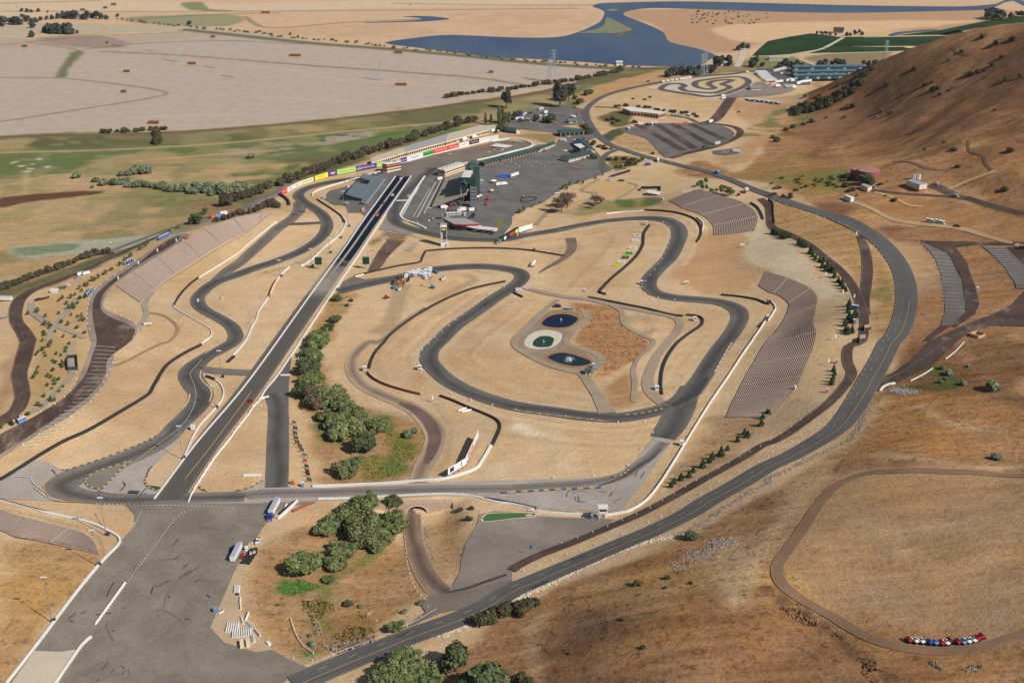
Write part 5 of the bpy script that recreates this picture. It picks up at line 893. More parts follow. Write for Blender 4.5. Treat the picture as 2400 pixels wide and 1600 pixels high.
# finish scoreboards
for px,lab in((k(1,1,(577,908)),'green finish scoreboard on a pole, left of the drag strip'),(k(1,1,(1013,905)),'green finish scoreboard on a pole, right of the drag strip')):
    q=P1(px);t=thing('scoreboard',lab,'scoreboard',q,.1,'finish scoreboards');b=MB();b.box((0,0,7.4),(5.4,.6,6.2));b.build('board',mat('board_green',(38,78,62),.6),t);b=MB();b.tube((0,.5,-.3),(0,.5,10.4),.22);b.build('pole',STEEL,t)
    for x in(-1.35,1.35):
        for z in(5.6,8.6):b=MB();b.box((x,-.32,z),(2.3,.06,2.3));b.build('display',mat('display_dark',(24,54,50),.4),t)
    b=MB();b.box((0,-.34,10.2),(5.2,.06,.5));b.build('header',mat('header_teal',(74,120,104)),t)
# advertising walls
def adpanel(label,A,B,h,z0,m_,txt=None,tm=None,ts=2.2,wide=.8,th=.4,lower=None,name='advert_panel',group='advertising wall panels'):
    p,rz,L,zb=frame(A,B);t=thing(name,label,'advert panel',(p[0],p[1],zb),rz,group);b=MB();b.box((L/2,th/2,z0+h/2),(L-.05,th,h));b.build('panel',m_,t)
    if lower:b=MB();b.box((L/2,th/2-.1,z0/2-.2),(L,th,z0+.3));b.build('base_wall',lower,t)
    if txt=='~':
        b=MB();b.box((L/2,-.05,z0+h*.58),(L*.55,.04,h*.16));b.box((L/2,-.05,z0+h*.32),(L*.4,.04,h*.1));b.build('lettering',tm or WHT,t)
    elif txt:lettering(txt,ts,tm or WHT,t,(L/2,-.06,z0+h/2),(math.pi/2,0,0),wide=L*wide)
    return t,L
PUR=mat('panel_purple',(88,62,140),.6);LIME=mat('panel_lime',(176,216,112),.6);RD=mat('panel_bright_red',(222,56,62),.6);GRN=mat('panel_green',(36,178,66),.6);PCR=mat('panel_cream',(226,220,178),.6);MARO=mat('panel_dark_maroon',(74,22,40),.6);ORT=mat('text_orange',(236,150,70),.6);BLT=mat('text_blue',(110,150,200),.6)
for a in[('red panel with white lettering at the left end of the advertising wall',z2((132,628)),z2((222,604)),4.4,.4,RD,'TOYOTA',WHT,2.0),('white panel with grey lettering beside the red end panel',z2((224,600)),z2((322,546)),4.4,.6,WHT,'~',GREYR,1.4),('second white panel with grey lettering, left of the cream panel',z2((324,546)),z2((418,500)),4.4,.6,WHT,'~',GREYR,1.4),('cream panel with dark lettering',z2((420,498)),z2((622,432)),4.4,.6,PCR,'1 800 870 RACE',BROWN,1.6),
    ('yellow panel with an orange line of lettering',z2((645,420)),z2((842,358)),4.6,.4,YEL,'~',ORT,1.3),('purple panel left of the lime green one',z2((852,356)),z2((985,336)),4.8,.8,PUR,'~',WHT,1.2),('long lime green panel in the advertising wall',z2((985,336)),z2((1268,282)),4.8,.8,LIME,'Qteeds',mat('text_green',(90,130,70)),2.0),('purple panel with large white lettering',z2((1268,282)),z2((1590,222)),4.8,.8,PUR,'Qteeds',WHT,2.4),('short lime green panel behind the control tower',z2((1590,222)),z2((1680,205)),4.8,.8,LIME),
    ('short purple panel right of the control tower',z3((385,612)),z3((482,592)),4.6,1.0,PUR,'Qteeds',WHT,1.8,.9,.4,CONC),('white panel with pale blue lettering, left of the green panel',z3((484,592)),z3((730,522)),4.4,1.2,WHT,'~',BLT,1.5,.7,.4,CONC),('bright green panel with dark lettering',z3((732,522)),z3((884,478)),4.4,1.2,GRN,'Kawasaki',BLK,2.6,.9,.4,CONC),('long red panel with big white lettering',z3((886,478)),z3((1118,418)),4.4,1.2,RD,'TOYOTA',WHT,2.6,.8,.4,CONC),('red panel with white script lettering',z3((1118,418)),z3((1282,378)),4.2,1.2,RD,'Cal Spas',WHT,2.4,.85,.4,CONC),('white panel with orange lettering',z3((1282,378)),z3((1434,342)),4.2,1.2,WHT,'~',ORT,1.7,.85,.4,CONC),('dark maroon panel with white lettering',z3((1436,342)),z3((1588,306)),4.2,1.2,MARO,'YOKOHAMA',WHT,1.9,.75,.4,CONC),('white panel with small black lettering at the far end',z3((1590,306)),z3((1738,268)),4.2,1.2,WHT,'BOSCH TIRES',BLK,1.3,.8,.4,CONC),('blank pale panel closing the far end of the advertising wall',z3((1740,268)),z3((1885,240)),4.4,1.0,mat('pale_grey',(206,204,202)),None,None,1,1,.4,CONC)]:adpanel(*a)
SGN=('wall panels',)
# infield billboards
for lab,c,m_,txt,tm in[('white billboard with a dark gabled emblem, topmost of the infield row',(850,458,1072,458),WHT,"LOWE'S",mat('text_navy',(44,48,96))),('white billboard with faint red lettering',(805,614,1025,614),WHT,'~',mat('text_pink',(226,150,150))),('white billboard with thin grey lettering above the green one',(716,836,940,836),WHT,'~',GREYR),('green billboard in the infield row',(595,1004,815,1004),GRN,'Kawasaki',BLK),('black billboard with white lettering in the infield row',(478,1134,702,1134),BLK,'YOKOHAMA',WHT),('white billboard with grey lettering above the yellow one',(365,1272,602,1272),WHT,'~',GREYR),('yellow billboard with a ragged lower edge, lowest of the infield row',(255,1360,482,1375),YEL,None,None)]:
    A=zz(1420,520,13.07,c[:2]);B=zz(1420,520,13.07,c[2:]);t,L=adpanel(lab,A,B,2.3,.35,m_,txt,tm,.9,.8,.2,None,'billboard','billboards in the upper infield')
    for f in(.12,.88):MB().box((L*f,.35,.7),(.2,.2,2.6)).build('post',DSTEEL,t)
    if "LOWE" in(txt or ''):b=MB();b.add([(L*.2,-.03,1.5),(L*.8,-.03,1.5),(L*.5,-.03,2.35)],[(0,1,2)]);b.build('emblem',tm,t)
# long billboard beside the creek road: two legs
zb_=lambda*p:zz(1020,1020,14.25,*p)
for lab,A,B,m_,lst in(('long white billboard with dark blue emblem beside the creek road',zb_((440,1440)),zb_((1030,1075)),WHT,((.1,.32,mat('emblem_navy',(52,48,120),.6)),(.72,.76,mat('emblem_navy',(52,48,120))))),('tall billboard seen nearly edge on, with red and white panels',zb_((1030,1075)),zb_((1455,170)),WHT,((.18,.36,mat('panel_pink',(214,130,130),.6)),(.40,.56,mat('panel_pink',(214,130,130)))))):
    p,rz,L,z0=frame(A,B);t=thing('billboard',lab,'billboard',p,rz);b=MB();b.box((L/2,.2,4.1),(L,.3,4.0));b.build('panel',m_,t)
    for a,e,mm in lst:b=MB();b.box((L*(a+e)/2,.0,4.2),(L*(e-a),.12,2.6));b.build('emblem',mm,t)
    for i in range(int(L/5)+1):b=MB();b.box((L*(i+.4)/(int(L/5)+1),.5,2.2),(.25,.25,5.2));b.build('post',DSTEEL,t)
# pits and paddock buildings
z4=lambda*p:zz(1160,220,7.35,*p)
for lab,A,B in(('long green roofed pit garage with pale posts, right half',z4((95,1180)),z4((760,1010))),('green roofed pit garage with pale posts, left half',z1((1060,240)),z1((1400,140))),('green roofed pit garage between the two longer ones',z1((1440,125)),z1((1880,20)))):
    t,L=bldg('pit_garage',lab,'garage',A,B,7,3.4,mat('garage_wall',(120,84,70),.9),ROOFG,'gable',1.4,1.0,group='pit garages')
    for i in range(int(L/4.2)):MB().box((L*(i+.5)/int(L/4.2),-.5,1.6),(.5,.4,3.4)).build('post',CREAM,t)
t,L=bldg('workshop_building','green roofed cream workshop with gable end, in the paddock','building',z4((1272,1188)),z4((1690,1075)),12,4.2,CREAM,ROOFG,'gable',2.6,.8,wins=9)
bldg('workshop_wing','green roofed wing running uphill behind the cream workshop','building',z4((1720,1030)),z4((1540,860)),13,4.0,CREAM,ROOFG,'gable',2.6,.8,wins=4)
prismb('workshop_tower','dark walled tower block with pale roof beside the workshop','building',z4((1358,872),(1480,858),(1548,912),(1462,938)),8,mat('dark_brick',(72,56,56),.9),WROOF,None,glassy=1.6)
t,L=bldg('pavilion','open green roofed pavilion with dark bays beyond the paddock','pavilion',z4((1130,742)),z4((1520,708)),10,4.6,mat('bay_brown',(92,70,64),.9),ROOFG,'gable',2.2,1.2)
for i in range(6):MB().box((L*i/5,-1.0,2.2),(.6,.5,4.6)).build('post',TANB,t)
for i in range(4):MB().box((L*(i+.5)/4,-.05,1.9),(L/5,.12,3.0)).build('bay',GLASS,t)
bldg('ticket_hut','small green roofed hut beyond the oval','hut',z4((175,668)),z4((370,690)),8,3.2,mat('hut_wall',(90,84,80),.9),ROOFG,'gable',2.4,.8,wins=4)
bldg('store_shed','small cream shed with slanted roof beside the green hut','shed',z4((368,695)),z4((432,690)),5,3.4,CREAM,mat('shed_cream',(226,208,180)),'gable',2.2,.3,along=False)
bldg('yard_office','cream yard office with grey roof among parked trucks','office',z4((1278,515)),z4((1410,500)),8,3.0,CREAM,mat('slate_roof',(98,108,112),.7),'gable',1.8,.6,wins=3,doors=1)
bldg('timing_building','long low building with white parapet at the end of the pit lane','building',z4((760,1010)),z4((1040,900)),6,3.6,mat('timing_wall',(206,200,192)),ROOFG,'gable',1.6,.6,wins=7)
t,q,zg=prismb('office_building','long low office with white roof and dark glazed bays on the knoll','office',k(2,0,(1018,992),(1095,984),(1250,1008),(1414,1030),(1345,1048),(1210,1032),(1090,1022)),6.0,TANB,WROOF,None,glassy=3.0)
for i,(A,B,lab)in enumerate(((z6_:=lambda*p:zz(1780,130,8.4,*p))and[(z6_((668,300)),z6_((2150,286)),'long green industrial block, rearmost of three'),(z6_((665,398)),z6_((1900,384)),'long green industrial block, middle of three'),(z6_((680,478)),z6_((1700,460)),'long green industrial block, front of three')])):
    t,L=bldg('industrial_block',lab,'industrial building',A,B,13,5.2,mat('teal_cladding',(38,72,78),.6),mat('teal_roof',(84,108,116),.5),'gable',1.2,.4,group='green industrial blocks',zflat=2.5)
    for j in range(14):MB().box((L*(j+.5)/14,-.06,1.9),(4.4,.14,3.4)).build('roller_door',mat('roller_%d'%(j*7%3),((150,160,164),(44,70,76),(60,80,84))[j*7%3],.6),t)
    for j in range(9):MB().box((L*(j+.5)/9,3,6.1),(1.4,1.4,.5)).build('skylight',mat('skylight',(170,182,190),.4),t)
bldg('restroom','tan restroom block with pale flat roof on the lawn','building',k(2,1,(1240,228)),k(2,1,(1342,228)),8,3.2,TANB,WROOF,'gable',1.0,.8,wins=2,doors=2)
wallpath('screen_fence','dark green screen fence behind the restroom','fence',k(2,1,(1180,188),(1185,168),(1365,165),(1365,188)),2.6,.2,WALLG,smooth=False)
z8=lambda*p:zz(1940,370,7.35,*p)
for lab,px,r,h in(('smaller rust coloured water tank behind the larger one',(545,308),8,6.6),('larger rust coloured water tank behind the dark trees',(695,335),9.4,6.8)):
    q=P1(z8(px));t=thing('water_tank',lab,'water tank',q,0,'rust coloured water tanks');b=MB();b.tube((0,0,-1.5),(0,0,h),r,n=40);b.build('tank_shell',RUST,t,smooth=False);b=MB();b.tube((0,0,h),(0,0,h+.9),r+.15,r*.1,n=40);b.build('tank_roof',mat('tank_roof',(164,116,108),.8),t)
prismb('shed','cream shed on the hillside below the water tanks','shed',z8((572,458),(625,444),(765,490),(692,516)),3.6,CREAM,GREYR,glassy=0);prismb('equipment_shed','long pale shed with grey roof and red door on the hillside','shed',z8((1363,388),(1440,372),(1718,442),(1585,466)),4.0,mat('shed_wall',(214,200,184)),mat('blue_grey_roof',(150,164,170),.5))
q=P1(z8((1700,520)));t=thing('service_door','red door panel at the end of the hillside shed','door',q,0);MB().box((0,0,1.4),(1.6,.3,2.8)).build('door_leaf',RED,t)
for i,(x,lab)in enumerate(((1470,'leftmost'),(1500,'second from left'),(1545,'third from left'),(1570,'rightmost'))):q=P1(z8((x,375)));t=thing('storage_tank','%s white upright tank behind the hillside shed'%lab,'tank',q,0,'white tanks by the hillside shed');MB().tube((0,0,0),(0,0,4.6),1.2,n=12).build('tank_body',WHT,t);MB().tube((0,0,4.6),(0,0,5),1.2,.3,n=12).build('tank_lid',GREYR,t)
prismb('trailer_office','white trailer office on green skirt beside the hillside track','trailer',z8((288,640),(330,636),(455,680),(400,692)),3.6,mat('trailer_side',(214,224,224)),WHT,None)
prismb('ticket_kiosk','brown kiosk with grey roof on the gravel road','kiosk',k(3,1,(843,1512),(893,1502),(896,1530),(845,1540)),3.2,WOOD,GREYR,None,glassy=1.2);prismb('gravel_booth','small brown booth with green skip beside the gravel road','booth',k(3,1,(885,1420),(932,1412),(935,1432),(888,1440)),2.6,WOOD,TANB,None,glassy=.9)
prismb('guard_booth','tan guard booth beside the road above the upper terrace','booth',k(2,1,(2135,160),(2165,152),(2178,168),(2150,178)),3.4,TANB,WROOF,None,glassy=1.2)
p,rz,L,z0=frame(k(3,1,(1850,1520)),k(3,1,(1930,1545)));t=thing('block_enclosure','roofless tan block enclosure beside the right hand road','enclosure',p,rz);b=MB()
for c,s in(((L/2,0,1),(L,.4,2.6)),((L/2,7,1),(L,.4,2.6)),((0,3.5,1),(.4,6.6,2.6)),((L,3.5,1),(.4,6.6,2.6))):b.box(c,s)
b.build('block_wall',TANB,t)
bldg('pump_house','small cream pump house with green roof below the ponds','hut',k(2,2,(675,312)),k(2,2,(722,312)),5,2.6,CREAM,ROOFG,'gable',1.3,.5,doors=1)
b_=P1(k(2,3,(832,58)));t=thing('marshal_tower','white marshal tower standing at the end of the lower straight','tower',b_,0)
for x in(-1.6,1.6):
    for y in(-1.4,1.4):MB().box((x,y,2),(.35,.35,4.6)).build('leg',WHT,t)
MB().box((0,0,5.6),(4.6,4.0,2.6)).build('cabin',WHT,t);MB().box((0,-2.03,5.9),(3.6,.1,1.0)).build('window',GLASS,t);MB().box((0,0,7.0),(5.2,4.6,.3)).build('roof',WROOF,t)
bldg('farmhouse','white farmhouse with steep roof by the bay shore','house',zz(1480,140,5.6,(1175,82)),zz(1480,140,5.6,(1262,82)),12,5,WHT,mat('pale_roof',(190,184,178)),'gable',4,.8,wins=4,doors=1)
bldg('villa','dark roofed villa among trees at the vineyard edge','house',k(3,0,(600,306)),k(3,0,(690,310)),12,5,mat('villa_wall',(170,150,140)),mat('villa_roof',(70,58,62)),'gable',4,.8,wins=5,doors=1)
bldg('farm_shed','long pale farm shed below the vineyard','shed',k(3,0,(10,558)),k(3,0,(130,558)),10,4,mat('shed_mint',(196,206,190)),GREYR,'gable',1.5,.5,wins=6);bldg('farm_shed','low grey farm shed right of the long pale one','shed',k(3,0,(134,556)),k(3,0,(195,554)),9,3.4,mat('shed_grey',(160,164,158)),GREYR,'gable',1.5,.5,wins=3)
bldg('kart_clubhouse','cream kart clubhouse with arched doorways beside the kart track','building',zk((1565,405)),zk((1710,402)),10,3.6,CREAM,mat('club_roof',(120,128,124)),'gable',2,.7,wins=5)
t,L=bldg('boat_house','white lakeside building by the bay shore road','building',zz(1160,60,7.35,(2090,684)),zz(1160,60,7.35,(2200,684)),9,4.5,WHT,WROOF,'flat',wins=4)
# tunnel wall under the lower straight
TWp=TW[0];tr=math.atan2(tdir[1],tdir[0]);zt=float(hgt(TW[0,0]-tnor[0]*3,TW[0,1]-tnor[1]*3));t=thing('tunnel_portal','tan retaining wall with arched tunnel mouth under the lower straight','tunnel',(TWp[0],TWp[1],zt),tr)
b=MB();cx=tlen*.40;r=5.2;H_=.5;base=-8.5;sp=-4.6;y=-4.4
arc=[(cx+r*math.cos(a),sp+r*.72*math.sin(a))for a in np.linspace(math.pi,0,19)]
out=[(-12,H_)]+[(x,H_)for x,z in arc]+[(tlen+3,H_)]
inn=[(-12,base)]+arc+[(tlen+3,base)]
for i in range(len(arc)-1):b.add([(arc[i][0],y,arc[i][1]),(arc[i+1][0],y,arc[i+1][1]),(arc[i+1][0],y,H_),(arc[i][0],y,H_)],[(0,1,2,3)])
b.add([(-12,y,base),(cx-r,y,base),(cx-r,y,sp),(cx-r,y,H_),(-12,y,H_)],[(0,1,2,3,4)]);b.add([(cx+r,y,base),(tlen+3,y,base),(tlen+3,y,H_),(cx+r,y,H_),(cx+r,y,sp)],[(0,1,2,3,4)])
b.add([(-12,y,H_),(tlen+3,y,H_),(tlen+3,y+4.6,H_),(-12,y+4.6,H_)],[(0,1,2,3)]);b.build('wall',mat('portal_tan',(186,160,138),.95,.1,.4),t)
b=MB();n_=len(arc);V=[(x,y,z)for x,z in[(cx-r,base)]+arc+[(cx+r,base)]];V2=[(x,y+2.0,z)for x,_,z in V];m2=len(V);b.add(V+V2,[(i,m2+i,m2+i+1,i+1)for i in range(m2-1)]+[tuple(range(m2,2*m2))]);b.build('tunnel_shade_recess',mat('painted_tunnel_shade',(28,26,26),.95),t)  # shallow recess closed by a back plate, painted near-black as the tunnel's inner darkness
b=MB();ro=r+.8;arc2=[(cx+ro*math.cos(a),sp+ro*.74*math.sin(a))for a in np.linspace(math.pi,0,19)]
for i in range(18):b.add([(arc[i][0],y-.15,arc[i][1]),(arc[i+1][0],y-.15,arc[i+1][1]),(arc2[i+1][0],y-.15,arc2[i+1][1]),(arc2[i][0],y-.15,arc2[i][1])],[(0,1,2,3)])
b.build('arch_ring',mat('portal_pale',(212,200,186),.9),t)
b=MB();b.add([(tlen+3,y,H_),(tlen+3,y-9,base),(tlen+3,y,base),(tlen+3.6,y,H_),(tlen+3.6,y-9,base),(tlen+3.6,y,base)],[(0,1,2),(3,5,4),(0,3,4,1)]);b.build('wing_wall',mat('wing_dark',(120,104,94),.95),t)
# ------------------------------------------------------------------ vegetation
def leafmat(name,c,c2,sc=.35):
    m,t,b=nodes(name);co=pos(t);oi=N(t,'ShaderNodeObjectInfo')
    n=noise(t,co,sc,3,.6);col=mixc(t,ramp(t,n,.35,.65),alb(c),alb(c2))
    hs=N(t,'ShaderNodeHueSaturation');t.links.new(col,hs.inputs['Color']);t.links.new(math_(t,'ADD',.8,math_(t,'MULTIPLY',oi.outputs['Random'],.4)),hs.inputs['Value'])
    t.links.new(hs.outputs[0],b.inputs['Base Color']);b.inputs['Roughness'].default_value=.9;b.inputs['Specular IOR Level'].default_value=.08;return m
L_WIL=leafmat('willow_leaves',(94,102,62),(138,144,98));L_WIL2=leafmat('willow_leaves_bright',(88,100,58),(130,138,92));L_DARK=leafmat('dark_leaves',(72,82,54),(100,108,74));L_CON=leafmat('conifer_needles',(50,68,46),(74,92,60));L_YNG=leafmat('young_leaves',(74,92,54),(104,118,72));L_DEAD=leafmat('brown_twigs',(92,76,64),(122,104,86));L_HEDGE=leafmat('hedge_leaves',(76,70,54),(106,97,76));L_MARSH=leafmat('marsh_bush',(98,108,80),(136,142,112));L_SCRUB=leafmat('scrub',(66,65,45),(98,92,64));L_RED=leafmat('red_leaves',(120,52,56),(150,74,70));L_BRUSH=leafmat('dry_brush',(150,132,116),(178,158,138));L_FAR=leafmat('far_leaves',(62,70,66),(88,94,84),.1)
BARK=mat('bark',(112,92,76),.95,.2)
def leaves(blobs,n,size,seed,tall=1.0,shell=.5,droop=0.0):
    r=np.random.default_rng(seed);w=np.array([b[3]*b[4]*b[5]for b in blobs])**.67;w/=w.sum();V=[];Fc=[]
    pick=r.choice(len(blobs),n,p=w)
    d=r.normal(size=(n,3));d/=np.linalg.norm(d,axis=1,keepdims=True);d[:,2]=np.where(d[:,2]<-.55,-d[:,2],d[:,2])
    B=np.array(blobs)[pick];rad=(shell+(1-shell)*r.random(n))**.6*(0.82+.36*r.random(n))
    C=B[:,:3]+d*B[:,3:]*rad[:,None]
    nr_=d+r.normal(scale=.55,size=(n,3));nr_[:,2]+=.35;nr_/=np.linalg.norm(nr_,axis=1,keepdims=True)
    a=np.cross(nr_,r.normal(size=(n,3)));a/=np.linalg.norm(a,axis=1,keepdims=True);b=np.cross(nr_,a)
    s=size*(.6+.8*r.random(n))[:,None]
    Q=np.stack([C-a*s-b*s*.6*tall,C+a*s*.3-b*s*.9*tall,C+a*s+b*s*.5*tall,C-a*s*.4+b*s*tall],1)
    Q[...,2]=np.maximum(Q[...,2],.05)
    return Q.reshape(-1,3),np.arange(4*n).reshape(n,4)
def blobset(seed,n,R,H,z0,zr=.5,br=.45):
    r=np.random.default_rng(seed);out=[]
    for i in range(n):
        a=r.random()*6.283;q=R*(1-br)*math.sqrt(r.random());z=z0+(H-z0)*(.25+.6*r.random()*(1-.45*q/R));s=R*br*(.7+.6*r.random());out.append((q*math.cos(a),q*math.sin(a),min(z,H-s*zr),s,s,s*zr*1.3))
    return out
def limbs(b,blobs,h0,r0):
    b.tube((0,0,-.6),(.1,0,h0),r0,r0*.75,7)
    for q in blobs[:7]:b.tube((.1,0,h0*.9),(q[0]*.7,q[1]*.7,q[2]*.85),r0*.5,r0*.14,5)
PROTO={}
def proto(kind,blobs,n,size,lm,th,tr,seed,**kw):
    V,Fc=leaves(blobs,n,size,seed,**kw);c=bpy.data.meshes.new('crown');c.from_pydata([tuple(map(float,v))for v in V],[],[tuple(map(int,f))for f in Fc]);c.materials.append(lm)
    b=MB();limbs(b,blobs,th,tr);tm_=bpy.data.meshes.new('trunk');tm_.from_pydata(b.v,[],b.f);tm_.materials.append(BARK)
    nb=len(b.v);one=bpy.data.meshes.new('tree');one.from_pydata(b.v+[tuple(map(float,v))for v in V],[],b.f+[tuple(int(i)+nb for i in f)for f in Fc]);one.materials.append(BARK);one.materials.append(lm)
    one.polygons.foreach_set('material_index',np.array([0]*len(b.f)+[1]*len(Fc),np.int32))
    R=np.percentile(np.hypot(V[:,0],V[:,1]),97);PROTO.setdefault(kind,[]).append((tm_,c,one,float(R),float(np.percentile(V[:,2],99))))
for i in range(5):proto('willow',blobset(10+i,22,9.5,8.6,.8,.6,.3),4200,.5,(L_WIL,L_WIL2,L_WIL,L_WIL2,L_DARK)[i],3,.5,30+i,shell=.55)
for i in range(2):proto('brown_tree',blobset(60+i,10,5,9,2,.7,.42),1300,.3,L_DEAD,3.2,.35,64+i,shell=.2)
for i in range(3):proto('conifer',[(0,0,1.0+j*.85,1.9-j*.33,1.9-j*.33,.75)for j in range(6)],900,.34,L_CON,1.5,.22,70+i,shell=.5)
for i in range(3):proto('young_tree',blobset(80+i,6,2.2,4.4,1.2,.8,.5),520,.34,L_YNG,1.6,.14,84+i)
for i in range(3):proto('hedge_tree',blobset(90+i,8,4.2,6.4,.6,.75,.5),900,.5,L_HEDGE,1.5,.3,94+i)
for i in range(3):proto('marsh_bush',blobset(100+i,8,5.5,4.6,.1,.6,.45),800,.6,L_MARSH,.8,.25,104+i)
for i in range(3):proto('shrub',blobset(110+i,5,3,2.6,.1,.6,.5),420,.42,L_SCRUB,.5,.15,114+i)
for i in range(2):proto('dark_tree',blobset(120+i,10,6,9,.6,.7,.45),1500,.6,L_DARK,2,.35,124+i)
for i in range(2):proto('eucalyptus',blobset(130+i,14,10,25,4,1.0,.4),3200,.75,leafmat('eucalyptus_leaves%d'%i,(66,70,58),(96,94,80)),9,.8,134+i,shell=.35)
for i in range(2):proto('poplar',[(0.2*j%.5,0,2.5+j*1.9,1.9-abs(j-2)*.2,1.9-abs(j-2)*.2,1.9)for j in range(6)],700,.45,L_YNG,2,.25,144+i)
for i in range(3):proto('far_tree',blobset(150+i,7,7,12,1,.8,.5),500,1.2,L_FAR,3,.5,154+i)
proto('red_shrub',blobset(160,4,1.8,2.2,.1,.7,.5),220,.3,L_RED,.5,.12,161)
TR=random.Random(11)
def pxm(y):return(y+440.0)*.92/335.0
def plant(kind,px,label,cat,group=None,w=None,wm=None,small=False,at_base=False,name=None,sq=None):
    ps=PROTO[kind];tm_,c,one,R,H=ps[TR.randrange(len(ps))];px=np.asarray(px,float).reshape(1,2);s=(w/3.92/pxm(px[0,1])if w else(wm or 2*R))/(2*R)*TR.uniform(.76,1.2)
    if not at_base:px=px+np.array([[0,.42*H*s*pxm(px[0,1])*.85]])
    q=P1(px);sz=s*TR.uniform(.9,1.12)*(sq or 1);rz=TR.uniform(0,6.28);nm=name or kind
    if small:
        o=bpy.data.objects.new(nm,one);COL.objects.link(o);tag(o,label,cat,group)
    else:
        o=thing(nm,label,cat,group=group)
        for n_,m_ in(('trunk',tm_),('crown',c)):
            ch=bpy.data.objects.new(n_,m_);COL.objects.link(ch);ch.parent=o
    o.location=(q[0],q[1],q[2]-.1);o.rotation_euler=(0,0,rz);o.scale=(s,s,sz);return o
def run(kind,px,gap,wm,label,cat,group,jit=1.0,small=True,rows=1,name=None):
    c=catmull(P(px)[:,:2],gap)
    for r_ in range(rows):
        for q in c:
            x,y=q[0]+TR.uniform(-jit,jit),q[1]+TR.uniform(-jit,jit);ps=PROTO[kind];tm_,cc,one,R,H=ps[TR.randrange(len(ps))];s=wm*TR.uniform(.75,1.3)/(2*R)
            o=bpy.data.objects.new(name or kind,one);COL.objects.link(o);tag(o,label,cat,group);o.location=(x,y,float(hgt(x,y))-.1);o.rotation_euler=(0,0,TR.uniform(0,6.28));o.scale=(s,s,s*TR.uniform(.8,1.15))
def many(kind,c,r,pts,w,*a,**kw):
    for p in pts:plant(kind,k(c,r,p[:2]),*a,w=(p[2]if len(p)>2 else w),**kw)
lab=('bushy grey-green willow in the thicket between drag strip and creek','willow','willows along the upper creek')
many('willow',1,2,[(570,30,200),(500,120,190),(500,250,240),(450,190,150),(480,370,190),(450,470,200),(620,440,200),(700,500,250),(790,570,230),(880,650,230),(640,690,170),(720,760,300),(860,800,250),(560,160,170),(530,330,170),(500,560,150),(580,350,150),(640,580,180),(780,700,200),(950,720,180),(1010,860,200),(770,860,200)],200,*lab)
plant('willow',k(1,2,(1110,790)),'round willow at the right end of the upper creek thicket','willow','willows along the upper creek',w=260);plant('willow',k(1,2,(990,950)),'largest round willow standing forward of the upper creek thicket','willow','willows along the upper creek',w=320);plant('willow',k(1,2,(830,1180)),'willow nearest the white wall of the lower straight','willow','willows along the upper creek',w=330);plant('willow',k(1,2,(930,1100)),'small willow behind the one by the white wall','willow','willows along the upper creek',w=190)
plant('brown_tree',k(1,2,(560,580)),'dead brown tree among the green creek willows','tree',None,w=190);plant('brown_tree',k(1,2,(520,500)),'smaller dead brown crown behind the big dead tree','tree',None,w=120)
plant('marsh_bush',k(1,2,(1390,850)),'grey-green bush on the meadow inside the creek road bend','bush',None,w=130);plant('marsh_bush',k(1,2,(1460,820)),'smaller grey-green bush beside the creek road bend','bush',None,w=100)
many('willow',1,1,[(745,1180,110),(735,1365,150),(670,1440,90),(590,1530,210)],100,'low rounded green bush beside the right wall of the drag strip','bush','bushes beside the drag strip wall',name='creek_bush');many('shrub',1,1,[(870,1195,60),(835,1235,45)],50,'small brownish shrub in dry grass near the drag strip wall','shrub','dry shrubs near the drag strip',small=True)
lab=('dense dark green willow in the thicket below the lower straight','willow','willows along the lower creek')
many('willow',1,2,[(1010,1510,330),(860,1550,280)],300,*lab);many('willow',1,3,[(760,70,300),(640,150,270),(1000,130,360),(1240,110,330),(980,250,300),(1160,250,260),(740,350,280),(830,350,200),(430,500,290),(880,60,240),(560,430,200),(1100,330,170),(900,320,160)],300,*lab)
plant('dark_tree',k(1,2,(1260,1500)),'pointed dark tree in front of the tunnel wall','tree',None,w=160);plant('marsh_bush',k(1,3,(320,550)),'grey bush at the left end of the lower creek thicket','bush',None,w=170);plant('willow',k(1,3,(720,470)),'smaller willow in front of the lower creek thicket','willow','willows along the lower creek',w=200);plant('willow',k(1,3,(665,620)),'single small willow standing apart below the thicket','willow','willows along the lower creek',w=140);plant('willow',k(1,3,(850,840)),'round green bush by the ditch in the creek hollow','bush',None,w=110,name='creek_bush');plant('willow',k(1,3,(1270,1060)),'round green bush beside the access road at the hollow','bush',None,w=160,name='creek_bush')
many('willow',1,3,[(1400,1320,290),(1280,1420,300),(1530,1450,320),(1180,1530,260),(1380,1550,320),(1620,1540,240)],300,'big dark willow at the bottom edge below the access road','willow','willows at the bottom edge');many('dark_tree',1,3,[(1830,1350,260),(1760,1400,180)],200,'dark olive bush right of the bottom willows','bush','olive bushes by the road');many('dark_tree',1,3,[(2090,1540,300),(1960,1560,220),(2250,1560,200)],250,'dark bush cut by the bottom edge on the dry slope','bush','bushes at the bottom edge')
many('shrub',1,3,[(2060,1000,130),(2130,960,150),(2210,930,160),(2290,900,160),(2352,870,150),(2180,985,130)],100,'dark green shrub in the thicket on the bank below the access road','shrub','shrubs below the access road');many('shrub',2,3,[(60,870,150),(140,850,150),(210,830,110),(60,930,120)],100,'dark green shrub in the thicket on the bank below the access road','shrub','shrubs below the access road')
plant('dark_tree',k(2,3,(1650,200)),'dark dome shaped bush beside the access road','bush',None,w=150,sq=.5);plant('shrub',k(2,3,(1205,1240)),'lone yellow-green shrub on the dry slope','shrub',None,w=50,small=True);many('shrub',2,3,[(1150,660,80),(1430,600,60),(1410,690,45),(1020,980,70),(1640,650,45),(60,1540,150),(150,1550,100),(530,1290,35)],60,'low dark shrub on the dry slope below the access road','shrub','shrubs on the lower dry slope',small=True)
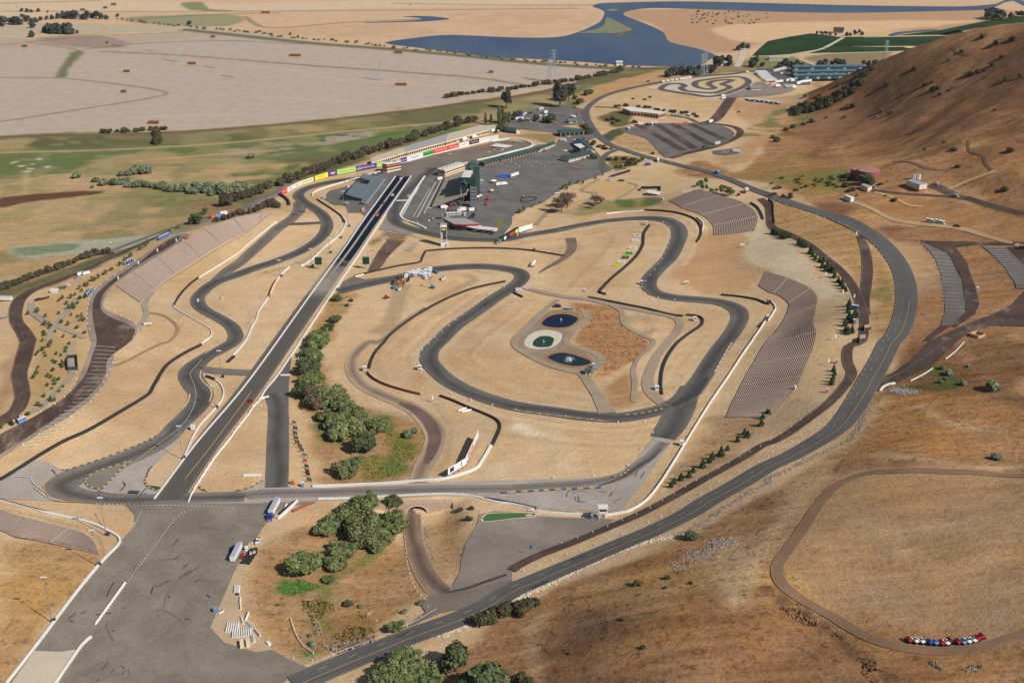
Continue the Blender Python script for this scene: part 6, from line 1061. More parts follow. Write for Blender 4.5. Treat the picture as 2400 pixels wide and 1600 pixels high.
many('marsh_bush',1,3,[(500,1130,60),(1360,910,70),(1520,830,80),(1340,1010,70),(200,850,40),(520,1200,80),(960,860,70),(1700-190,840,50)],60,'grey scrubby bush in the creek hollow by the access road','bush','scrub in the creek hollow',small=True);many('shrub',1,2,[(1980,1530,60),(1870,1545,50)],50,'dark shrub on the bank beside the tunnel wing wall','shrub','shrubs by the tunnel',small=True);plant('shrub',k(1,3,(1960,50)),'dark shrub at the corner of the creek lot fence','shrub',None,w=90,small=True)
# hedges and rows
run('hedge_tree',k(0,1,(-60,1130),(100,1070),(300,985),(560,900),(800,800),(1000,765)),3.8,5.2,'grey-brown tree in the long hedge beside the left gravel road','hedge tree','trees of the left hedge',1.0)
run('hedge_tree',J(k(0,1,(2080,330),(2200,270),(2352,215)),k(1,1,(60,190),(200,140),(330,90),(480,45)),k(1,0,(640,1555),(760,1500),(900,1465),(1010,1425),(1200,1365),(1400,1305),(1600,1235),(1800,1175),(2020,1115))),8.0,8.6,'dark grey-brown tree in the row behind the advertising wall','tree','trees behind the advertising wall',2.5)
run('marsh_bush',k(0,1,(960,130),(1150,135),(1300,155),(1500,175),(1700,200),(1900,215),(2100,220),(2300,195)),7.5,10,'grey-green bush in the thicket line across the marsh','bush','bushes across the marsh',4.0,rows=1);run('marsh_bush',k(0,1,(1750,170),(1900,185),(2100,180),(2300,170)),8,12,'grey-green bush in the thicket line across the marsh','bush','bushes across the marsh',4.0);run('marsh_bush',k(0,1,(1130,50),(1200,40),(1290,25),(1370,25)),8,12,'bush of the small round thicket in the marsh','bush','bushes of the marsh thicket',3.0)
plant('marsh_bush',k(0,1,(700,48)),'lone grey-green bush in the tan marsh, left of the thickets','bush',None,w=95,small=True);many('marsh_bush',0,1,[(1160,90,90),(880,90,70),(845,152,40)],70,'small grey bush at the left end of the marsh thicket line','bush','small marsh bushes',small=True);plant('marsh_bush',k(0,0,(2320,1440)),'lone dark bush in the green marsh near the railway','bush',None,w=80,small=True)
many('dark_tree',0,1,[(1770,470,80),(1830,455,90),(1775,425,60),(1850,400,50),(1890,380,50),(1640,518,40)],70,'dark round tree beside the side road at the terrace end','tree','dark trees at the terrace end',small=True);many('hedge_tree',0,1,[(1990,455,60),(2060,435,60),(2110,425,50),(2150,410,50),(2200,390,60),(2240,395,50),(2300,375,60),(2345,365,50)],50,'brown-green tree in the row above the left terrace','tree','trees above the left terrace',small=True);many('hedge_tree',1,1,[(30,345,80),(70,325,80),(110,315,90),(150,300,90),(185,320,70),(205,325,50)],70,'brown-green tree in the row above the left terrace','tree','trees above the left terrace',small=True)
lab=('dark green conifer in the row beside the right hand terrace path','conifer','conifers by the right terraces')
many('conifer',3,1,[(40,560),(65,565),(90,575),(120,590),(150,600),(175,600),(205,598),(285,655),(305,668),(325,680),(345,690),(390,738),(405,745),(412,775),(437,800),(470,822),(505,825),(500,870),(542,870),(535,900),(575,905),(598,920),(613,960),(645,1005),(680,1015),(670,1040),(690,1065),(712,1090),(745,1220),(740,1255),(735,1285),(795,1310),(815,1330),(785,1360),(765,1370),(745,1340),(708,1400),(715,1450),(735,1475),(770,1465)],42,*lab);many('conifer',3,2,[(603,255),(612,290),(602,325),(590,350),(580,375),(10,650)],42,*lab)
many('conifer',2,2,[(2305,685,50),(2290,745,45),(2138,830,40),(2165,855,45),(2072,898,48),(1980,978,50),(1920,1015,60),(1838,1055,50),(1815,1090,38),(1752,1128,55),(1665,1180,48),(1628,1218,45),(1552,1245,52),(1490,1282,42),(1462,1315,46),(2345,640,30)],48,'dark green conifer in the slanting row below the large terrace','conifer','conifers below the large terrace')
many('young_tree',2,1,[(1705,130,45),(1730,120,50),(1785,105,50),(1750,160,45),(1790,165,40),(1820,180,40),(1880,185,40),(1925,190,50),(1975,205,50),(2010,210,60),(2035,205,50)],45,'green tree in the row behind the upper terrace','tree','trees behind the upper terrace');many('red_shrub',2,1,[(1925,140,40),(1950,150,45),(1980,160,40),(2085,220,50),(1850,180,30)],40,'dark red shrub behind the upper terrace','shrub','red shrubs behind the upper terrace',small=True)
lab=('small green tree on the dry bank between the left gravel roads','tree','young trees on the left bank')
many('young_tree',0,1,[(265,1310),(345,1275),(352,1292),(425,1335),(415,1405),(455,1405),(465,1425),(450,1445),(405,1480),(410,1505),(400,1555),(540,1195),(580,1165),(617,1215),(660,1155),(695,1135),(735,1075),(755,1100),(775,1048),(800,1052),(850,1000),(870,1000),(910,975),(955,950),(980,935),(1030,905),(1100,860),(1155,810),(1190,790),(1210,775),(1150,835),(1280,715),(1310,710),(1335,690),(1360,662),(640,1255),(680,1235),(685,1255),(715,1215),(740,1170),(710,1340),(750,1325),(760,1345),(770,1365),(735,1372),(570,1385),(510,1475),(590,1520),(690,1525),(780,1485),(630,1410),(710,1440),(545,1310),(470,1568),(1500,590),(1555,570),(660,1320)],34,*lab,small=True)
many('young_tree',0,2,[(390,70),(405,60),(340,115),(445,40),(470,15),(360,90),(640,20),(605,60),(610,85),(525,110),(565,125),(485,175),(510,190),(575,205),(578,230),(350,235),(335,270),(310,325),(345,285),(420,130),(415,105),(490,260),(505,350),(540,345),(515,385),(440,400),(550,455),(582,415),(470,530),(500,535),(412,500),(355,575),(380,590),(257,665),(20,785),(485,430),(440,315),(472,325),(90,745)],34,*lab,small=True);many('conifer',0,2,[(170,708,40),(112,745,38),(575,200,40),(468,530,42)],40,'small pointed conifer beside the left gravel lot','conifer','conifers by the left gravel lot',small=True)
many('brown_tree',2,1,[(510,290,150),(455,330,150)],140,'leafless brown tree at the left end of the lawn','tree','bare trees on the lawn');many('brown_tree',2,1,[(775,285,110),(735,330,80),(820,285,60)],90,'leafless brown tree in the middle of the lawn','tree','bare trees in mid lawn')
plant('eucalyptus',k(2,0,(440,910)),'huge dark eucalyptus towering over the service yard','eucalyptus',None,w=170);plant('eucalyptus',k(2,0,(520,880)),'smaller dark crown behind the huge eucalyptus','eucalyptus',None,w=100);plant('eucalyptus',k(1,0,(2300,940)),'single eucalyptus with pale trunk beside the marsh','eucalyptus',None,w=95)
many('poplar',1,0,[(2110,1110,36),(2160,1115,34),(2235,1080,45),(2265,1085,45),(2295,1090,40),(2325,1100,36)],40,'slim green poplar by the service yard','poplar','poplars by the service yard',small=True);many('dark_tree',2,0,[(30,1050,60),(70,1040,50),(20,1090,50),(80,1110,45),(110,1110,40),(580,900,50),(620,940,60),(640,930,40),(690,860,60),(720,850,50)],50,'dark green tree at the edge of the service yard','tree','trees round the service yard',small=True);many('dark_tree',1,0,[(2270,1170,90),(2240,1190,60)],60,'round green tree by the small green roofed hut','tree','trees by the green roofed hut',small=True)
run('dark_tree',k(2,0,(235,1120),(300,1125),(360,1135)),9,9,'dark bush in the hedge beside the entry paving','bush','bushes by the entry paving',2);run('shrub',k(2,0,(660,1160),(700,1200),(720,1230)),6,5,'shrub on the bank beside the pavilion','shrub','shrubs by the pavilion',4,rows=2);run('shrub',k(2,0,(720,1320),(800,1345),(880,1370)),6,4.5,'shrub in the strip beside the workshop','shrub','shrubs by the workshop',5,rows=2);many('dark_tree',2,0,[(745,1440,60),(770,1450,50),(650,1285,30)],50,'round dark tree at the corner of the workshop','tree','trees by the workshop',small=True)
run('shrub',k(2,0,(950,980),(1030,975),(1200,990),(1400,1020),(1600,1050),(1690,1075)),9,6,'young shrub in the planting behind the white roofed office','shrub','shrubs behind the office',3);run('shrub',k(2,0,(900,1470),(1000,1460),(1100,1470),(1150,1480),(1060,1520),(980,1540)),8,4.5,'olive shrub in the planted triangle by the road','shrub','shrubs in the planted triangle',5,rows=2)
many('young_tree',2,1,[(470,155,40),(490,140,30),(530,125,30),(610,110,36),(650,115,28),(770,70,22),(835,40,22),(110,360,40),(80,375,36),(60,385,30),(190,330,24),(260,290,22),(500,165,30)],30,'small green shrub along the paddock edge','shrub','shrubs along the paddock edge',small=True,name='paddock_shrub')
# far trees
lab=('dark tree in the small wood on the far left field edge','tree','trees of the far left wood')
many('far_tree',0,0,[(420,280,70),(455,275,75),(500,270,85),(545,280,85),(590,275,85),(635,280,85),(480,290,70),(520,250,60),(610,255,60),(660,295,50)],70,*lab,small=True);many('far_tree',0,0,[(15,190,60),(45,200,70),(110,200,70),(150,200,90),(190,210,50),(215,165,50),(250,180,60),(290,200,80),(330,190,50),(300,240,60),(20,230,60)],60,'dark tree in the clump at the far left edge','tree','trees at the far left edge',small=True)
many('far_tree',0,0,[(375,178,40),(430,172,40),(480,165,50),(530,155,60),(585,150,60),(640,150,65),(690,150,65),(740,160,60),(790,155,65),(840,150,60),(890,150,65),(930,160,60),(980,165,50),(575,122,36),(355,100,45),(200,98,36),(250,102,36),(290,106,30),(440,112,26),(1080,145,32)],50,'dark tree in the long far row across the fields','tree','trees of the far row',small=True);plant('far_tree',k(0,0,(298,322)),'round dark tree alone at the field corner','tree',None,w=65,small=True);plant('far_tree',k(0,0,(1740,222)),'small dark tree alone on the far levee','tree',None,w=42,small=True);plant('far_tree',k(0,0,(715,297)),'small tree right of the far left wood','tree',None,w=34,small=True);many('far_tree',1,0,[(312,315,26),(390,340,28),(1415,45,14)],26,'tiny dark tree on the levee beyond the fields','tree','tiny levee trees',small=True)
run('marsh_bush',J(k(0,0,(1100,180),(1400,215),(1700,245),(2000,275),(2352,300)),k(1,0,(150,330),(500,360),(800,385),(1000,405),(1300,440),(1700,480),(2100,520)),k(2,0,(0,548),(400,580),(800,605),(1150,628))),10,5,'dark scrub on the shore levee','scrub','scrub on the shore levee',7,name='scrub')
run('shrub',J(k(0,0,(970,1222),(1200,1210),(1490,1196)),),7,8,'dark scrub at the near edge of the pale field','scrub','scrub at the field edge',2,name='scrub');run('shrub',J(k(1,0,(1750,900),(2000,860),(2352,825)),k(2,0,(200,790),(500,755),(800,700),(1000,655))),9,9,'dark scrub in the hedge at the field corner','scrub','scrub at the field corner',2,name='scrub');run('shrub',k(0,0,(1440,1225),(1445,1280),(1440,1330)),6,9,'green scrub in the ditch across the marsh','scrub','scrub in the marsh ditch',2,name='scrub')
many('far_tree',2,0,[(1430,690,70),(1480,675,80),(1530,665,90),(1580,670,90),(1630,660,90),(1680,665,80),(1730,655,80),(1780,650,80),(1830,655,70),(1560,640,60),(1660,635,60)],80,'rounded bush in the grove between bay and kart track','bush','grove by the bay',small=True);many('far_tree',2,0,[(1890,575,90),(1930,555,100),(1970,565,90),(2000,590,60),(1870,620,50)],80,'dark tree around the white farmhouse','tree','trees by the farmhouse',small=True);many('far_tree',2,0,[(2220,590,80),(2298,602,56),(2240,555,50),(2120,440,60),(2170,430,60),(2080,450,50)],60,'round tree beyond the kart track road','tree','trees beyond the kart track',small=True)
many('far_tree',3,0,[(110,605,60),(160,598,70),(210,595,60),(260,598,60),(310,600,50),(470,590,50),(520,588,55),(580,588,50),(640,585,70),(690,588,60),(880,592,50),(930,590,50),(980,585,50)],55,'tree in the row behind the green industrial blocks','tree','trees behind the industrial blocks',small=True);many('far_tree',3,0,[(2030,145,90),(2070,135,100),(2120,150,90),(2160,155,60),(2290,135,60),(2330,140,50),(2230,148,50)],80,'dark tree beyond the hill crest','tree','trees beyond the hill',small=True);many('far_tree',3,0,[(450,305,36),(490,310,36),(530,312,36),(570,316,36),(620,320,30),(720,318,36),(760,320,30),(800,305,40),(835,292,36),(865,310,40),(640,285,26)],36,'garden tree round the villa','tree','trees round the villa',small=True)
cr=TR
for i in range(60):
    x,y=cr.uniform(1640,2352),cr.uniform(105,235);plant('shrub',k(2,0,(x,y)),'tiny dark bush on the far marsh flats','bush','bushes on the far flats',w=cr.uniform(12,24),small=True,name='bush')if(x-1600)>(235-y)*.3 and not(1750<x and y>225)else None
# hillside scrub
for i in range(70):
    f_=cr.random();x=220+f_*640;y=1030-90*f_-190*f_*f_+cr.uniform(-45,45)*(1-.3*f_);plant('shrub',k(3,0,(x,y)),'dark evergreen shrub in the hillside gully','shrub','shrubs in the hillside gully',w=cr.uniform(40,75),small=True,sq=1.3)
many('shrub',3,0,[(1430,790,60),(1510,825,70),(1550,815,60),(1350,630,60),(1120,1040,60),(1030,1030,60),(2140,530,50),(1580,865,40),(1660,835,40),(1695,812,36),(1830,690,40),(1860,675,40),(1920,665,45),(1990,650,36),(1510,755,40),(1700,1375,60),(2220,1385,70),(1745,1532,50),(1360,1205,50),(750,980,70),(790,970,50),(340,885,40),(480,880,50),(430,895,40),(410,1110,70),(330,1140,60),(160,1195,60),(40,1260,70),(80,1290,60),(650,780,40),(960,630,60),(900,680,70),(820,700,50),(780,760,50),(700,1075,34),(540,1080,36),(985,1080,30),(1240,870,34),(1655,555,30),(1780,475,34),(2060,600,36),(2180,735,50),(1960,345,60),(2320,700,40),(1620,1310,40),(1445,1375,40),(2080,1010,30),(230,1170,60),(1090,775,50),(2000,715,30),(2090,400,60),(2240,370,60)],45,'scattered dark shrub on the steep brown hillside','shrub','scattered hillside shrubs',small=True)
many('dark_tree',3,1,[(745,65,75),(880,95,95),(935,105,80)],80,'dense dark tree in front of the water tanks','tree','trees by the water tanks');many('shrub',3,1,[(1035,125,55),(2180,172,65),(775,180,60),(150,235,60),(205,245,50),(740,190,40),(820,228,26),(1080,232,34),(1150,270,60),(560,130,40)],50,'low shrub on the slope around the hillside sheds','shrub','shrubs by the hillside sheds',small=True)
for i in range(34):
    x,y=cr.uniform(20,720),cr.uniform(10,200);plant('shrub',k(3,1,(x,40+y*(1-x/1500))),'olive shrub on the green slope below the hill','shrub','shrubs on the green slope',w=cr.uniform(30,60),small=True,sq=.7)
many('shrub',2,0,[(1110,910,36),(1220,915,36),(1270,895,36),(1250,750,30),(2080,1030,30),(1120,1120,60),(880,1100,60),(930,1090,60),(980,1110,60),(930,1130,50),(1290,1410,30)],40,'dark shrub on the knoll below the office','shrub','shrubs on the office knoll',small=True);many('marsh_bush',3,2,[(1610,240,70),(1660,290,70),(1630,340,50),(1580,370,50),(1850,225,40),(2080,300,24),(2100,1070,110),(2050,420,120),(1800,380,60)],60,'green scrub in the damp fold beside the right hand road','scrub','scrub beside the right road',small=True)
def brush(name,px,n,size,lm,seed,tall=1.6):
    r=np.random.default_rng(seed);poly=P(px)[:,:2];lo,hi=poly.min(0),poly.max(0);q=r.uniform(lo,hi,size=(n*3,2));q=q[inside(q,poly)][:n]
    q=q[fbm(q[:,0],q[:,1],9,3)>.47];z=hgt(q[:,0],q[:,1]);V=[];Fc=[]
    for i in range(len(q)):
        a=r.uniform(0,3.14);s=size*r.uniform(.5,1.3);dx,dy=math.cos(a)*s,math.sin(a)*s;h=s*tall*r.uniform(.6,1.2);b0=len(V);V+=[(q[i,0]-dx,q[i,1]-dy,z[i]),(q[i,0]+dx,q[i,1]+dy,z[i]),(q[i,0]+dx*1.2+r.normal()*.2,q[i,1]+dy*1.2+r.normal()*.2,z[i]+h),(q[i,0]-dx*1.2,q[i,1]-dy*1.2,z[i]+h*.8)];Fc.append((b0,b0+1,b0+2,b0+3))
    return tag(newmesh(name,V,Fc,lm),kind='stuff')
# loose stone edging and dry brush: nobody could count these
def scatter(name,px,width,n,size,m,seed,flatq=.6):
    r=np.random.default_rng(seed);c=catmull(P(px)[:,:2],3.0);nn=offs(c);V=[];Fc=[]
    ii=r.integers(0,len(c),n);o=r.normal(scale=width/2.5,size=n);q=c[ii]+nn[ii]*o[:,None]+r.normal(scale=1.0,size=(n,2));z=hgt(q[:,0],q[:,1])
    ico=np.array([(1,0,0),(-1,0,0),(0,1,0),(0,-1,0),(0,0,1),(0,0,-1)]);F8=[(0,2,4),(2,1,4),(1,3,4),(3,0,4),(2,0,5),(1,2,5),(3,1,5),(0,3,5)]
    for i in range(n):
        s=size*r.uniform(.5,1.4)*(1+r.uniform(-.3,.3,size=(6,1)));b0=len(V);V+=[tuple(v)for v in ico*s*np.array([1,1,flatq])+np.array([q[i,0],q[i,1],z[i]+.1])];Fc+=[tuple(b0+j for j in f)for f in F8]
    return tag(newmesh(name,V,Fc,m),kind='stuff')
ROCK=mat('pale_rock',(208,192,172),.95,.2,.8);DROCK=mat('grey_rock',(140,128,116),.95,.3,.6)
scatter('rock_edging',J(k(1,3,(1720,1130),(1900,1050),(2060,970),(2352,820)),k(2,3,(0,812),(200,730),(420,620),(700,480),(1000,345),(1280,265),(1450,225))),1.8,1300,.5,ROCK,5)
scatter('rock_edging',J(k(2,3,(1450,225),(1600,180),(1680,140),(1800,60),(1900,0)),k(2,2,(1950,1530),(2200,1380),(2352,1290)),k(3,2,(0,1260),(200,1170),(400,1070),(600,980),(760,890),(830,800),(870,690),(960,560))),1.5,900,.5,DROCK,6);scatter('rock_outcrop',k(2,3,(1760,370),(1850,310),(1930,260),(2030,270)),5,200,.8,DROCK,7);scatter('rock_outcrop',k(2,3,(1540,530),(1590,440),(1640,380),(1750,430)),7,120,.6,DROCK,8)
brush('pale_brush',k(3,3,(1480,1380),(1750,1380),(1960,1420),(1900,1470),(1600,1470)),700,.5,leafmat('pale_brush',(170,152,132),(196,180,160)),9);scatter('rubble',k(3,2,(1150,440),(1230,450),(1330,470)),5,260,.6,mat('blue_rock',(140,140,138)),10);scatter('rubble',k(1,3,(1560,130),(1590,300),(1620,450)),2,120,.5,DROCK,11)
brush('dry_brush',k(1,3,(620,1230),(800,1200),(1100,1130),(1080,1190),(760,1300),(560,1200),(520,1000),(640,1000)),1500,.5,L_BRUSH,21);brush('reeds',k(1,3,(420,780),(720,740),(1000,930),(1150,1080),(880,1200),(700,1150),(440,900)),1800,.45,leafmat('reed',(160,134,86),(128,120,70)),22);brush('dry_brush',k(1,3,(940,840),(1020,860),(1180,1040),(1380,1000),(1200,1100),(980,900)),600,.5,L_BRUSH,23);brush('dry_brush',k(3,3,(100,880),(260,860),(560,1060),(860,1240),(1150,1568),(950,1568),(600,1200)),700,.45,leafmat('brown_brush',(124,96,72),(150,118,86)),24)
brush('tall_grass',k(1,2,(1250,800),(1440,900),(1460,1090),(1250,1240),(980,1280),(960,1100),(1130,1000)),2500,.4,leafmat('meadow_grass',(110,124,62),(150,138,74)),25,1.0);brush('tall_grass',k(1,3,(230,600),(420,620),(590,680),(480,750),(260,760),(180,700)),1200,.4,leafmat('lush_grass',(84,120,52),(104,134,64)),26,.8);brush('reeds',J(k(2,1,(560,1210),(850,1240),(990,1290),(1020,1400),(1200,1530)),k(2,2,(1280,50),(1150,170),(900,280),(760,330),(850,200),(700,90))),3500,.5,leafmat('russet_grass',(170,126,84),(190,146,102)),27,.8)
# ------------------------------------------------------------------ vehicles, barriers, poles, signs and other loose things
PAL={'white':(232,232,230),'silver':(170,176,184),'red':(184,40,44),'maroon':(110,34,46),'blue':(40,70,150),'navy':(40,48,84),'dark':(46,48,54),'green':(44,92,66),'orange':(220,110,46),'yellow':(232,180,60),'cream':(226,208,176),'tan':(206,168,130),'teal':(70,130,150),'pink':(226,100,96),'brown':(120,76,56),'lblue':(110,150,205),'grey':(150,150,150),'lime':(150,180,70)}
def paint_(c):return mat('paint_'+c,PAL[c],.35,.03,1.0,0,.5)
TYRM=mat('tyre_black',(28,28,30),.9,.1)
def wheels(b,xs_,w,r=.36,t=.26):
    for x in xs_:
        for y in(-w/2+t/2,w/2-t/2):yield x,y
def mk(parts):
    out=[]
    for nm,b,m in parts:
        me=bpy.data.meshes.new(nm);me.from_pydata(b.v,[],b.f)
        for q in(m if isinstance(m,list)else[m]):me.materials.append(q)
        me.polygons.foreach_set('material_index',np.array(b.m,np.int32));out.append((nm,me))
    return out
def wheelset(xs_,w,r,t=.26):
    o=[]
    for x in xs_:
        for y in(-w/2+t/2,w/2-t/2):o.append(('wheel',MB().tube((x,y-t/2,r),(x,y+t/2,r),r,n=10),TYRM))
    return o
def prof(pts,w):return MB().profile(pts,-w/2,w/2)
def vehicle(kind,c):
    P_=paint_(c)
    if kind=='car':return mk([('body',prof([(-2.2,.3),(2.2,.3),(2.25,.72),(1.25,.95),(-2.1,1.0),(-2.25,.7)],1.8),P_),('windows',prof([(1.2,.93),(.4,1.4),(-1.35,1.42),(-2.0,.98)],1.62),GLASS),('roof',prof([(.45,1.38),(-1.35,1.4),(-1.3,1.5),(.35,1.48)],1.56),P_)]+wheelset((-1.35,1.4),1.84,.33))
    if kind=='pickup':return mk([('body',prof([(-2.7,.45),(2.7,.45),(2.75,1.0),(1.4,1.15),(-2.7,1.15)],1.95),P_),('windows',prof([(1.4,1.12),(.7,1.72),(-.6,1.75),(-.8,1.12)],1.75),GLASS),('roof',prof([(.75,1.7),(-.65,1.73),(-.6,1.84),(.65,1.82)],1.7),P_),('bed',MB().box((-1.8,0,1.17),(1.7,1.6,.06)),BLK)]+wheelset((-1.7,1.75),2.0,.4))
    if kind=='van':return mk([('body',prof([(-2.6,.4),(2.5,.4),(2.6,1.0),(2.0,1.25),(1.5,2.15),(-2.55,2.2)],1.95),P_),('windscreen',prof([(2.02,1.28),(1.56,2.08),(1.5,2.08),(1.9,1.25)],1.97),GLASS),('side_windows',MB().box((-.3,0,1.65),(2.6,1.98,.5)),GLASS)]+wheelset((-1.6,1.6),2.0,.36))
    if kind=='truck':return mk([('cargo_box',MB().box((-1.0,0,2.3),(6.2,2.5,2.9)),paint_('white')),('cab',prof([(2.2,.6),(4.3,.6),(4.35,1.5),(3.9,2.6),(2.2,2.7)],2.3),P_),('windscreen',prof([(4.34,1.6),(4.0,2.4),(3.9,2.4),(4.2,1.6)],2.1),GLASS),('chassis',MB().box((0,0,.7),(8,1.6,.3)),BLK)]+wheelset((-2.8,3.2),2.4,.5))
    if kind=='trailer':return mk([('cargo_box',MB().box((0,0,2.2),(13.5,2.6,2.8)),P_),('roof',MB().box((0,0,3.64),(13.4,2.5,.08)),paint_('silver')),('chassis',MB().box((0,0,.7),(12.6,1.6,.25)),BLK)]+wheelset((-5.2,-4.1),2.6,.48))
    if kind=='tractor_unit':return mk([('cab',prof([(-1.2,.7),(2.9,.7),(2.95,1.5),(1.6,1.8),(1.2,3.0),(-1.2,3.1)],2.4),P_),('windscreen',prof([(1.62,1.85),(1.26,2.8),(1.2,2.8),(1.5,1.8)],2.2),GLASS),('chassis',MB().box((-1.6,0,.75),(3.6,1.2,.3)),BLK),('bumper',MB().box((2.95,0,.8),(.2,2.3,.5)),paint_('silver'))]+wheelset((-2.6,-1.4,2.0),2.5,.5))
    if kind=='motorhome':return mk([('body',prof([(-4.2,.5),(4.2,.5),(4.3,1.3),(3.7,2.9),(-4.2,3.0)],2.45),P_),('windscreen',prof([(4.28,1.4),(3.85,2.5),(3.78,2.5),(4.1,1.4)],2.3),GLASS),('side_windows',MB().box((-.4,0,2.0),(5.6,2.48,.6)),GLASS),('roof_unit',MB().box((-1,0,3.15),(1.2,.9,.3)),paint_('silver')),('stripe',MB().box((0,0,1.2),(8.2,2.47,.22)),paint_('navy'))]+wheelset((-2.4,2.8),2.45,.42))
    if kind=='box_trailer':return mk([('cargo_box',MB().box((0,0,1.6),(5.6,2.3,2.2)),P_),('drawbar',MB().box((3.4,0,.6),(1.4,.2,.15)),BLK),('roof',MB().box((0,0,2.73),(5.5,2.2,.06)),paint_('grey'))]+wheelset((-.5,.4),2.4,.36))
    if kind=='utility_cart':return mk([('body',prof([(-1.3,.35),(1.3,.35),(1.35,.7),(.4,.85),(-1.3,.9)],1.3),P_),('canopy',MB().box((-.1,0,1.75),(2.5,1.5,.12)),P_),('frame',MB().box((.6,0,1.3),(.08,1.2,.9)).box((-.9,0,1.3),(.08,1.2,.9)),paint_('silver'))]+wheelset((-.85,.85),1.35,.28,.2))
    if kind=='quad_bike':return mk([('body',prof([(-1.0,.5),(1.05,.55),(1.15,.85),(.3,1.0),(-.2,.95),(-1.0,1.0)],.8),P_),('seat',MB().box((-.35,0,1.05),(.9,.4,.16)),BLK),('handlebar',MB().box((.45,0,1.2),(.12,.95,.1)),BLK),('fender',MB().box((.75,0,.9),(.6,1.25,.1)).box((-.7,0,.9),(.7,1.25,.1)),P_)]+wheelset((-.75,.8),1.3,.36,.34))
    if kind=='loader':return mk([('body',prof([(-1.8,.7),(1.4,.7),(1.5,1.5),(-1.7,1.7)],1.7),P_),('cab',MB().box((-.3,0,2.2),(1.4,1.5,1.3)),GLASS),('cab_roof',MB().box((-.3,0,2.9),(1.6,1.6,.12)),P_),('bucket',prof([(2.4,.3),(3.3,.3),(2.5,1.3)],2.2),P_),('arm',MB().box((1.9,.6,1.2),(1.6,.2,.25)).box((1.9,-.6,1.2),(1.6,.2,.25)),P_)]+wheelset((-1.1,1.0),2.2,.65,.45))
    if kind=='boom_lift':return mk([('base',MB().box((0,0,.9),(2.8,2.0,.8)),P_),('turret',MB().box((-.4,0,1.7),(1.8,1.3,.9)),P_),('boom',MB().tube((-.6,0,2.0),(-2.6,.2,6.4),.22,n=5).tube((-2.6,.2,6.4),(-1.2,.2,7.6),.16,n=5),P_),('basket',MB().box((-.7,.2,7.4),(.9,1.4,.9)),STEEL)]+wheelset((-1.0,1.0),2.2,.5,.35))
    if kind=='portable_toilet':return mk([('cabin',MB().box((0,0,1.1),(1.15,1.15,2.2)),P_),('roof',MB().box((0,0,2.28),(1.2,1.2,.16)),paint_('white')),('door',MB().box((0,-.6,1.0),(.7,.05,1.8)),paint_('lblue'))])
    if kind=='container':return mk([('shell',MB().box((0,0,1.35),(6.1,2.45,2.6)),P_),('end_doors',MB().box((3.07,0,1.35),(.06,2.2,2.4)),paint_('grey')),('roof',MB().box((0,0,2.68),(6.0,2.3,.06)),P_)])
    if kind=='skip':return mk([('bin',prof([(-2.6,.1),(2.6,.1),(3.0,1.6),(-3.0,1.6)],2.2),P_),('load',MB().box((0,0,1.58),(5.2,1.9,.16)),BROWNM)])
    if kind=='tent':return mk([('tent_roof',MB().add([(-2,-2,2.4),(2,-2,2.4),(2,2,2.4),(-2,2,2.4),(0,0,3.7)],[(0,1,4),(1,2,4),(2,3,4),(3,0,4),(3,2,1,0)]),P_),('tent_frame',MB().box((-1.9,-1.9,1.2),(.12,.12,2.4)).box((1.9,-1.9,1.2),(.12,.12,2.4)).box((1.9,1.9,1.2),(.12,.12,2.4)).box((-1.9,1.9,1.2),(.12,.12,2.4)),STEEL)])
    if kind=='equipment_box':return mk([('cabinet',MB().box((0,0,.8),(1.8,1.3,1.6)),P_),('lid',MB().box((0,0,1.64),(1.9,1.4,.1)),paint_('grey'))])
    if kind=='marshal_booth':return mk([('cabin',MB().box((0,0,1.6),(2.2,2.0,2.4)),P_),('roof',MB().box((0,0,2.9),(2.6,2.4,.2)),paint_('white')),('window',MB().box((0,-1.02,2.0),(1.6,.06,.8)),GLASS)])
    if kind=='tank_trailer':return mk([('tank',MB().tube((-4.5,0,1.9),(4.5,0,1.9),1.25,n=14),P_),('chassis',MB().box((0,0,.7),(9,1.4,.25)),BLK),('hitch',MB().box((5.3,0,1.0),(1.6,.8,.6)),paint_('yellow'))]+wheelset((-3.2,-2.2),2.4,.48))
    if kind=='flatbed':return mk([('deck',MB().box((0,0,.85),(7.5,2.3,.2)),P_),('headboard',MB().box((3.6,0,1.4),(.12,2.2,1.0)),P_),('chassis',MB().box((0,0,.6),(7,1.2,.2)),BLK)]+wheelset((-1.8,-.9),2.4,.4))
    if kind=='concrete_barrier':return mk([('barrier',MB().profile([(-.42,0),(.42,0),(.4,.2),(.2,.45),(.13,1.0),(-.13,1.0),(-.2,.45),(-.4,.2)],-3.0,3.0),CONC)])
    if kind=='roadside_post':return mk([('post',MB().box((0,0,.5),(.26,.26,1.2)),CONC)])
    if kind=='marker_block':return mk([('block',MB().box((0,0,.35),(.7,.7,.8)).box((0,0,.9),(.35,.35,.4)),CONC)])
    if kind=='traffic_cone':return mk([('cone',MB().tube((0,0,0),(0,0,.9),.28,.05,8).box((0,0,.05),(.6,.6,.1)),paint_('orange'))])
    if kind=='kart':return mk([('kart',MB().box((0,0,.3),(1.8,1.2,.35)).box((-.3,0,.6),(.5,.5,.5)),P_)])
    if kind=='tyre_bundle':return mk([('bundle',MB().box((0,0,.55),(2.3,1.9,1.1)).box((0,0,1.12),(2.0,1.6,.12)),TYRE)])
    if kind=='stone_block':return mk([('block',MB().box((0,0,.4),(1.6,1.0,.9)),CONC)])
BROWNM=mat('scrap',(140,84,66),.9,.3,1.0);VC={}
FR=random.Random(5)
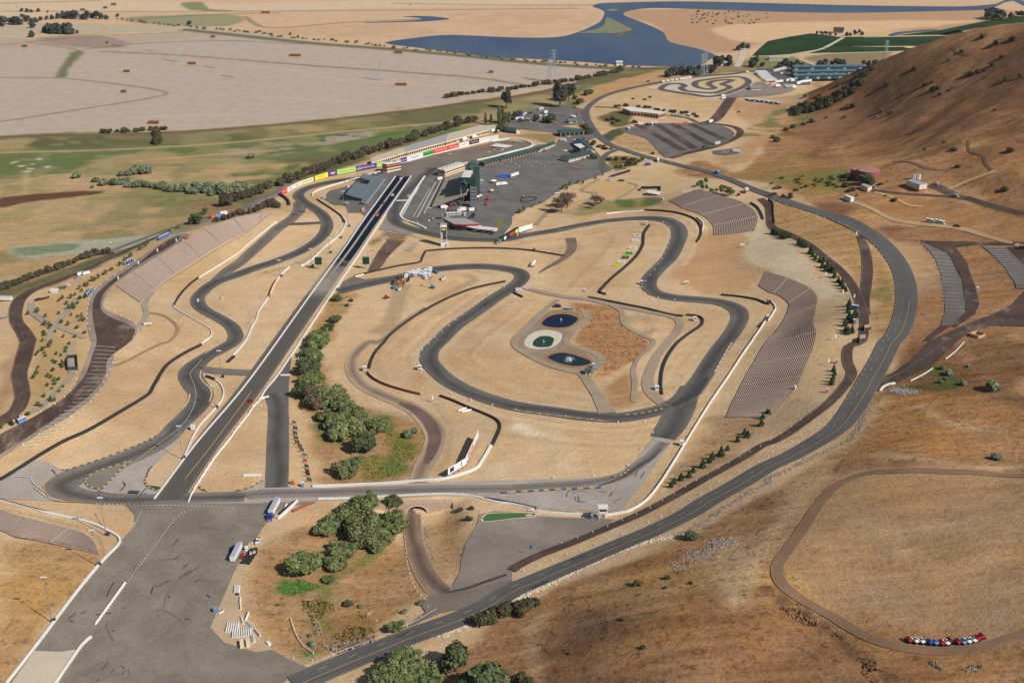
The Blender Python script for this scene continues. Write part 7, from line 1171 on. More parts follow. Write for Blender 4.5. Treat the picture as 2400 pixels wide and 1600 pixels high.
def spawn(kind,px,label,cat,group=None,c='white',dir=(1,0),small=False,s=1.0,name=None,ang=None,zoff=0.0,pt=None):
    key=(kind,c)
    if key not in VC:
        pr=vehicle(kind,c);v,f,mi,ms=[],[],[],[]
        for nm,me in pr:
            b0=len(v);v+=[tuple(q.co)for q in me.vertices];mb0=len(ms);ms+=list(me.materials)
            for p in me.polygons:f.append(tuple(b0+i for i in p.vertices));mi.append(mb0+p.material_index)
        one=bpy.data.meshes.new(kind);one.from_pydata(v,[],f);[one.materials.append(m)for m in ms];one.polygons.foreach_set('material_index',np.array(mi,np.int32));VC[key]=(pr,one)
    pr,one=VC[key]
    if pt is None:
        px=np.asarray(px,float).reshape(-1,2)[:1];q=P1(px)
        if ang is None:e=P1(px+np.array([dir],float));ang=math.atan2(e[1]-q[1],e[0]-q[0])
    else:q=pt;ang=ang or 0
    nm=name or kind
    if small or len(pr)==1:o=bpy.data.objects.new(nm,one);COL.objects.link(o);tag(o,label,cat,group)
    else:
        o=thing(nm,label,cat,group=group)
        for pn,me in pr:ch=bpy.data.objects.new(pn,me);COL.objects.link(ch);ch.parent=o
    o.location=(q[0],q[1],q[2]+.2+zoff);o.rotation_euler=(0,0,ang);o.scale=(s,s,s);return o
def place_run(kind,px,gap,label,cat,group,c='white',offset=0,along=True,jit=0.0,name=None,s=1.0):
    p=catmull(P(px)[:,:2],1.0);L=np.concatenate([[0],np.cumsum(np.linalg.norm(np.diff(p,axis=0),axis=1))]);u=offset;n=0
    while u<L[-1]:
        x,y=np.interp(u,L,p[:,0]),np.interp(u,L,p[:,1]);x2,y2=np.interp(min(u+1,L[-1]),L,p[:,0]),np.interp(min(u+1,L[-1]),L,p[:,1]);a=math.atan2(y2-y,x2-x)if u+.5<L[-1]else a
        spawn(kind,None,label,cat,group,c,pt=(x,y,float(hgt(x,y))),ang=a+(math.pi/2 if along else 0)+FR.uniform(-jit,jit),name=name,s=s);u+=gap;n+=1
    return n
zA=lambda*p:zz(500,1160,8.71,*p)
dA=(.55,-1)
spawn('trailer',zA((470,1235)),'long white race trailer with grey roof on the burnout pad','trailer',None,'white',dA,s=.95);spawn('pickup',zA((545,1045)),'silver pickup hitched to the front of the white race trailer','pickup',None,'silver',dA);spawn('pickup',zA((405,1120)),'dark silver pickup parked left of the white race trailer','pickup',None,'navy',dA);spawn('pickup',zA((915,960)),'white pickup at the right edge of the burnout pad','pickup',None,'white',(-.4,1));spawn('utility_cart',zA((680,1130)),'small white utility cart right of the race trailer','cart',None,'white',(-.3,1));spawn('quad_bike',zA((600,1235)),'red quad bike beside the race trailer, further one','quad bike','red quads by the race trailer','red',(-.5,1));spawn('quad_bike',zA((580,1285)),'red quad bike beside the race trailer, nearer one','quad bike','red quads by the race trailer','red',(-.5,1))
spawn('trailer',zA((1250,300)),'transporter trailer with red and white side at the pad corner','trailer',None,'white',dA,s=1.0);MBt=None
spawn('tractor_unit',zA((1170,490)),'blue truck tractor in front of the transporter trailer','truck',None,'blue',(-.5,1));spawn('tank_trailer',zA((1485,235)),'small white tank by the wall at the pad corner','tank',None,'white',dA,s=.35)
i=0
for(x,y)in[(620,1390),(720,1395),(660,1330),(760,1335),(700,1270),(800,1275),(740,1205),(850,1200),(790,1150),(860,1140)]:spawn('tyre_bundle',zA((x,y)),'black strapped tyre bundle in the double row at the pad edge','tyre bundle','tyre bundles at the pad edge',dir=dA)
spawn('equipment_box',zA((770,1250)),'white sack on top of the tyre bundles, left one','sack',None,'white',dA,zoff=1.2,s=.7);spawn('equipment_box',zA((840,1225)),'white sack on top of the tyre bundles, right one','sack',None,'white',dA,zoff=1.2,s=.7)
area('ground_mat',zA((1020,415),(1090,280),(1150,285),(1090,415)),mat('teal_mat',(90,140,160),.8),4,3,smooth=False)
wallpath('barrier_wall','slanting white barrier at the right corner of the burnout pad','wall',zA((1320,495),(1720,130)),1.2,1.0,CONC);wallpath('tyre_wall','dark tyre strip behind the slanting white barrier','tyre wall',zA((1350,400),(1680,135)),1.0,1.6,TYRE)
# concrete barriers
zB=lambda*p:zz(500,1350,8.25,*p)
KB=('concrete_barrier',)
def kr(a,b,label,group,name='concrete_barrier'):
    pa,pb=P(np.vstack([a,b]));q=(pa+pb)/2;spawn('concrete_barrier',None,label,'concrete barrier',group,pt=q,ang=math.atan2(pb[1]-pa[1],pb[0]-pa[0])-math.pi/2,s=1.0)
for i in range(0,12,2):x=262+i*21.5;kr(zB((x-10+i*.6,1058-i*1.2)),zB((x+14-i*.8,962-i*1.6)),'white concrete barrier stored in the rear row beside the cream containers','stored barriers, rear row')
for i in range(0,17,2):x=372+i*22;kr(zB((x,1195-i*1.6)),zB((x+8-i*1.2,1048-i*1.6)),'white concrete barrier stored in the front row beside the cream containers','stored barriers, front row')
for i in range(5):x=408+i*21;kr(zB((x,325)),zB((x+12,236)),'white concrete barrier in the small bundle further up the pad edge','small bundle of barriers')
for a,b,lab in(((530,622),(518,540),'white barrier standing alone at the pad edge, nearer half'),((518,538),(520,446),'white barrier standing alone at the pad edge, further half'),((634,838),(672,748),'white barrier tilted right beside the storage yard'),((570,922),(538,815),'white barrier tilted left above the storage rows'),((768,1262),(735,1172),'white barrier lying right of the storage rows, left one'),((800,1258),(768,1160),'white barrier lying right of the storage rows, right one'),((735,1000),(680,936),'white barrier behind the front storage row'),((885,1138),(820,1060),'grey-white barrier curving away to the right, near end'),((815,1050),(770,985),'grey-white barrier curving away to the right, middle'),((765,980),(718,928),'grey-white barrier curving away to the right, far end')):kr(zB(a),zB(b),lab,None)
for i in range(2):spawn('container',zB((555+i*118,1345-i*18)),('cream container beside the stored barriers, left of the pair','cream container beside the stored barriers, right of the pair')[i],'container','cream containers','cream',(-.12,-1),s=.72)
spawn('equipment_box',zB((60,690)),'pale blue generator cabinet on the pad near the stored barriers','cabinet',None,'lblue',(1,0),s=1.3);spawn('skip',zB((150,700)),'small white trailer loaded with red scrap','skip',None,'white',(1,-.5),s=.5);spawn('tyre_bundle',zB((462,360)),'grey tyre pile by the small bundle of barriers','tyre pile',None,s=.7);spawn('stone_block',zB((1070,1320)),'fallen orange log at the yard corner','log',None,dir=(1,.9),s=1.3).active_material
p0=k(0,3,(1150,655))[0];p1=k(0,3,(880,1030))[0]
for i in range(6):a=p0+(p1-p0)*(i+.06)/6;b=p0+(p1-p0)*(i+.94)/6;kr(a,b,'white concrete barrier in the short line across the burnout pad','barrier line on the burnout pad')
place_run('concrete_barrier',J(k(1,2,(75,470),(20,560)),k(0,2,(2330,600),(2285,670),(2190,790),(2095,920),(1960,1090),(1830,1290),(1780,1370),(1735,1470))),6.15,'white concrete barrier in the wavy line along the drag strip end','concrete barrier','wavy barrier line by the drag strip',jit=.06)
for a,b,lab in(((245,315),(292,316),'white barrier lying across the lane above the banner row'),((50,528),(104,516),'white barrier jutting from the wavy line, upper'),((2,582),(40,596),'white barrier jutting from the wavy line, lower'),((1870,640),(1922,620),'white barrier in the grass behind the long billboard, left'),((1905,650),(1965,636),'white barrier in the grass behind the long billboard, right')):kr(k(1,2,a),k(1,2,b),lab,None)
kr(k(1,1,(1300,282)),k(1,1,(1340,280)),'white barrier across the pit exit, left',None);kr(k(1,1,(1350,280)),k(1,1,(1392,279)),'white barrier across the pit exit, right',None)
# roadside posts
RP=('white roadside post along the edge of the %s','post','posts along the %s')
n=0
for px,gap,nm in((J(k(3,1,(0,250),(200,330),(480,425),(700,500),(860,590))),9,'upper access road'),(J(k(3,1,(945,660),(1060,800),(1130,930),(1170,1080),(1165,1280),(1090,1530)),k(3,2,(1010,60),(890,265),(745,490),(560,700),(300,880),(0,1040))),8,'access road bend'),(J(k(2,2,(2352,1062),(1900,1300),(1500,1560)),k(2,3,(1450,10),(1000,210),(600,360),(200,512),(0,592))),8,'lower access road'),(J(k(3,2,(390,660),(200,800),(0,930)),k(2,2,(2352,930),(1900,1170),(1400,1460)),k(2,3,(1180,10),(900,130),(600,245),(360,325))),9,'gravel road below the terrace'),(k(1,3,(1368,240),(1385,420),(1420,600),(1480,730),(1560,810)),4.5,'tunnel lane'),(k(1,3,(1580,880),(1500,990),(1350,1080),(1100,1190),(800,1290),(480,1372),(280,1330)),9,'creek hollow'),(k(2,0,(720,1330),(900,1370),(1100,1420),(1350,1480),(1700,1540)),12,'paddock access road'),(k(3,1,(1385,655),(1500,790),(1580,960),(1612,1150),(1605,1400)),8,'hillside parking lot')):
    n+=place_run('roadside_post',px,gap,RP[0]%nm,RP[1],RP[2]%nm)
print('posts',n)
for q in(k(0,1,(1240,830),(1000,1000),(860,1110),(810,1240),(800,1380),(830,1480)),k(0,1,(990,1265),(1110,1335),(1230,1400),(1270,1470),(1200,1568)),k(0,2,(700,290),(690,390),(560,545),(300,690)),k(0,2,(1050,130),(1030,220),(850,540),(640,700),(380,845),(150,985))):place_run('marker_block',q,11,'white block along the edge of the left gravel lot','marker','blocks along the left gravel lot',s=.9)
for lab,grp,q,gap in(('white marker block on the outer edge of the big left loop','marker blocks by the left loop',J(k(1,1,(2280,1070),(2120,1160),(1940,1290),(1820,1390),(1650,1530)),k(1,2,(1590,20),(1510,110),(1500,220),(1560,330))),11),('white marker block along the outside of the lower infield curve','marker blocks by the lower curve',J(k(1,2,(1790,480),(1910,520),(2050,560),(2180,590),(2335,622)),k(2,2,(175,660),(360,682),(520,700),(710,722),(880,745),(1085,747),(1325,742))),16),('white marker block along the lower run to the hairpin straight','marker blocks by the lower straight',k(2,2,(1295,845),(1220,945),(1155,1040),(1060,1150),(835,1225),(530,1245),(265,1262)),22),('white marker block along the inside of the upper infield bend','marker blocks by the upper bend',k(2,1,(1390,480),(1440,520),(1455,600),(1440,680),(1400,780),(1310,915),(1190,1070),(1205,1120),(1280,1155),(1425,1183),(1590,1200)),13)):place_run('marker_block',q,gap,lab,'marker',grp)
for x,y in((625,1275),(1340,1190),(1930,1222)):spawn('traffic_cone',k(3,2,(x,y)),'orange cone on the edge of the hill loop track','cone','cones on the hill loop')
for x,y in((490,1465-1568),(385,100),(280,275)):spawn('traffic_cone',k(3,3,(x,y)),'orange cone on the edge of the hill loop track','cone','cones on the hill loop')
# quad bikes in a row on the hill
zQ=lambda*p:zz(2100,1480,10.2,*p);names=['leftmost','second from the left','third from the left','fourth from the left','fifth from the left','sixth from the left','seventh from the left','eighth from the left','seventh from the right','fifth from the right','fourth from the right','third from the right','second from the right','rightmost']
names[8:10]=['sixth from the right','fifth from the right']
for i,(x,y,c)in enumerate([(300,240,'red'),(450,255,'white'),(600,265,'white'),(790,295,'blue'),(920,300,'lblue'),(1080,310,'red'),(1190,300,'white'),(1270,250,'maroon'),(1470,280,'red'),(1590,285,'lblue'),(1710,260,'white'),(1840,235,'white'),(1930,200,'red'),(2040,150,'red')]):spawn('quad_bike',zQ((x,y)),'%s quad bike, %s in the row by the hill loop'%({'lblue':'light blue'}.get(c,c),names[i]),'quad bike','quad bikes on the hill',c,(1,.7),s=1.45)
# light poles
def pole(px,h,label,group='tall light poles',twin=False):
    q=P1(px);t=thing('light_pole',label,'light pole',q,0,group);MB().tube((0,0,-.5),(0,0,h),.24,.12,8).build('pole',STEEL,t);MB().box((0,0,h),(2.6,.16,.16)).box((0,0,h-.9),(2.2,.16,.16)).build('crossarm',STEEL,t)
    for x in(-1.1,-.4,.4,1.1):MB().box((x,-.25,h+.1),(.55,.5,.6)).build('lamp',WHT,t)
    MB().box((.9,.4,.7),(1.6,1.4,1.8)).build('base_box',DSTEEL,t)
for px,h,lab in((k(0,3,(475,1010)),24,'light pole beside the white wall at the bottom left'),(k(0,3,(893,492)),20,'light pole at the corner of the bottom left terrace'),(k(0,3,(972,214)),22,'light pole beside the bend of the bottom left wall'),(k(0,2,(1678,1082)),21,'light pole at the foot of the hairpin wall'),(k(0,2,(1978,612)),15,'light pole half way along the hairpin wall'),(k(0,2,(2035,332)),19,'light pole at the link road'),(k(1,1,(222,975)),14,'light pole left of the left finish board'),(k(1,1,(512,880)),15,'light pole beside the left finish board'),(k(1,1,(677,758)),13,'light pole behind the curving white wall'),(k(1,1,(772,622)),13,'light pole at the bend of the curving white wall'),(k(1,1,(848,515)),22,'light pole near the metal grandstand corner'),(k(1,1,(806,325)),14,'light pole left of the metal grandstand'),(k(1,1,(943,135)),16,'light pole behind the metal grandstand'),(k(1,1,(1207,772)),15,'light pole in the dark gravel strip'),(k(1,1,(1764,550)),12,'light pole beside the club building'),(k(1,1,(1602,460)),12,'light pole by the pit lane end'),(k(1,0,(1785,1520)),12,'light pole in front of the cream suite building'),(k(1,0,(2146,1500)),12,'light pole beside the pit garages'),(k(1,0,(1370,1480)),14,'light pole behind the advertising wall'),(k(2,0,(224,1390)),12,'light pole at the end of the oval'),(k(2,0,(645,1470)),14,'light pole in front of the workshop'),(k(0,1,(1025,765)),10,'light pole at the end of the left hedge')):pole(px,h,lab)
# banner panels beside the return lane
zN=lambda*p:zz(660,960,8.25,*p)
for i,(x,y,c,w,d_)in enumerate([(245,300,'silver',1,'pale banner with a red and blue device, topmost of the banner row'),(265,410,'navy',1,'navy and white banner near the top of the banner row'),(262,510,'dark',1,'plain dark banner, third from the top of the row'),(280,600,'dark',1,'black banner with a pale stripe'),(305,680,'navy',1,'dark blue banner with a small white stripe'),(355,755,'dark',.9,'grey-blue banner in the middle of the row'),(392,830,'dark',.9,'small dark banner above the lilac one'),(450,930,'silver',1.2,'lilac banner with a dark device, the widest'),(455,1040,'pink',.9,'red and white striped banner'),(485,1150,'green',.9,'dark green banner in the lower row'),(498,1240,'brown',.9,'brown banner below the green one'),(510,1300,'maroon',.9,'maroon banner near the lower end'),(535,1410,'dark',1,'black banner at the lower end of the row')]):
    q=P1(zN((x,y)));t=thing('banner',d_,'banner',q,-.42,'banner row by the return lane');MB().box((0,0,2.2),(3.0*w,.12,2.0)).build('panel',paint_(c),t)
    for xx in(-1.4,1.4):MB().box((xx*w,.1,1.4),(.14,.14,3.4)).build('post',DSTEEL,t)
    if c in('silver','navy','dark'):MB().box((0,-.08,2.3),(1.7*w,.05,.5)).build('emblem',paint_('navy' if c=='silver' else 'silver'),t)
# infield equipment
zE=lambda*p:zz(900,620,14.7,*p)
for(x,y)in[(840,345),(900,370),(960,330),(1010,300),(1060,330),(1000,380),(1060,400),(1110,400),(1130,350),(1170,260),(1220,240),(1160,290),(1210,300),(1260,310),(1300,310),(1190,370),(1250,400),(1310,410),(1370,430),(1380,350),(1430,380),(1400,270),(1450,240),(1470,290),(1540,220),(1590,195),(1560,270),(1600,240),(1580,320),(1510,390),(1560,410),(1430,440)]:spawn('utility_cart',zE((x,y)),'white utility cart parked in the crowd of carts on the infield','cart','white carts on the infield','white',(-1,.6+FR.uniform(-.3,.3)),small=True,s=1.25)
spawn('utility_cart',zE((1440,500)),'white cart standing apart in front of the cart crowd','cart',None,'white',(-1,.4),s=1.3);spawn('pickup',zE((1790,295)),'blue and white pickup right of the cart crowd','pickup',None,'lblue',(1,.35));spawn('box_trailer',zE((2050,530)),'white box trailer alone on the infield dirt','trailer',None,'white',(.7,-1),s=.9)
for x,y,c,kd,lab in((480,520,'brown','loader','rust coloured machine at the back of the machinery park'),(420,640,'orange','loader','orange loader in the middle of the machinery park'),(400,730,'orange','loader','orange loader next to the dark tank'),(560,660,'pink','loader','faded red machine between the loaders'),(660,560,'yellow','boom_lift','yellow boom lift at the back of the machinery park'),(560,740,'yellow','loader','yellow loader in the machinery park'),(600,820,'yellow','loader','yellow loader nearest the trailer'),(660,690,'brown','flatbed','brown flatbed beside the yellow loaders'),(300,660,'dark','flatbed','dark flatbed at the left of the machinery park'),(370,820,'teal','container','dark teal container at the front of the machinery park'),(540,890,'white','box_trailer','small white trailer in front of the machinery park'),(770,460,'white','truck','white truck behind the machinery park'),(830,560,'dark','flatbed','dark trailer under the white truck')):spawn(kd,zE((x,y)),lab,'trailer' if 'trailer' in kd or kd=='flatbed' else('truck' if kd=='truck' else('container' if kd=='container' else 'machine')),None,c,(.5,-1),s=.85)
spawn('boom_lift',zE((1680,820)),'teal boom lift with raised grey boom on the infield','boom lift',None,'teal',(1,.1),s=1.15);spawn('loader',zE((80,1170)),'red tractor alone on the infield dirt','tractor',None,'red',(1,-.2),s=.9)
# drag strip traffic
spawn('car',z2((1690,775)),'red car on the drag strip','car',None,'red',(-.6,1),small=True);spawn('pickup',z2((1832,648)),'white pickup on the drag strip','pickup',None,'white',(-.6,1),small=True);spawn('loader',k(1,1,(1120,412)),'orange roller on the centre line of the drag strip','roller',None,'orange',(-.6,1));spawn('equipment_box',z2((1958,400)),'white starting light stand between the lanes','start light',None,'white',s=1.2);spawn('loader',k(0,2,(2305,565)),'red sweeper on the drag strip end','sweeper',None,'red',(-.6,1),s=.9);spawn('container',z2((1380,880)),'tan box trailer below the metal grandstand','trailer',None,'tan',(.6,-1),s=.9);spawn('marshal_booth',z2((785,690)),'white booth with purple base by the bend','booth',None,'white',s=1.0);spawn('truck',z2((1560,340)),'red truck behind the metal grandstand','truck',None,'red',(1,.2),s=.7,small=True);spawn('car',z2((1060,650)),'teal car parked beside the metal grandstand','car',None,'teal',small=True);spawn('van',z2((1160,530)),'white van behind the metal grandstand','van',None,'white',(.5,-1),small=True);spawn('utility_cart',k(1,1,(1405,245)),'white cart by the pit wall','cart',None,'white',small=True)
# paddock
for i,x in enumerate((382,430,476,520,570,616)):spawn('van',z1((x,1140-i*3)),'white van in the row of six by the red roofed building, %s'%('first from the left','second from the left','third from the left','third from the right','second from the right','rightmost')[i],'van','row of white vans','white',(-.25,1))
spawn('van',z1((702,1145)),'white van standing apart right of the van row','van',None,'white',(-.2,1));spawn('truck',z1((640,1065)),'white box truck parked below the main grandstand','truck',None,'white',(-1,.1))
for x,y,c,kd,lab in((395,960,'white','tent','white canopy with red edge under the main grandstand'),(440,985,'red','tent','red canopy beside the white one under the grandstand'),(320,1010,'white','truck','white truck at the left of the canopy cluster'),(350,1050,'white','van','white van in front of the canopy cluster'),(400,1055,'red','van','red van in front of the canopy cluster'),(480,1050,'teal','car','teal car behind the van row'),(500,945,'green','truck','green cab truck below the grandstand'),(470,890,'white','container','white upright unit under the grandstand'),(690,950,'red','equipment_box','red stand below the stair tower'),(740,940,'tan','tent','tan canopy below the stair tower'),(800,955,'tan','tent','tan canopy right of the other tan one'),(935,840,'white','tent','white canopy at the foot of the rear wall, left'),(985,815,'cream','tent','cream canopy at the foot of the rear wall, right'),(1010,590,'white','tent','white canopy behind the far stair tower'),(1000,540,'white','tent','second white canopy behind the far stair tower'),(1330,590,'red','truck','red and silver truck in the paddock'),(1420,580,'white','truck','white truck parked right of the red one'),(1235,600,'orange','flatbed','orange-red trailer left of the red truck'),(1215,545,'white','tent','small white tent behind the orange trailer'),(1245,545,'white','tent','second small white tent behind the orange trailer'),(1195,720,'cream','tent','cream dome tent alone in the paddock'),(1140,860,'red','tent','red canopy right of the grandstand, further one'),(1115,955,'red','tent','red canopy right of the grandstand, nearer one'),(1780,805,'orange','boom_lift','orange crane beside the tyre ring'),(860,1115,'dark','car','dark car under the grandstand corner, further'),(835,1150,'dark','car','dark car under the grandstand corner, middle'),(880,1140,'navy','car','navy car under the grandstand corner'),(790,1190,'navy','car','navy car nearest the red roofed building'),(850,1180,'dark','car','dark car next to the navy one'),(840,1060,'dark','truck','dark truck at the foot of the stair tower'),(290,1140,'silver','car','silver car left of the van row'),(115,1205,'silver','car','silver car at the pit lane edge, left'),(205,1200,'dark','car','dark car at the pit lane edge, middle'),(258,1200,'navy','car','navy car at the pit lane edge, right'),(45,1245,'white','car','white car at the pit lane corner'),(45,1125,'brown','equipment_box','brown crate by the pit lane'),(255,490,'red','truck','red truck in front of the cream suite building')):
    spawn(kd,z1((x,y)),lab,{'tent':'canopy','equipment_box':'crate','boom_lift':'crane','flatbed':'trailer','container':'unit'}.get(kd,kd),None,c,(-.3,1)if kd in('car','van')else(1,-.15),small=kd in('car',),s=.85 if kd!='tent' else 1.0)
spawn('trailer',z1((1605,420)),'long white trailer beside the blue groundsheet','trailer',None,'white',(1,-.35),s=.95)
t=wallpath('tyre_ring','ring of dark tyres on the paddock','tyre ring',z1((1720,855),(1760,830),(1880,810),(2000,815),(2010,850),(1900,880),(1780,895),(1725,870)),.9,.9,TYRE,2.5)
for i in range(14):spawn('marker_block',z4((65+i*72%900,1180+(i*37)%110)),'small white paddock bollard','bollard','paddock bollards',s=.9,name='bollard')
# service yard, entry and lots
for x,y,c,kd,d,lab in((785,415,'white','motorhome',(-.3,1),'white motorhome in the service yard, left of two'),(880,410,'white','motorhome',(-.4,1),'white motorhome in the service yard, right of two'),(925,405,'silver','van',(-.4,1),'silver van beside the motorhomes'),(960,365,'blue','van',(-.4,1),'blue van behind the motorhomes'),(1010,355,'lblue','car',(1,-.2),'pale blue car right of the motorhomes'),(880,340,'dark','truck',(1,-.2),'dark truck behind the motorhomes'),(790,280,'white','motorhome',(1,-.25),'white coach in the shade of the huge eucalyptus'),(440,388,'blue','container',(1,-.1),'blue tarped boat shape at the yard edge'),(485,380,'white','van',(1,-.1),'white van beside the blue container'),(530,352,'white','van',(1,-.1),'white van at the back of the yard'),(575,350,'dark','car',(1,-.1),'dark car at the back of the yard, left'),(622,335,'dark','car',(1,-.1),'dark car at the back of the yard, right'),(735,365,'silver','car',(1,-.1),'silver car left of the motorhomes'),(410,450,'white','trailer',(1,-.05),'long white trailer behind the yard trees'),(585,475,'white','motorhome',(1,.15),'white motorhome by the yard entrance'),(620,490,'white','car',(1,.1),'white car by the yard entrance'),(1440,365,'red','container',(-.3,1),'red container beside the access road'),(1330,410,'cream','tent',(1,0),'cream awning beside the yard office, left'),(1370,425,'white','tent',(1,0),'white awning beside the yard office, right'),(860,492,'red','flatbed',(1,0),'red trailer in front of the yard hedge'),(960,500,'orange','loader',(1,0),'orange loader behind the yard hedge'),(1045,525,'yellow','loader',(1,0),'yellow loader by the entry hedge'),(1270,745,'white','car',(1,0),'white car in front of the pavilion'),(1180,830,'white','truck',(1,.1),'white truck with purple side in the paddock entry'),(1380,835,'white','tent',(1,0),'white tent behind the workshop'),(852,1000,'orange','loader',(1,-.2),'orange machine at the end of the pit garages'),(1090,1072,'silver','flatbed',(1,0),'silver flatbed in front of the rock pile'),(1150,1042,'grey','flatbed',(1,0),'grey flatbed beside the rock pile'),(1400,1288,'pink','flatbed',(1,.1),'pale red trailer alone in the paddock'),(1180,388,'blue','equipment_box',(1,0),'blue tub in the yard'),(1370,250,'brown','loader',(1,0),'brown machine at the yard slope')):
    spawn(kd,z4((x,y)),lab,{'tent':'awning','equipment_box':'tub','flatbed':'trailer','loader':'machine'}.get(kd,kd),None,c,d,small=kd=='car',s=.9)
scatter('rock_pile',z4((1200,980),(1260,975),(1330,990),(1390,1000)),4,90,1.1,ROCK,31)
for x,y,c,kd,d,lab in((1072,1195,'white','motorhome',(.3,1),'white bus at the left corner of the striped lot'),(1190,1152,'silver','truck',(1,0),'silver truck at the top of the striped lot'),(1253,1150,'maroon','trailer',(.2,1),'maroon trailer at the top of the striped lot'),(1290,1148,'white','truck',(.2,1),'white truck right of the maroon trailer'),(1322,1145,'silver','truck',(.2,1),'silver truck, rightmost at the top of the lot'),(1830,1130,'dark','van',(1,0),'dark van on the gravel road above the striped lot'),(2035,1235,'navy','car',(1,-.6),'navy car at the right end of the striped lot'),(1885,1328,'white','motorhome',(1,-.25),'white camper below the striped lot'),(1775,1358,'green','container',(1,-.25),'green container below the striped lot'),(2060,1402,'white','truck',(1,0),'white truck beside the helipad'),(1342,1485,'white','truck',(.2,1),'white and yellow truck at the road junction'),(1245,1520,'blue','container',(1,-.1),'blue container on the paddock road'),(1618,1072,'white','motorhome',(1,.2),'white and blue bus behind the office'),(1440,1062,'white','car',(.4,1),'white car beside the office, leftmost'),(1470,1060,'maroon','car',(.4,1),'maroon car beside the office'),(1500,1064,'dark','car',(.4,1),'dark car beside the office'),(1530,1066,'red','car',(.4,1),'red car beside the office'),(1560,1066,'silver','car',(.4,1),'silver car beside the office, rightmost')):spawn(kd,k(2,0,(x,y)),lab,kd,None,c,d,small=kd=='car',s=.9)
for x,y in((1515,1148),(1555,1143),(1597,1124)):area('red_tarpaulin',k(2,0,(x-25,y+5),(x+5,y-6),(x+26,y-4),(x+2,y+6)),mat('tarp_red',(226,84,78),.7),5,4,smooth=False)
# kart centre and industrial yard
for i,(x,y)in enumerate(((1690,182),(1715,196),(1725,212),(1745,228),(1760,242),(1780,258),(1810,274),(1830,288))):spawn('trailer',zk((x,y)),'white trailer in the stepped row beside the kart track','trailer','white trailers by the kart track','white',(1,0),small=True,s=1.1)
for x,y,c,kd,lab in((1845,330,'tan','container','tan container at the end of the white trailer row'),(1880,322,'tan','container','second tan container at the end of the white trailer row'),(1930,305,'white','trailer','white trailer right of the tan containers'),(1795,218,'dark','trailer','dark trailer among the white trailers'),(2065,285,'white','trailer','white trailer in front of the industrial blocks'),(2110,290,'white','truck','white truck in front of the industrial blocks'),(1920,360,'white','truck','white truck in the kart paddock'),(2012,350,'tan','container','tan container in the kart paddock'),(2068,366,'silver','trailer','silver trailer in the kart paddock'),(2130,364,'white','container','white container in the kart paddock'),(2190,330,'silver','truck','silver truck at the industrial yard edge'),(2230,310,'white','trailer','white trailer at the front industrial block'),(2310,300,'white','trailer','white trailer right along the front industrial block'),(2280,270,'white','container','white container by the front industrial block'),(1970,190,'white','van','white van in the industrial yard'),(2005,190,'blue','car','blue car in the industrial yard'),(1890,158,'white','motorhome','white motorhome in the far row, leftmost'),(1925,148,'white','motorhome','white motorhome in the far row, second from left'),(1960,138,'white','motorhome','white motorhome in the far row, second from right'),(1995,130,'white','motorhome','white motorhome in the far row, rightmost'),(1200,485,'white','box_trailer','white trailer at the kart track entrance'),(1205,515,'white','box_trailer','white trailer on the kart paddock corner'),(1520,172,'white','van','white van on the road behind the kart track'),(1045,830,'dark','truck','dark truck on the gravel road to the kart centre')):spawn(kd,zk((x,y)),lab,{'box_trailer':'trailer'}.get(kd,kd),None,c,(1,-.1),small=True,s=1.0)
for x,y in((420,299),(477,289),(535,280),(594,272),(652,265),(692,259),(728,254),(768,248)):spawn('van',zk((x,y)),'white van in the spaced row on the road beside the kart track','van','white vans by the kart track','white',(1,-.15),small=True,s=1.15)
for i in range(54):f_=(i%18)/17;r_=i//18;spawn('kart',zk((1490+f_*420+r_*14,515+f_*45+r_*14)),'small kart parked in the dense rows behind the kart track','kart','rows of karts',('white','dark','navy')[r_ if i%5 else 0],(1,.2),small=True,s=1.5)
for i in range(16):spawn('marker_block',zk((1260+(i*97)%640,400+(i*53)%90)),'tiny white block scattered on the kart paddock','marker','blocks on the kart paddock',s=.9)
# trailers behind the advertising wall
zc=z3
for i,(x,y,c)in enumerate([(640,395,'white'),(690,385,'white'),(770,375,'white'),(860,365,'white'),(900,352,'white'),(945,342,'white'),(985,330,'white'),(1030,318,'white'),(1065,305,'silver'),(1160,300,'white'),(1210,290,'dark'),(1260,280,'white'),(1310,265,'dark'),(1360,250,'white'),(1410,235,'navy'),(1455,222,'dark'),(1510,215,'white'),(1560,190,'white'),(1600,175,'white'),(1650,155,'dark'),(1700,140,'white'),(1745,125,'silver'),(1800,120,'navy'),(1850,135,'dark'),(1880,120,'white'),(560,430,'white'),(470,455,'white'),(430,475,'silver'),(590,420,'dark'),(320,505,'white'),(280,520,'silver'),(210,545,'white')]):
    spawn(('box_trailer','truck','van','trailer')[0 if i in(1,3,4,5,6,7)else(i*7%3)],zc((x,y+8)),'%s vehicle parked in the line behind the advertising wall'%{'dark':'dark','navy':'navy','silver':'silver'}.get(c,'white'),'vehicle','vehicles behind the advertising wall, %s'%c,c,(1,-.3)if i%3 else(-.2,1),small=True,s=1.0,name='parked_trailer')
for lb_,q,rm_ in(('long pale flat roofed shed behind the advertising wall, left part',z3((-60,530),(450,358),(480,430),(-60,592)),'pale_roof2'),('grey roofed middle part of the long shed behind the advertising wall',z3((450,355),(760,262),(1120,152),(1075,272),(830,335),(620,395),(480,430)),'grey_roof2'),('long pale flat roofed shed behind the advertising wall, right part',z3((1120,152),(1590,30),(1790,25),(1740,88),(1400,182),(1075,272)),'pale_roof2')):prismb('long_shed',lb_,'shed',q,5,CREAM,mat(rm_,(192,180,160)if rm_=='pale_roof2' else(158,160,160),.9,.06),glassy=2.4)
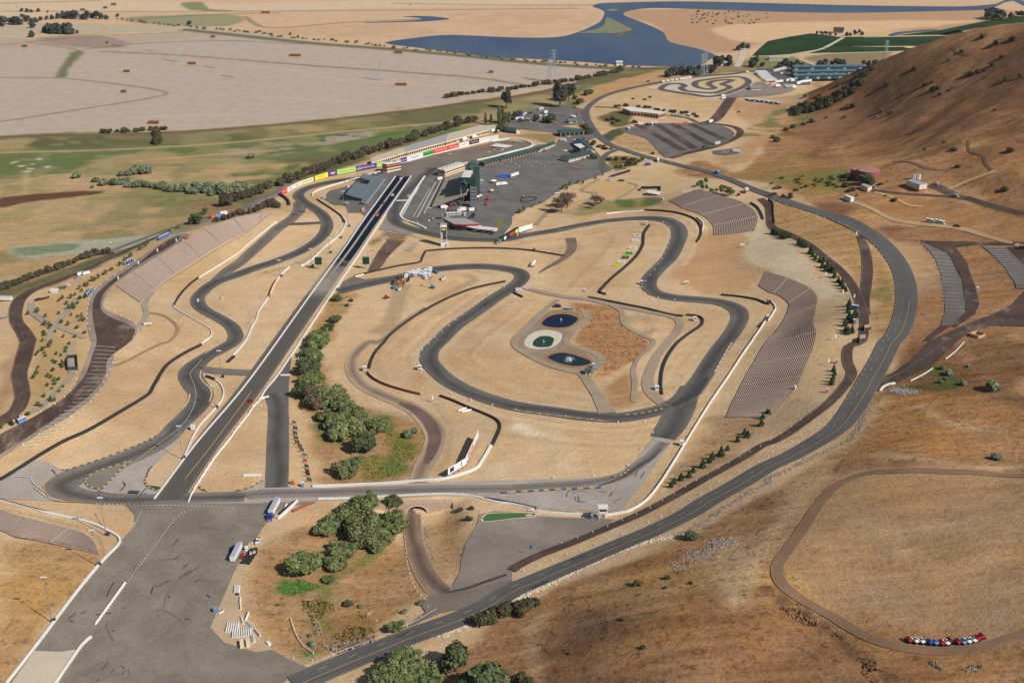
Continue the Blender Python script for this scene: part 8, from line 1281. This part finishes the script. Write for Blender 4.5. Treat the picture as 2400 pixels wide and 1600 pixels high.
area('back_paving',z3((-40,560),(0,500),(450,362),(1120,155),(1590,32),(1830,22),(1870,110),(1700,165),(1450,250),(1100,330),(860,395),(500,480),(200,560)),mat('pale_paving',(196,184,162),.9,.06),1,10,smooth=False)
area('back_paving',z3((560,425),(800,350),(1080,265),(1060,320),(860,385),(640,432)),mat('yard_grey',(150,150,148),.9,.08),2,10,smooth=False)
# left bank: toilets, trailers, enclosures
for i in range(8):spawn('portable_toilet',k(0,1,(1462+i*12.5,640-i*6)),'blue portable toilet in the row beside the gravel lot, terrace end','toilet','blue toilets at the terrace end','blue',(1,-.5),s=1.2)
for i in range(4):spawn('portable_toilet',k(0,1,(1150+i*22,868-i*10)),'blue portable toilet in the group halfway along the gravel lot','toilet','blue toilets halfway along the lot','blue' if i%2 else 'teal',(1,-.5),s=1.2)
for i in range(4):spawn('portable_toilet',k(0,1,(800+i*16,1160-i*16)),'blue portable toilet at the bend of the gravel lot','toilet','blue toilets at the lot bend','teal' if i%2 else 'blue',(1,-.6),s=1.2)
for i in range(4):spawn('portable_toilet',k(0,2,(178+i*16,755-i*7)),'blue portable toilet in the row of four at the lower gravel lot','toilet','blue toilets at the lower lot','blue',(1,-.4),s=1.25)
for i in range(3):spawn('portable_toilet',k(3,1,(775+i*22,1270+i*3)),'blue portable toilet among the conifers, upper row','toilet','blue toilets by the conifers','blue',(1,0),s=1.25)
spawn('portable_toilet',k(3,1,(790,1405)),'blue portable toilet alone below the conifers','toilet',None,'blue',s=1.3);spawn('portable_toilet',k(1,2,(430,1335)),'pale blue portable toilet by the white wall','toilet',None,'lblue',s=1.2);spawn('portable_toilet',k(2,3,(738,62)),'pale blue portable toilet beside the marshal tower','toilet',None,'lblue',s=1.2);spawn('portable_toilet',k(2,2,(750,245)),'pale blue portable toilet by the lowest pond','toilet',None,'lblue',s=1.4);spawn('portable_toilet',k(3,1,(1920,1110)),'white and blue booth on the dark gravel right of the parking lot','booth',None,'white',s=1.4)
for px,c,kd,d,lab in((k(0,1,(740,960)),'white','box_trailer',(1,-.3),'white box trailer by the left gravel road, left of the pair'),(k(0,1,(790,955)),'white','box_trailer',(1,-.3),'white box trailer by the left gravel road, right of the pair'),(k(0,1,(715,990)),'silver','pickup',(1,-.3),'silver pickup in front of the white trailer pair'),(k(0,1,(505,1120)),'white','container',(1,0),'white container with green base beside the left gravel road'),(k(0,1,(572,1085)),'green','skip',(1,-.2),'green skip beside the white container'),(k(0,1,(625,1062)),'white','utility_cart',(1,0),'white cart right of the green skip'),(k(0,1,(355,1192)),'dark','pickup',(1,-.2),'dark pickup below the white container'),(k(0,1,(405,1180)),'maroon','flatbed',(1,-.2),'maroon trailer behind the dark pickup'),(k(0,1,(30,1195)),'white','trailer',(1,0),'white trailer at the left edge'),(k(0,1,(25,1355)),'silver','flatbed',(1,-.2),'silver flatbed at the left edge'),(k(0,1,(1700,640)),'orange','loader',(1,-.3),'orange machine at the top of the gravel lot'),(k(0,1,(1680,650)),'cream','equipment_box',(1,0),'cream cabinet beside the orange machine'),(k(0,1,(1360,1420)),'cream','box_trailer',(1,0),'cream trailer on the grass below the terrace'),(k(0,1,(1970,432)),'orange','container',(1,-.2),'orange container behind the left terrace'),(k(0,1,(2010,425)),'lblue','container',(1,-.2),'pale blue container behind the left terrace'),(k(0,1,(2065,412)),'orange','truck',(1,-.2),'orange truck behind the left terrace'),(k(0,1,(1820,1205)),'white','utility_cart',(-.4,1),'white cart on the inside line of the esses'),(k(0,2,(1775,815)),'white','marshal_booth',(-.6,1),'white booth by the hairpin wall'),(k(0,1,(2045,1175)),'cream','equipment_box',(1,0),'cream crate on the grass inside the esses'),(k(1,2,(1000,270)),'white','marshal_booth',(1,0),'white marshal booth by the infield road'),(k(1,2,(1503,260)),'white','marshal_booth',(1,0),'grey-white booth at the left loop'),(k(1,2,(335,1310)),'orange','utility_cart',(1,.1),'white and orange buggy at the foot of the banner row'),(k(1,3,(20,270)),'white','pickup',(-.3,1),'white pickup parked at the pad verge')):spawn(kd,px,lab,{'box_trailer':'trailer','utility_cart':'cart','equipment_box':'crate','flatbed':'trailer','loader':'machine','marshal_booth':'booth'}.get(kd,kd),None,c,d)if lab[:12]!='white pickup' or 'verge' not in lab else None
wallpath('screen_fence','dark green fence around a square enclosure on the left bank','fence',k(0,2,(622,160),(708,152),(715,262),(625,270),(615,200),(622,165)),2.6,.3,WALLG,smooth=False)
wallpath('screen_fence','short dark green fence at the lot bend beside the toilets','fence',k(0,1,(778,1175),(800,1120),(865,1095)),2.2,.3,mat('fence_teal',(40,80,84),.7),smooth=False)
# upper infield and right hand side
for px,c,kd,d,lab in((k(2,1,(195,872)),'white','tank_trailer',(.7,-1),'white tank trailer in the grass of the upper infield'),(k(2,1,(205,728)),'brown','equipment_box',(1,0),'dark brown crate on the upper tyre wall'),(k(2,1,(330,750)),'white','equipment_box',(1,0),'white cabinet behind the upper tyre wall'),(k(2,1,(65,1108)),'white','van',(1,0),'white van at the infield crossing'),(k(2,1,(132,1092)),'white','portable_toilet',(1,0),'white portable toilet at the infield crossing'),(k(2,1,(675,1112)),'white','portable_toilet',(1,0),'white portable toilet above the pond path'),(k(2,1,(1190,1045)),'lblue','marshal_booth',(1,0),'pale blue booth at the inside of the upper bend'),(k(2,1,(1680,1380)),'white','marshal_booth',(1,0),'white marshal booth inside the curling tyre wall'),(k(2,1,(415,215)),'white','flatbed',(1,-.25),'white flatbed at the paddock edge'),(k(2,1,(1888,30)),'lblue','motorhome',(1,.5),'white and blue bus on the access road'),(k(2,1,(905,92)),'white','marshal_booth',(1,0),'white booth at the paddock gate'),(k(2,1,(1005,98)),'green','skip',(1,0),'green skip at the paddock gate'),(k(2,1,(1228,498)),'white','marshal_booth',(1,0),'cream booth at the top of the middle tyre wall'),(k(2,1,(420,1255)),'dark','van',(1,0),'dark van at the top pond'),(k(2,1,(520,1272)),'silver','flatbed',(1,.1),'silver pump trailer at the top pond'),(k(2,1,(1385,270)),'white','utility_cart',(1,0),'white cart on the lawn by the upper terrace'),(k(2,2,(1330,450)),'white','marshal_booth',(1,0),'white booth at the foot of the curling tyre wall'),(k(2,2,(1560,955)),'white','marshal_booth',(.5,-1),'white booth on the wall beside the terrace straight'),(k(3,1,(1495,478)),'white','motorhome',(1,.15),'white motorhome on the hillside track, left of the pair'),(k(3,1,(1575,488)),'white','motorhome',(1,.15),'white motorhome on the hillside track, right of the pair'),(k(3,1,(1735,518)),'dark','pickup',(1,.1),'dark pickup right of the hillside motorhomes'),(k(3,1,(1728,242)),'silver','van',(1,.3),'silver van on the dark hillside track'),(k(3,1,(1560,138)),'white','portable_toilet',(1,0),'white toilet beside the hillside sheds'),(k(3,1,(972,156)),'silver','car',(1,.2),'silver car beside the cream hillside shed'),(k(3,1,(2338,720)),'dark','van',(1,0),'dark van at the right edge of the dark gravel'),(k(3,1,(905,1455)),'green','skip',(1,0),'green skip beside the gravel road booth'),(k(3,2,(540,470)),'red','portable_toilet',(1,0),'red booth by the terrace path'),(k(3,2,(628,200)),'orange','portable_toilet',(1,0),'orange sign box by the terrace path'),(k(3,2,(245,440)),'white','portable_toilet',(1,0),'white post box at the lower end of the terrace')):spawn(kd,px,lab,{'equipment_box':'crate','flatbed':'trailer','marshal_booth':'booth','utility_cart':'cart','portable_toilet':'booth' if 'booth' in lab or 'box' in lab else 'toilet'}.get(kd,kd),None,c,d,small=kd=='car')
for i in range(13):spawn('car',k(2,1,(905+i*14.5,62-i*4.6)),'%s car in the diagonal row beside the paddock gate'%('blue','dark','maroon')[i%3],'car','%s cars by the paddock gate'%('blue','dark','maroon')[i%3],('blue','dark','maroon')[i%3],(-.6,1),small=True)
for i,px in enumerate((k(2,1,(2115,705)),k(2,1,(1600,1045)))):
    q=P1(px);t=thing('sign_board',('white sign board at the head of the dirt slope','white and blue sign in the grass below the dirt slope')[i],'sign',q,.1);MB().box((0,0,2.2),(3.6,.15,2.0)).build('panel',WHT,t);MB().box((0,-.1,1.8),(2.6,.05,.6)).build('lettering',paint_('navy'),t);[MB().box((x,.1,.8),(.15,.15,2.2)).build('post',DSTEEL,t)for x in(-1.4,1.4)]
q=P1(k(1,3,(1960+560,470)))if False else P1(k(2,3,(172,390)));t=thing('road_sign','blue sign on a thin pole in the creek lot','sign',q,0);MB().tube((0,0,0),(0,0,5),.08).build('pole',DSTEEL,t);MB().box((0,-.1,4.6),(.9,.08,2.0)).build('panel',paint_('blue'),t)
for px,lab in((k(1,2,(1617,560)),'white feather flag at the infield road crossing'),(k(3,1,(805,612)),'white banner flag beside the access road junction'),(k(3,1,(523,985)),'white banner flag in the conifer row'),(k(3,1,(682,1150)),'white banner flag by the lower conifers'),(k(3,1,(785,1190)),'white banner flag beside the gravel fork'),(k(3,1,(610,1560)),'white banner flag beside the terrace path'),(k(3,2,(548,220)),'white banner flag at the rear of the large terrace'),(k(0,1,(1085,1020)),'white banner flag at the end of the left terrace'),(k(0,1,(1270,880)),'white banner flag behind the left terrace, nearer'),(k(0,1,(1445,765)),'white banner flag behind the left terrace, middle'),(k(0,1,(1618,670)),'white banner flag behind the left terrace, further')):q=P1(px);t=thing('banner_flag',lab,'flag',q,.2);MB().tube((0,0,0),(0,0,4.6),.07).build('pole',STEEL,t);MB().box((.5,0,3.2),(.9,.06,2.6)).build('flag',WHT,t)
# fences
def fence(name,label,px,h,gap,m,rails=(1.0,),wire=True,group=None,r=.06):
    c=catmull(P(px)[:,:2],1.5);L=np.concatenate([[0],np.cumsum(np.linalg.norm(np.diff(c,axis=0),axis=1))]);n_=max(2,min(95,int(L[-1]/gap)));s=np.linspace(0,L[-1],n_);q=np.column_stack([np.interp(s,L,c[:,i])for i in(0,1)]);z=hgt(q[:,0],q[:,1]);t=thing(name,label,'fence',(q[0,0],q[0,1],z[0]),0,group);o=np.array([q[0,0],q[0,1],z[0]])
    for i in range(n_):a=np.array([q[i,0],q[i,1],z[i]])-o;MB().tube(a,a+np.array([0,0,h]),r,n=5).build('post',m,t)
    b=MB()
    for f_ in rails:
        for i in range(n_-1):b.tube(np.array([q[i,0],q[i,1],z[i]+h*f_])-o,np.array([q[i+1,0],q[i+1,1],z[i+1]+h*f_])-o,r*.6,n=4)
    b.build('rail',m,t)
fence('catch_fence','catch fence along the lower edge of the lower straight',J(k(1,2,(570,1445),(1000,1440),(1400,1420),(1800,1412),(2100,1445),(2352,1485)),k(2,2,(300,1545)),k(2,3,(100,-2),(500,22))),3.4,7,STEEL,(1.0,.6));fence('catch_fence','catch fence behind the upper wall of the lower straight',k(1,2,(835,1322),(1100,1308),(1400,1285),(1550,1280)),3.4,7,STEEL,(1.0,.6));fence('chain_fence','dark chain fence along the bottom bend of the access road',k(1,3,(520,1568),(760,1480),(1000,1390),(1200,1310),(1400,1210),(1590,1165)),1.8,5,DSTEEL,(1.0,.5));fence('chain_fence','pale pipe fence along the dark gravel road at the right',J(k(3,1,(2352,1395),(2200,1390),(2000,1420),(1800,1500)),k(3,2,(1640,0),(1480,130),(1300,250),(1110,355))),2.2,6,STEEL,(1.0,.5));fence('chain_fence','thin fence behind the lawn and gate',k(2,1,(800,105),(1100,95),(1400,85),(1700,95)),2.2,8,STEEL,(1.0,));fence('chain_fence','dark fence along the lower edge of the left terrace',J(k(0,1,(1380,1140),(1560,1010),(1830,840),(2100,675),(2352,515)),k(1,1,(60,470),(150,400))),1.6,6,DSTEEL,(1.0,.5));fence('chain_fence','dark fence around the foot of the bottom left terrace',k(0,3,(0,-20),(300,40),(640,130),(800,175),(900,250),(955,330),(960,400)),1.8,5,DSTEEL,(1.0,.5));fence('chain_fence','fence along the lower side of the bottom left terrace',k(0,3,(140,240),(350,265),(560,300),(760,345),(900,392)),1.6,5,DSTEEL,(1.0,.5));fence('chain_fence','fence along the creek lot edge',k(1,3,(2055,-10),(2030,110),(1930,285),(1890,410),(1870,560),(1800,690),(1740,740)),1.8,6,DSTEEL,(1.0,.5));fence('chain_fence','fence round the front of the upper terrace',k(2,1,(1340,280),(1380,330),(1560,370),(1640,385),(1760,440),(1830,520),(1835,600)),2.0,6,DSTEEL,(1.0,.6));fence('chain_fence','fence behind the dirt slope between the terraces',k(2,1,(2215,560),(2130,770),(2200,870),(2330,930)),1.8,7,DSTEEL,(1.0,));fence('chain_fence','rail fence standing on the grass beside the ponds',k(2,1,(1195,1380),(1340,1375)),1.6,3,BROWN,(1.0,.5));fence('chain_fence','fence of the pylon compound in the upper infield',k(2,1,(0,660),(300,660),(465,655),(465,760)),2.2,7,DSTEEL,(1.0,))
fence('pipe_rail','curved white pipe rail in the creek hollow',k(1,3,(320,985),(345,1070),(390,1170),(450,1250),(528,1302)),.9,6,CONC,(1.0,),r=.3)
# transmission towers
def pylon(px,top,label):
    q=P1(px);h=(np.asarray(px)[0,1]-np.asarray(top)[0,1])/(pxm(np.asarray(px)[0,1])*.97);h=max(18,h);t=thing('transmission_tower',label,'transmission tower',q,.3,'transmission towers');w=h*.11;b=MB();lv=[0,.3,.55,.75,.9,1.0];ws=[w,w*.68,w*.42,w*.25,w*.18,w*.12];r=.22
    for i in range(5):
        for a,e in((-1,-1),(1,-1),(1,1),(-1,1)):
            b.tube((a*ws[i],e*ws[i],h*lv[i]),(a*ws[i+1],e*ws[i+1],h*lv[i+1]),r,n=4)
        for(a,e),(a2,e2)in(((-1,-1),(1,-1)),((1,-1),(1,1)),((1,1),(-1,1)),((-1,1),(-1,-1))):b.tube((a*ws[i],e*ws[i],h*lv[i]),(a2*ws[i+1],e2*ws[i+1],h*lv[i+1]),r*.6,n=4)
    b.build('lattice',mat('tower_steel',(158,164,168),.6),t)
    for f_ in(.76,.87,.97):MB().tube((-h*.13,0,h*f_),(h*.13,0,h*f_),r*.9,n=4).tube((-h*.13,0,h*f_),(0,0,h*f_+1.2),r*.6,n=4).tube((h*.13,0,h*f_),(0,0,h*f_+1.2),r*.6,n=4).build('crossarm',mat('tower_steel',(158,164,168)),t)
for c_,r_,b_,tp,lab in((0,0,(1165,437),(1165,262),'lattice tower in the pale field beyond the green ditch'),(0,0,(1412,472),(1412,385),'small lattice tower right of the first field tower'),(0,0,(1645,572),(1645,388),'lattice tower in the middle of the pale field'),(0,0,(1965,627),(1965,518),'small lattice tower between two taller ones in the field'),(0,0,(2162,717),(2162,556),'lattice tower on a brown patch in the pale field'),(0,0,(738,290),(738,150),'faint lattice tower before the far left wood'),(0,0,(168,175),(168,40),'faint lattice tower at the far left edge'),(1,0,(1145,742),(1145,558),'lattice tower beside the straw strip in the pale field'),(2,0,(340,757),(340,552),'shorter lattice tower of the pair at the field corner'),(2,0,(378,752),(368,470),'taller lattice tower of the pair at the field corner'),(2,0,(1745,697),(1745,508),'left lattice tower of the pair by the bay'),(2,0,(1772,690),(1768,478),'right lattice tower of the pair by the bay'),(3,0,(1078,548),(1078,415),'lattice tower behind the hill crest')):pylon(k(c_,r_,b_),k(c_,r_,tp),lab)
# hay stacks in the stubble
HAY=mat('hay',(126,84,58),.95,.2,.8)
for c_,r_,x,y,w,lab in((0,0,228,436,48,'brown hay stack at the left edge of the pale field'),(0,0,985,406,28,'small hay stack on the pinkish field'),(0,0,1165,667,56,'hay stack in the middle of the left pale field'),(0,0,1137,854,48,'hay stack inside the ditch bend'),(0,0,1412,1140,98,'longest hay stack near the marsh edge'),(0,0,1762,595,76,'long hay stack between the lattice towers'),(0,0,1958,348,40,'hay stack near the far levee'),(0,0,1045,49,46,'hay stack on the far peach field, topmost'),(0,0,968,79,34,'hay stack on the far peach field, middle'),(0,0,760,99,44,'hay stack on the far peach field, lowest'),(1,0,360,521,106,'long hay stack in the right pale field'),(1,0,1306,494,78,'hay stack near the bay levee'),(1,0,2160,674,44,'hay stack at the right end of the pale field'),(1,0,1332,789,106,'hay stack on a straw patch near the field edge'),(1,0,88,126,80,'pale hay stack by the far levee')):
    q=P1(k(c_,r_,(x,y)));L=w/3.92/pxm(q[1]*0+k(c_,r_,(x,y))[0,1]);b=MB();n_=max(3,int(L/3));t=thing('hay_stack',lab,'hay stack',q,-.05,'hay stacks')
    for i in range(n_):b.box((L*((i+.5)/n_-.5),0,2.2),(L/n_-.25,3.4,2.8+.4*(i%2)))
    b.build('bales',HAY,t);area('straw_litter',None,mat('straw',(198,168,134),.95),1,8,pts=np.array([(q[0]-L*.8,q[1]-6),(q[0],q[1]-10),(q[0]+L*.9,q[1]-5),(q[0]+L*.7,q[1]+7),(q[0]-L*.6,q[1]+6)]))
# rubber marks on the pad and the hairpin
DKM=mat('tyre_mark',(116,107,99),.9,.25,.5);DKM2=mat('tyre_mark_dark',(84,79,77),.9,.3,.4)
def marks(c,r,lst,w,m=DKM2):
    for q in lst:ribbon('tyre_mark',k(c,r,*q),w,m,3,3)
marks(0,3,[((1680,520),(1730,475)),((1600,440),(1660,395)),((1450,690),(1560,625)),((1470,680),(1530,640)),((1650,615),(1700,570),(1760,540)),((1700,590),(1840,500)),((1390,755),(1410,690),(1450,670)),((620,990),(700,930)),((560,290),(600,310),(640,255)),((740,935),(800,910)),((940,1450),(1000,1380)),((1120,890),(1160,870)),((1560,790),(1550,770)),((1780,645),(1850,620)),((1900,760),(1935,790)),((1030,1105),(1055,1085)),((1590,310),(1640,250)),((640,1000),(680,1015)),((880,945),(1030,930)),((1700,985),(1745,990)),((880,1560),(920,1545)),((1580,130),(1605,118)),((980,780),(1050,640)),((2130,260),(2150,250))],.7)
marks(0,3,[((1030,1480),(1060,1430),(1130,1415),(1150,1450),(1110,1490),(1050,1505)),((1130,1490),(1150,1460),(1190,1455),(1180,1490)),((1180,620),(1330,490),(1500,440),(1700,430)),((900,720),(1050,600),(1250,480)),((1500,890),(1540,760),(1640,690),(1760,640)),((1320,1260),(1500,1150),(1640,1000),(1700,960)),((1480,580),(1540,570),(1590,580)),((1360,930),(1480,900),(1600,950),(1680,1010)),((1000,1000),(980,1060),(1040,1180)),((1840,140),(1900,150),(2000,160)),((1820,130),(1850,90),(1900,85))],.5,DKM)
marks(0,2,[((480,1180),(540,1250),(620,1270)),((500,1300),(600,1340),(700,1330)),((560,1230),(640,1300),(740,1320)),((1340,1260),(1370,1180),(1400,1150)),((900,1380),(1000,1400),(1150,1410)),((560,1180),(700,1220),(760,1300)),((1100,1380),(1150,1330),(1130,1290)),((1220,1490),(1290,1410),(1345,1350)),((1000,1440),(1200,1430),(1350,1400))],.8);area('tyre_mark',k(0,2,(1170,1405),(1190,1375),(1290,1380),(1270,1408)),mat('patch_dark',(66,66,72),.9),5,4,smooth=False)
marks(2,2,[((580,1430),(590,1470),(640,1480)),((610,1420),(620,1470),(680,1480)),((560,1400),(600,1380),(690,1380)),((890,1430),(920,1390)),((905,1425),(930,1385)),((1130,1250),(1160,1190)),((1180,1260),(1220,1200)),((500,1430),(520,1380),(580,1370)),((800,1380),(870,1390)),((0,1330),(200,1325),(420,1325)),((620,1310),(680,1290),(740,1300),(700,1320),(630,1315)),((940,1480),(1000,1440))],.6,DKM);ribbon('tyre_mark',k(2,2,(800,1330),(960,1280),(1080,1210),(1180,1140),(1280,1080),(1370,990)),[1,2,3,3,2.5,1],DKM2,4)
ribbon('tyre_mark',J(k(2,2,(1490,590),(1640,510),(1720,430),(1800,330))),[3,6,5,2],mat('tyre_band',(62,61,64),.9,.15),5);ribbon('road_patch',k(2,3,(180,708),(335,638)),2.2,mat('patch_dark',(66,66,72)),5);ribbon('road_patch',k(2,3,(540,448),(775,370)),2.0,mat('patch_mid',(74,74,74)),5);ribbon('road_patch',k(1,3,(1300,1155),(1420,1105)),2.0,mat('patch_mid',(74,74,74)),5);ribbon('water_streak',k(1,3,(1780,740),(1950,700),(2120,640),(2300,580)),[1.5,2,2.5,2],mat('wet_gravel',(76,66,64),.8,.2),4)
for px,nm in((k(2,1,(450,1383)),'fountain in the top pond'),(k(2,2,(290,15)),'fountain in the middle pond'),(k(2,2,(525,175)),'fountain spraying in the lowest pond')):
    q=P1(px);t=thing('fountain',nm,'fountain',q,0);MB().tube((0,0,0),(0,0,.8),.5,n=10).build('float',DSTEEL,t);r_=np.random.default_rng(3);b=MB()
    for i in range(40 if 'spraying' in nm else 8):a,d_=r_.uniform(0,6.28),r_.uniform(.5,4.5 if 'spraying' in nm else 1);b.tube((0,0,.8),(math.cos(a)*d_*.5,math.sin(a)*d_*.5,2.4),.05,n=3).tube((math.cos(a)*d_*.5,math.sin(a)*d_*.5,2.4),(math.cos(a)*d_,math.sin(a)*d_,.3),.06,n=3)
    b.build('spray',mat('spray',(220,228,226),.4),t)

# ------------------------------------------------------------------ the air: a little haze
hz_=MB().box((0,4800,168),(16400,12900,364)).build('haze',None);hz_.data.materials.clear();hm_=bpy.data.materials.new('haze_air');hm_.use_nodes=True;t=hm_.node_tree;t.nodes.remove(t.nodes['Principled BSDF']);pv=t.nodes.new('ShaderNodeVolumePrincipled');pv.inputs['Color'].default_value=(.82,.89,1.0,1);pv.inputs['Density'].default_value=1.8e-5;pv.inputs['Anisotropy'].default_value=.2
t.links.new(pv.outputs[0],t.nodes['Material Output'].inputs['Volume']);hz_.data.materials.append(hm_);tag(hz_,kind='stuff')
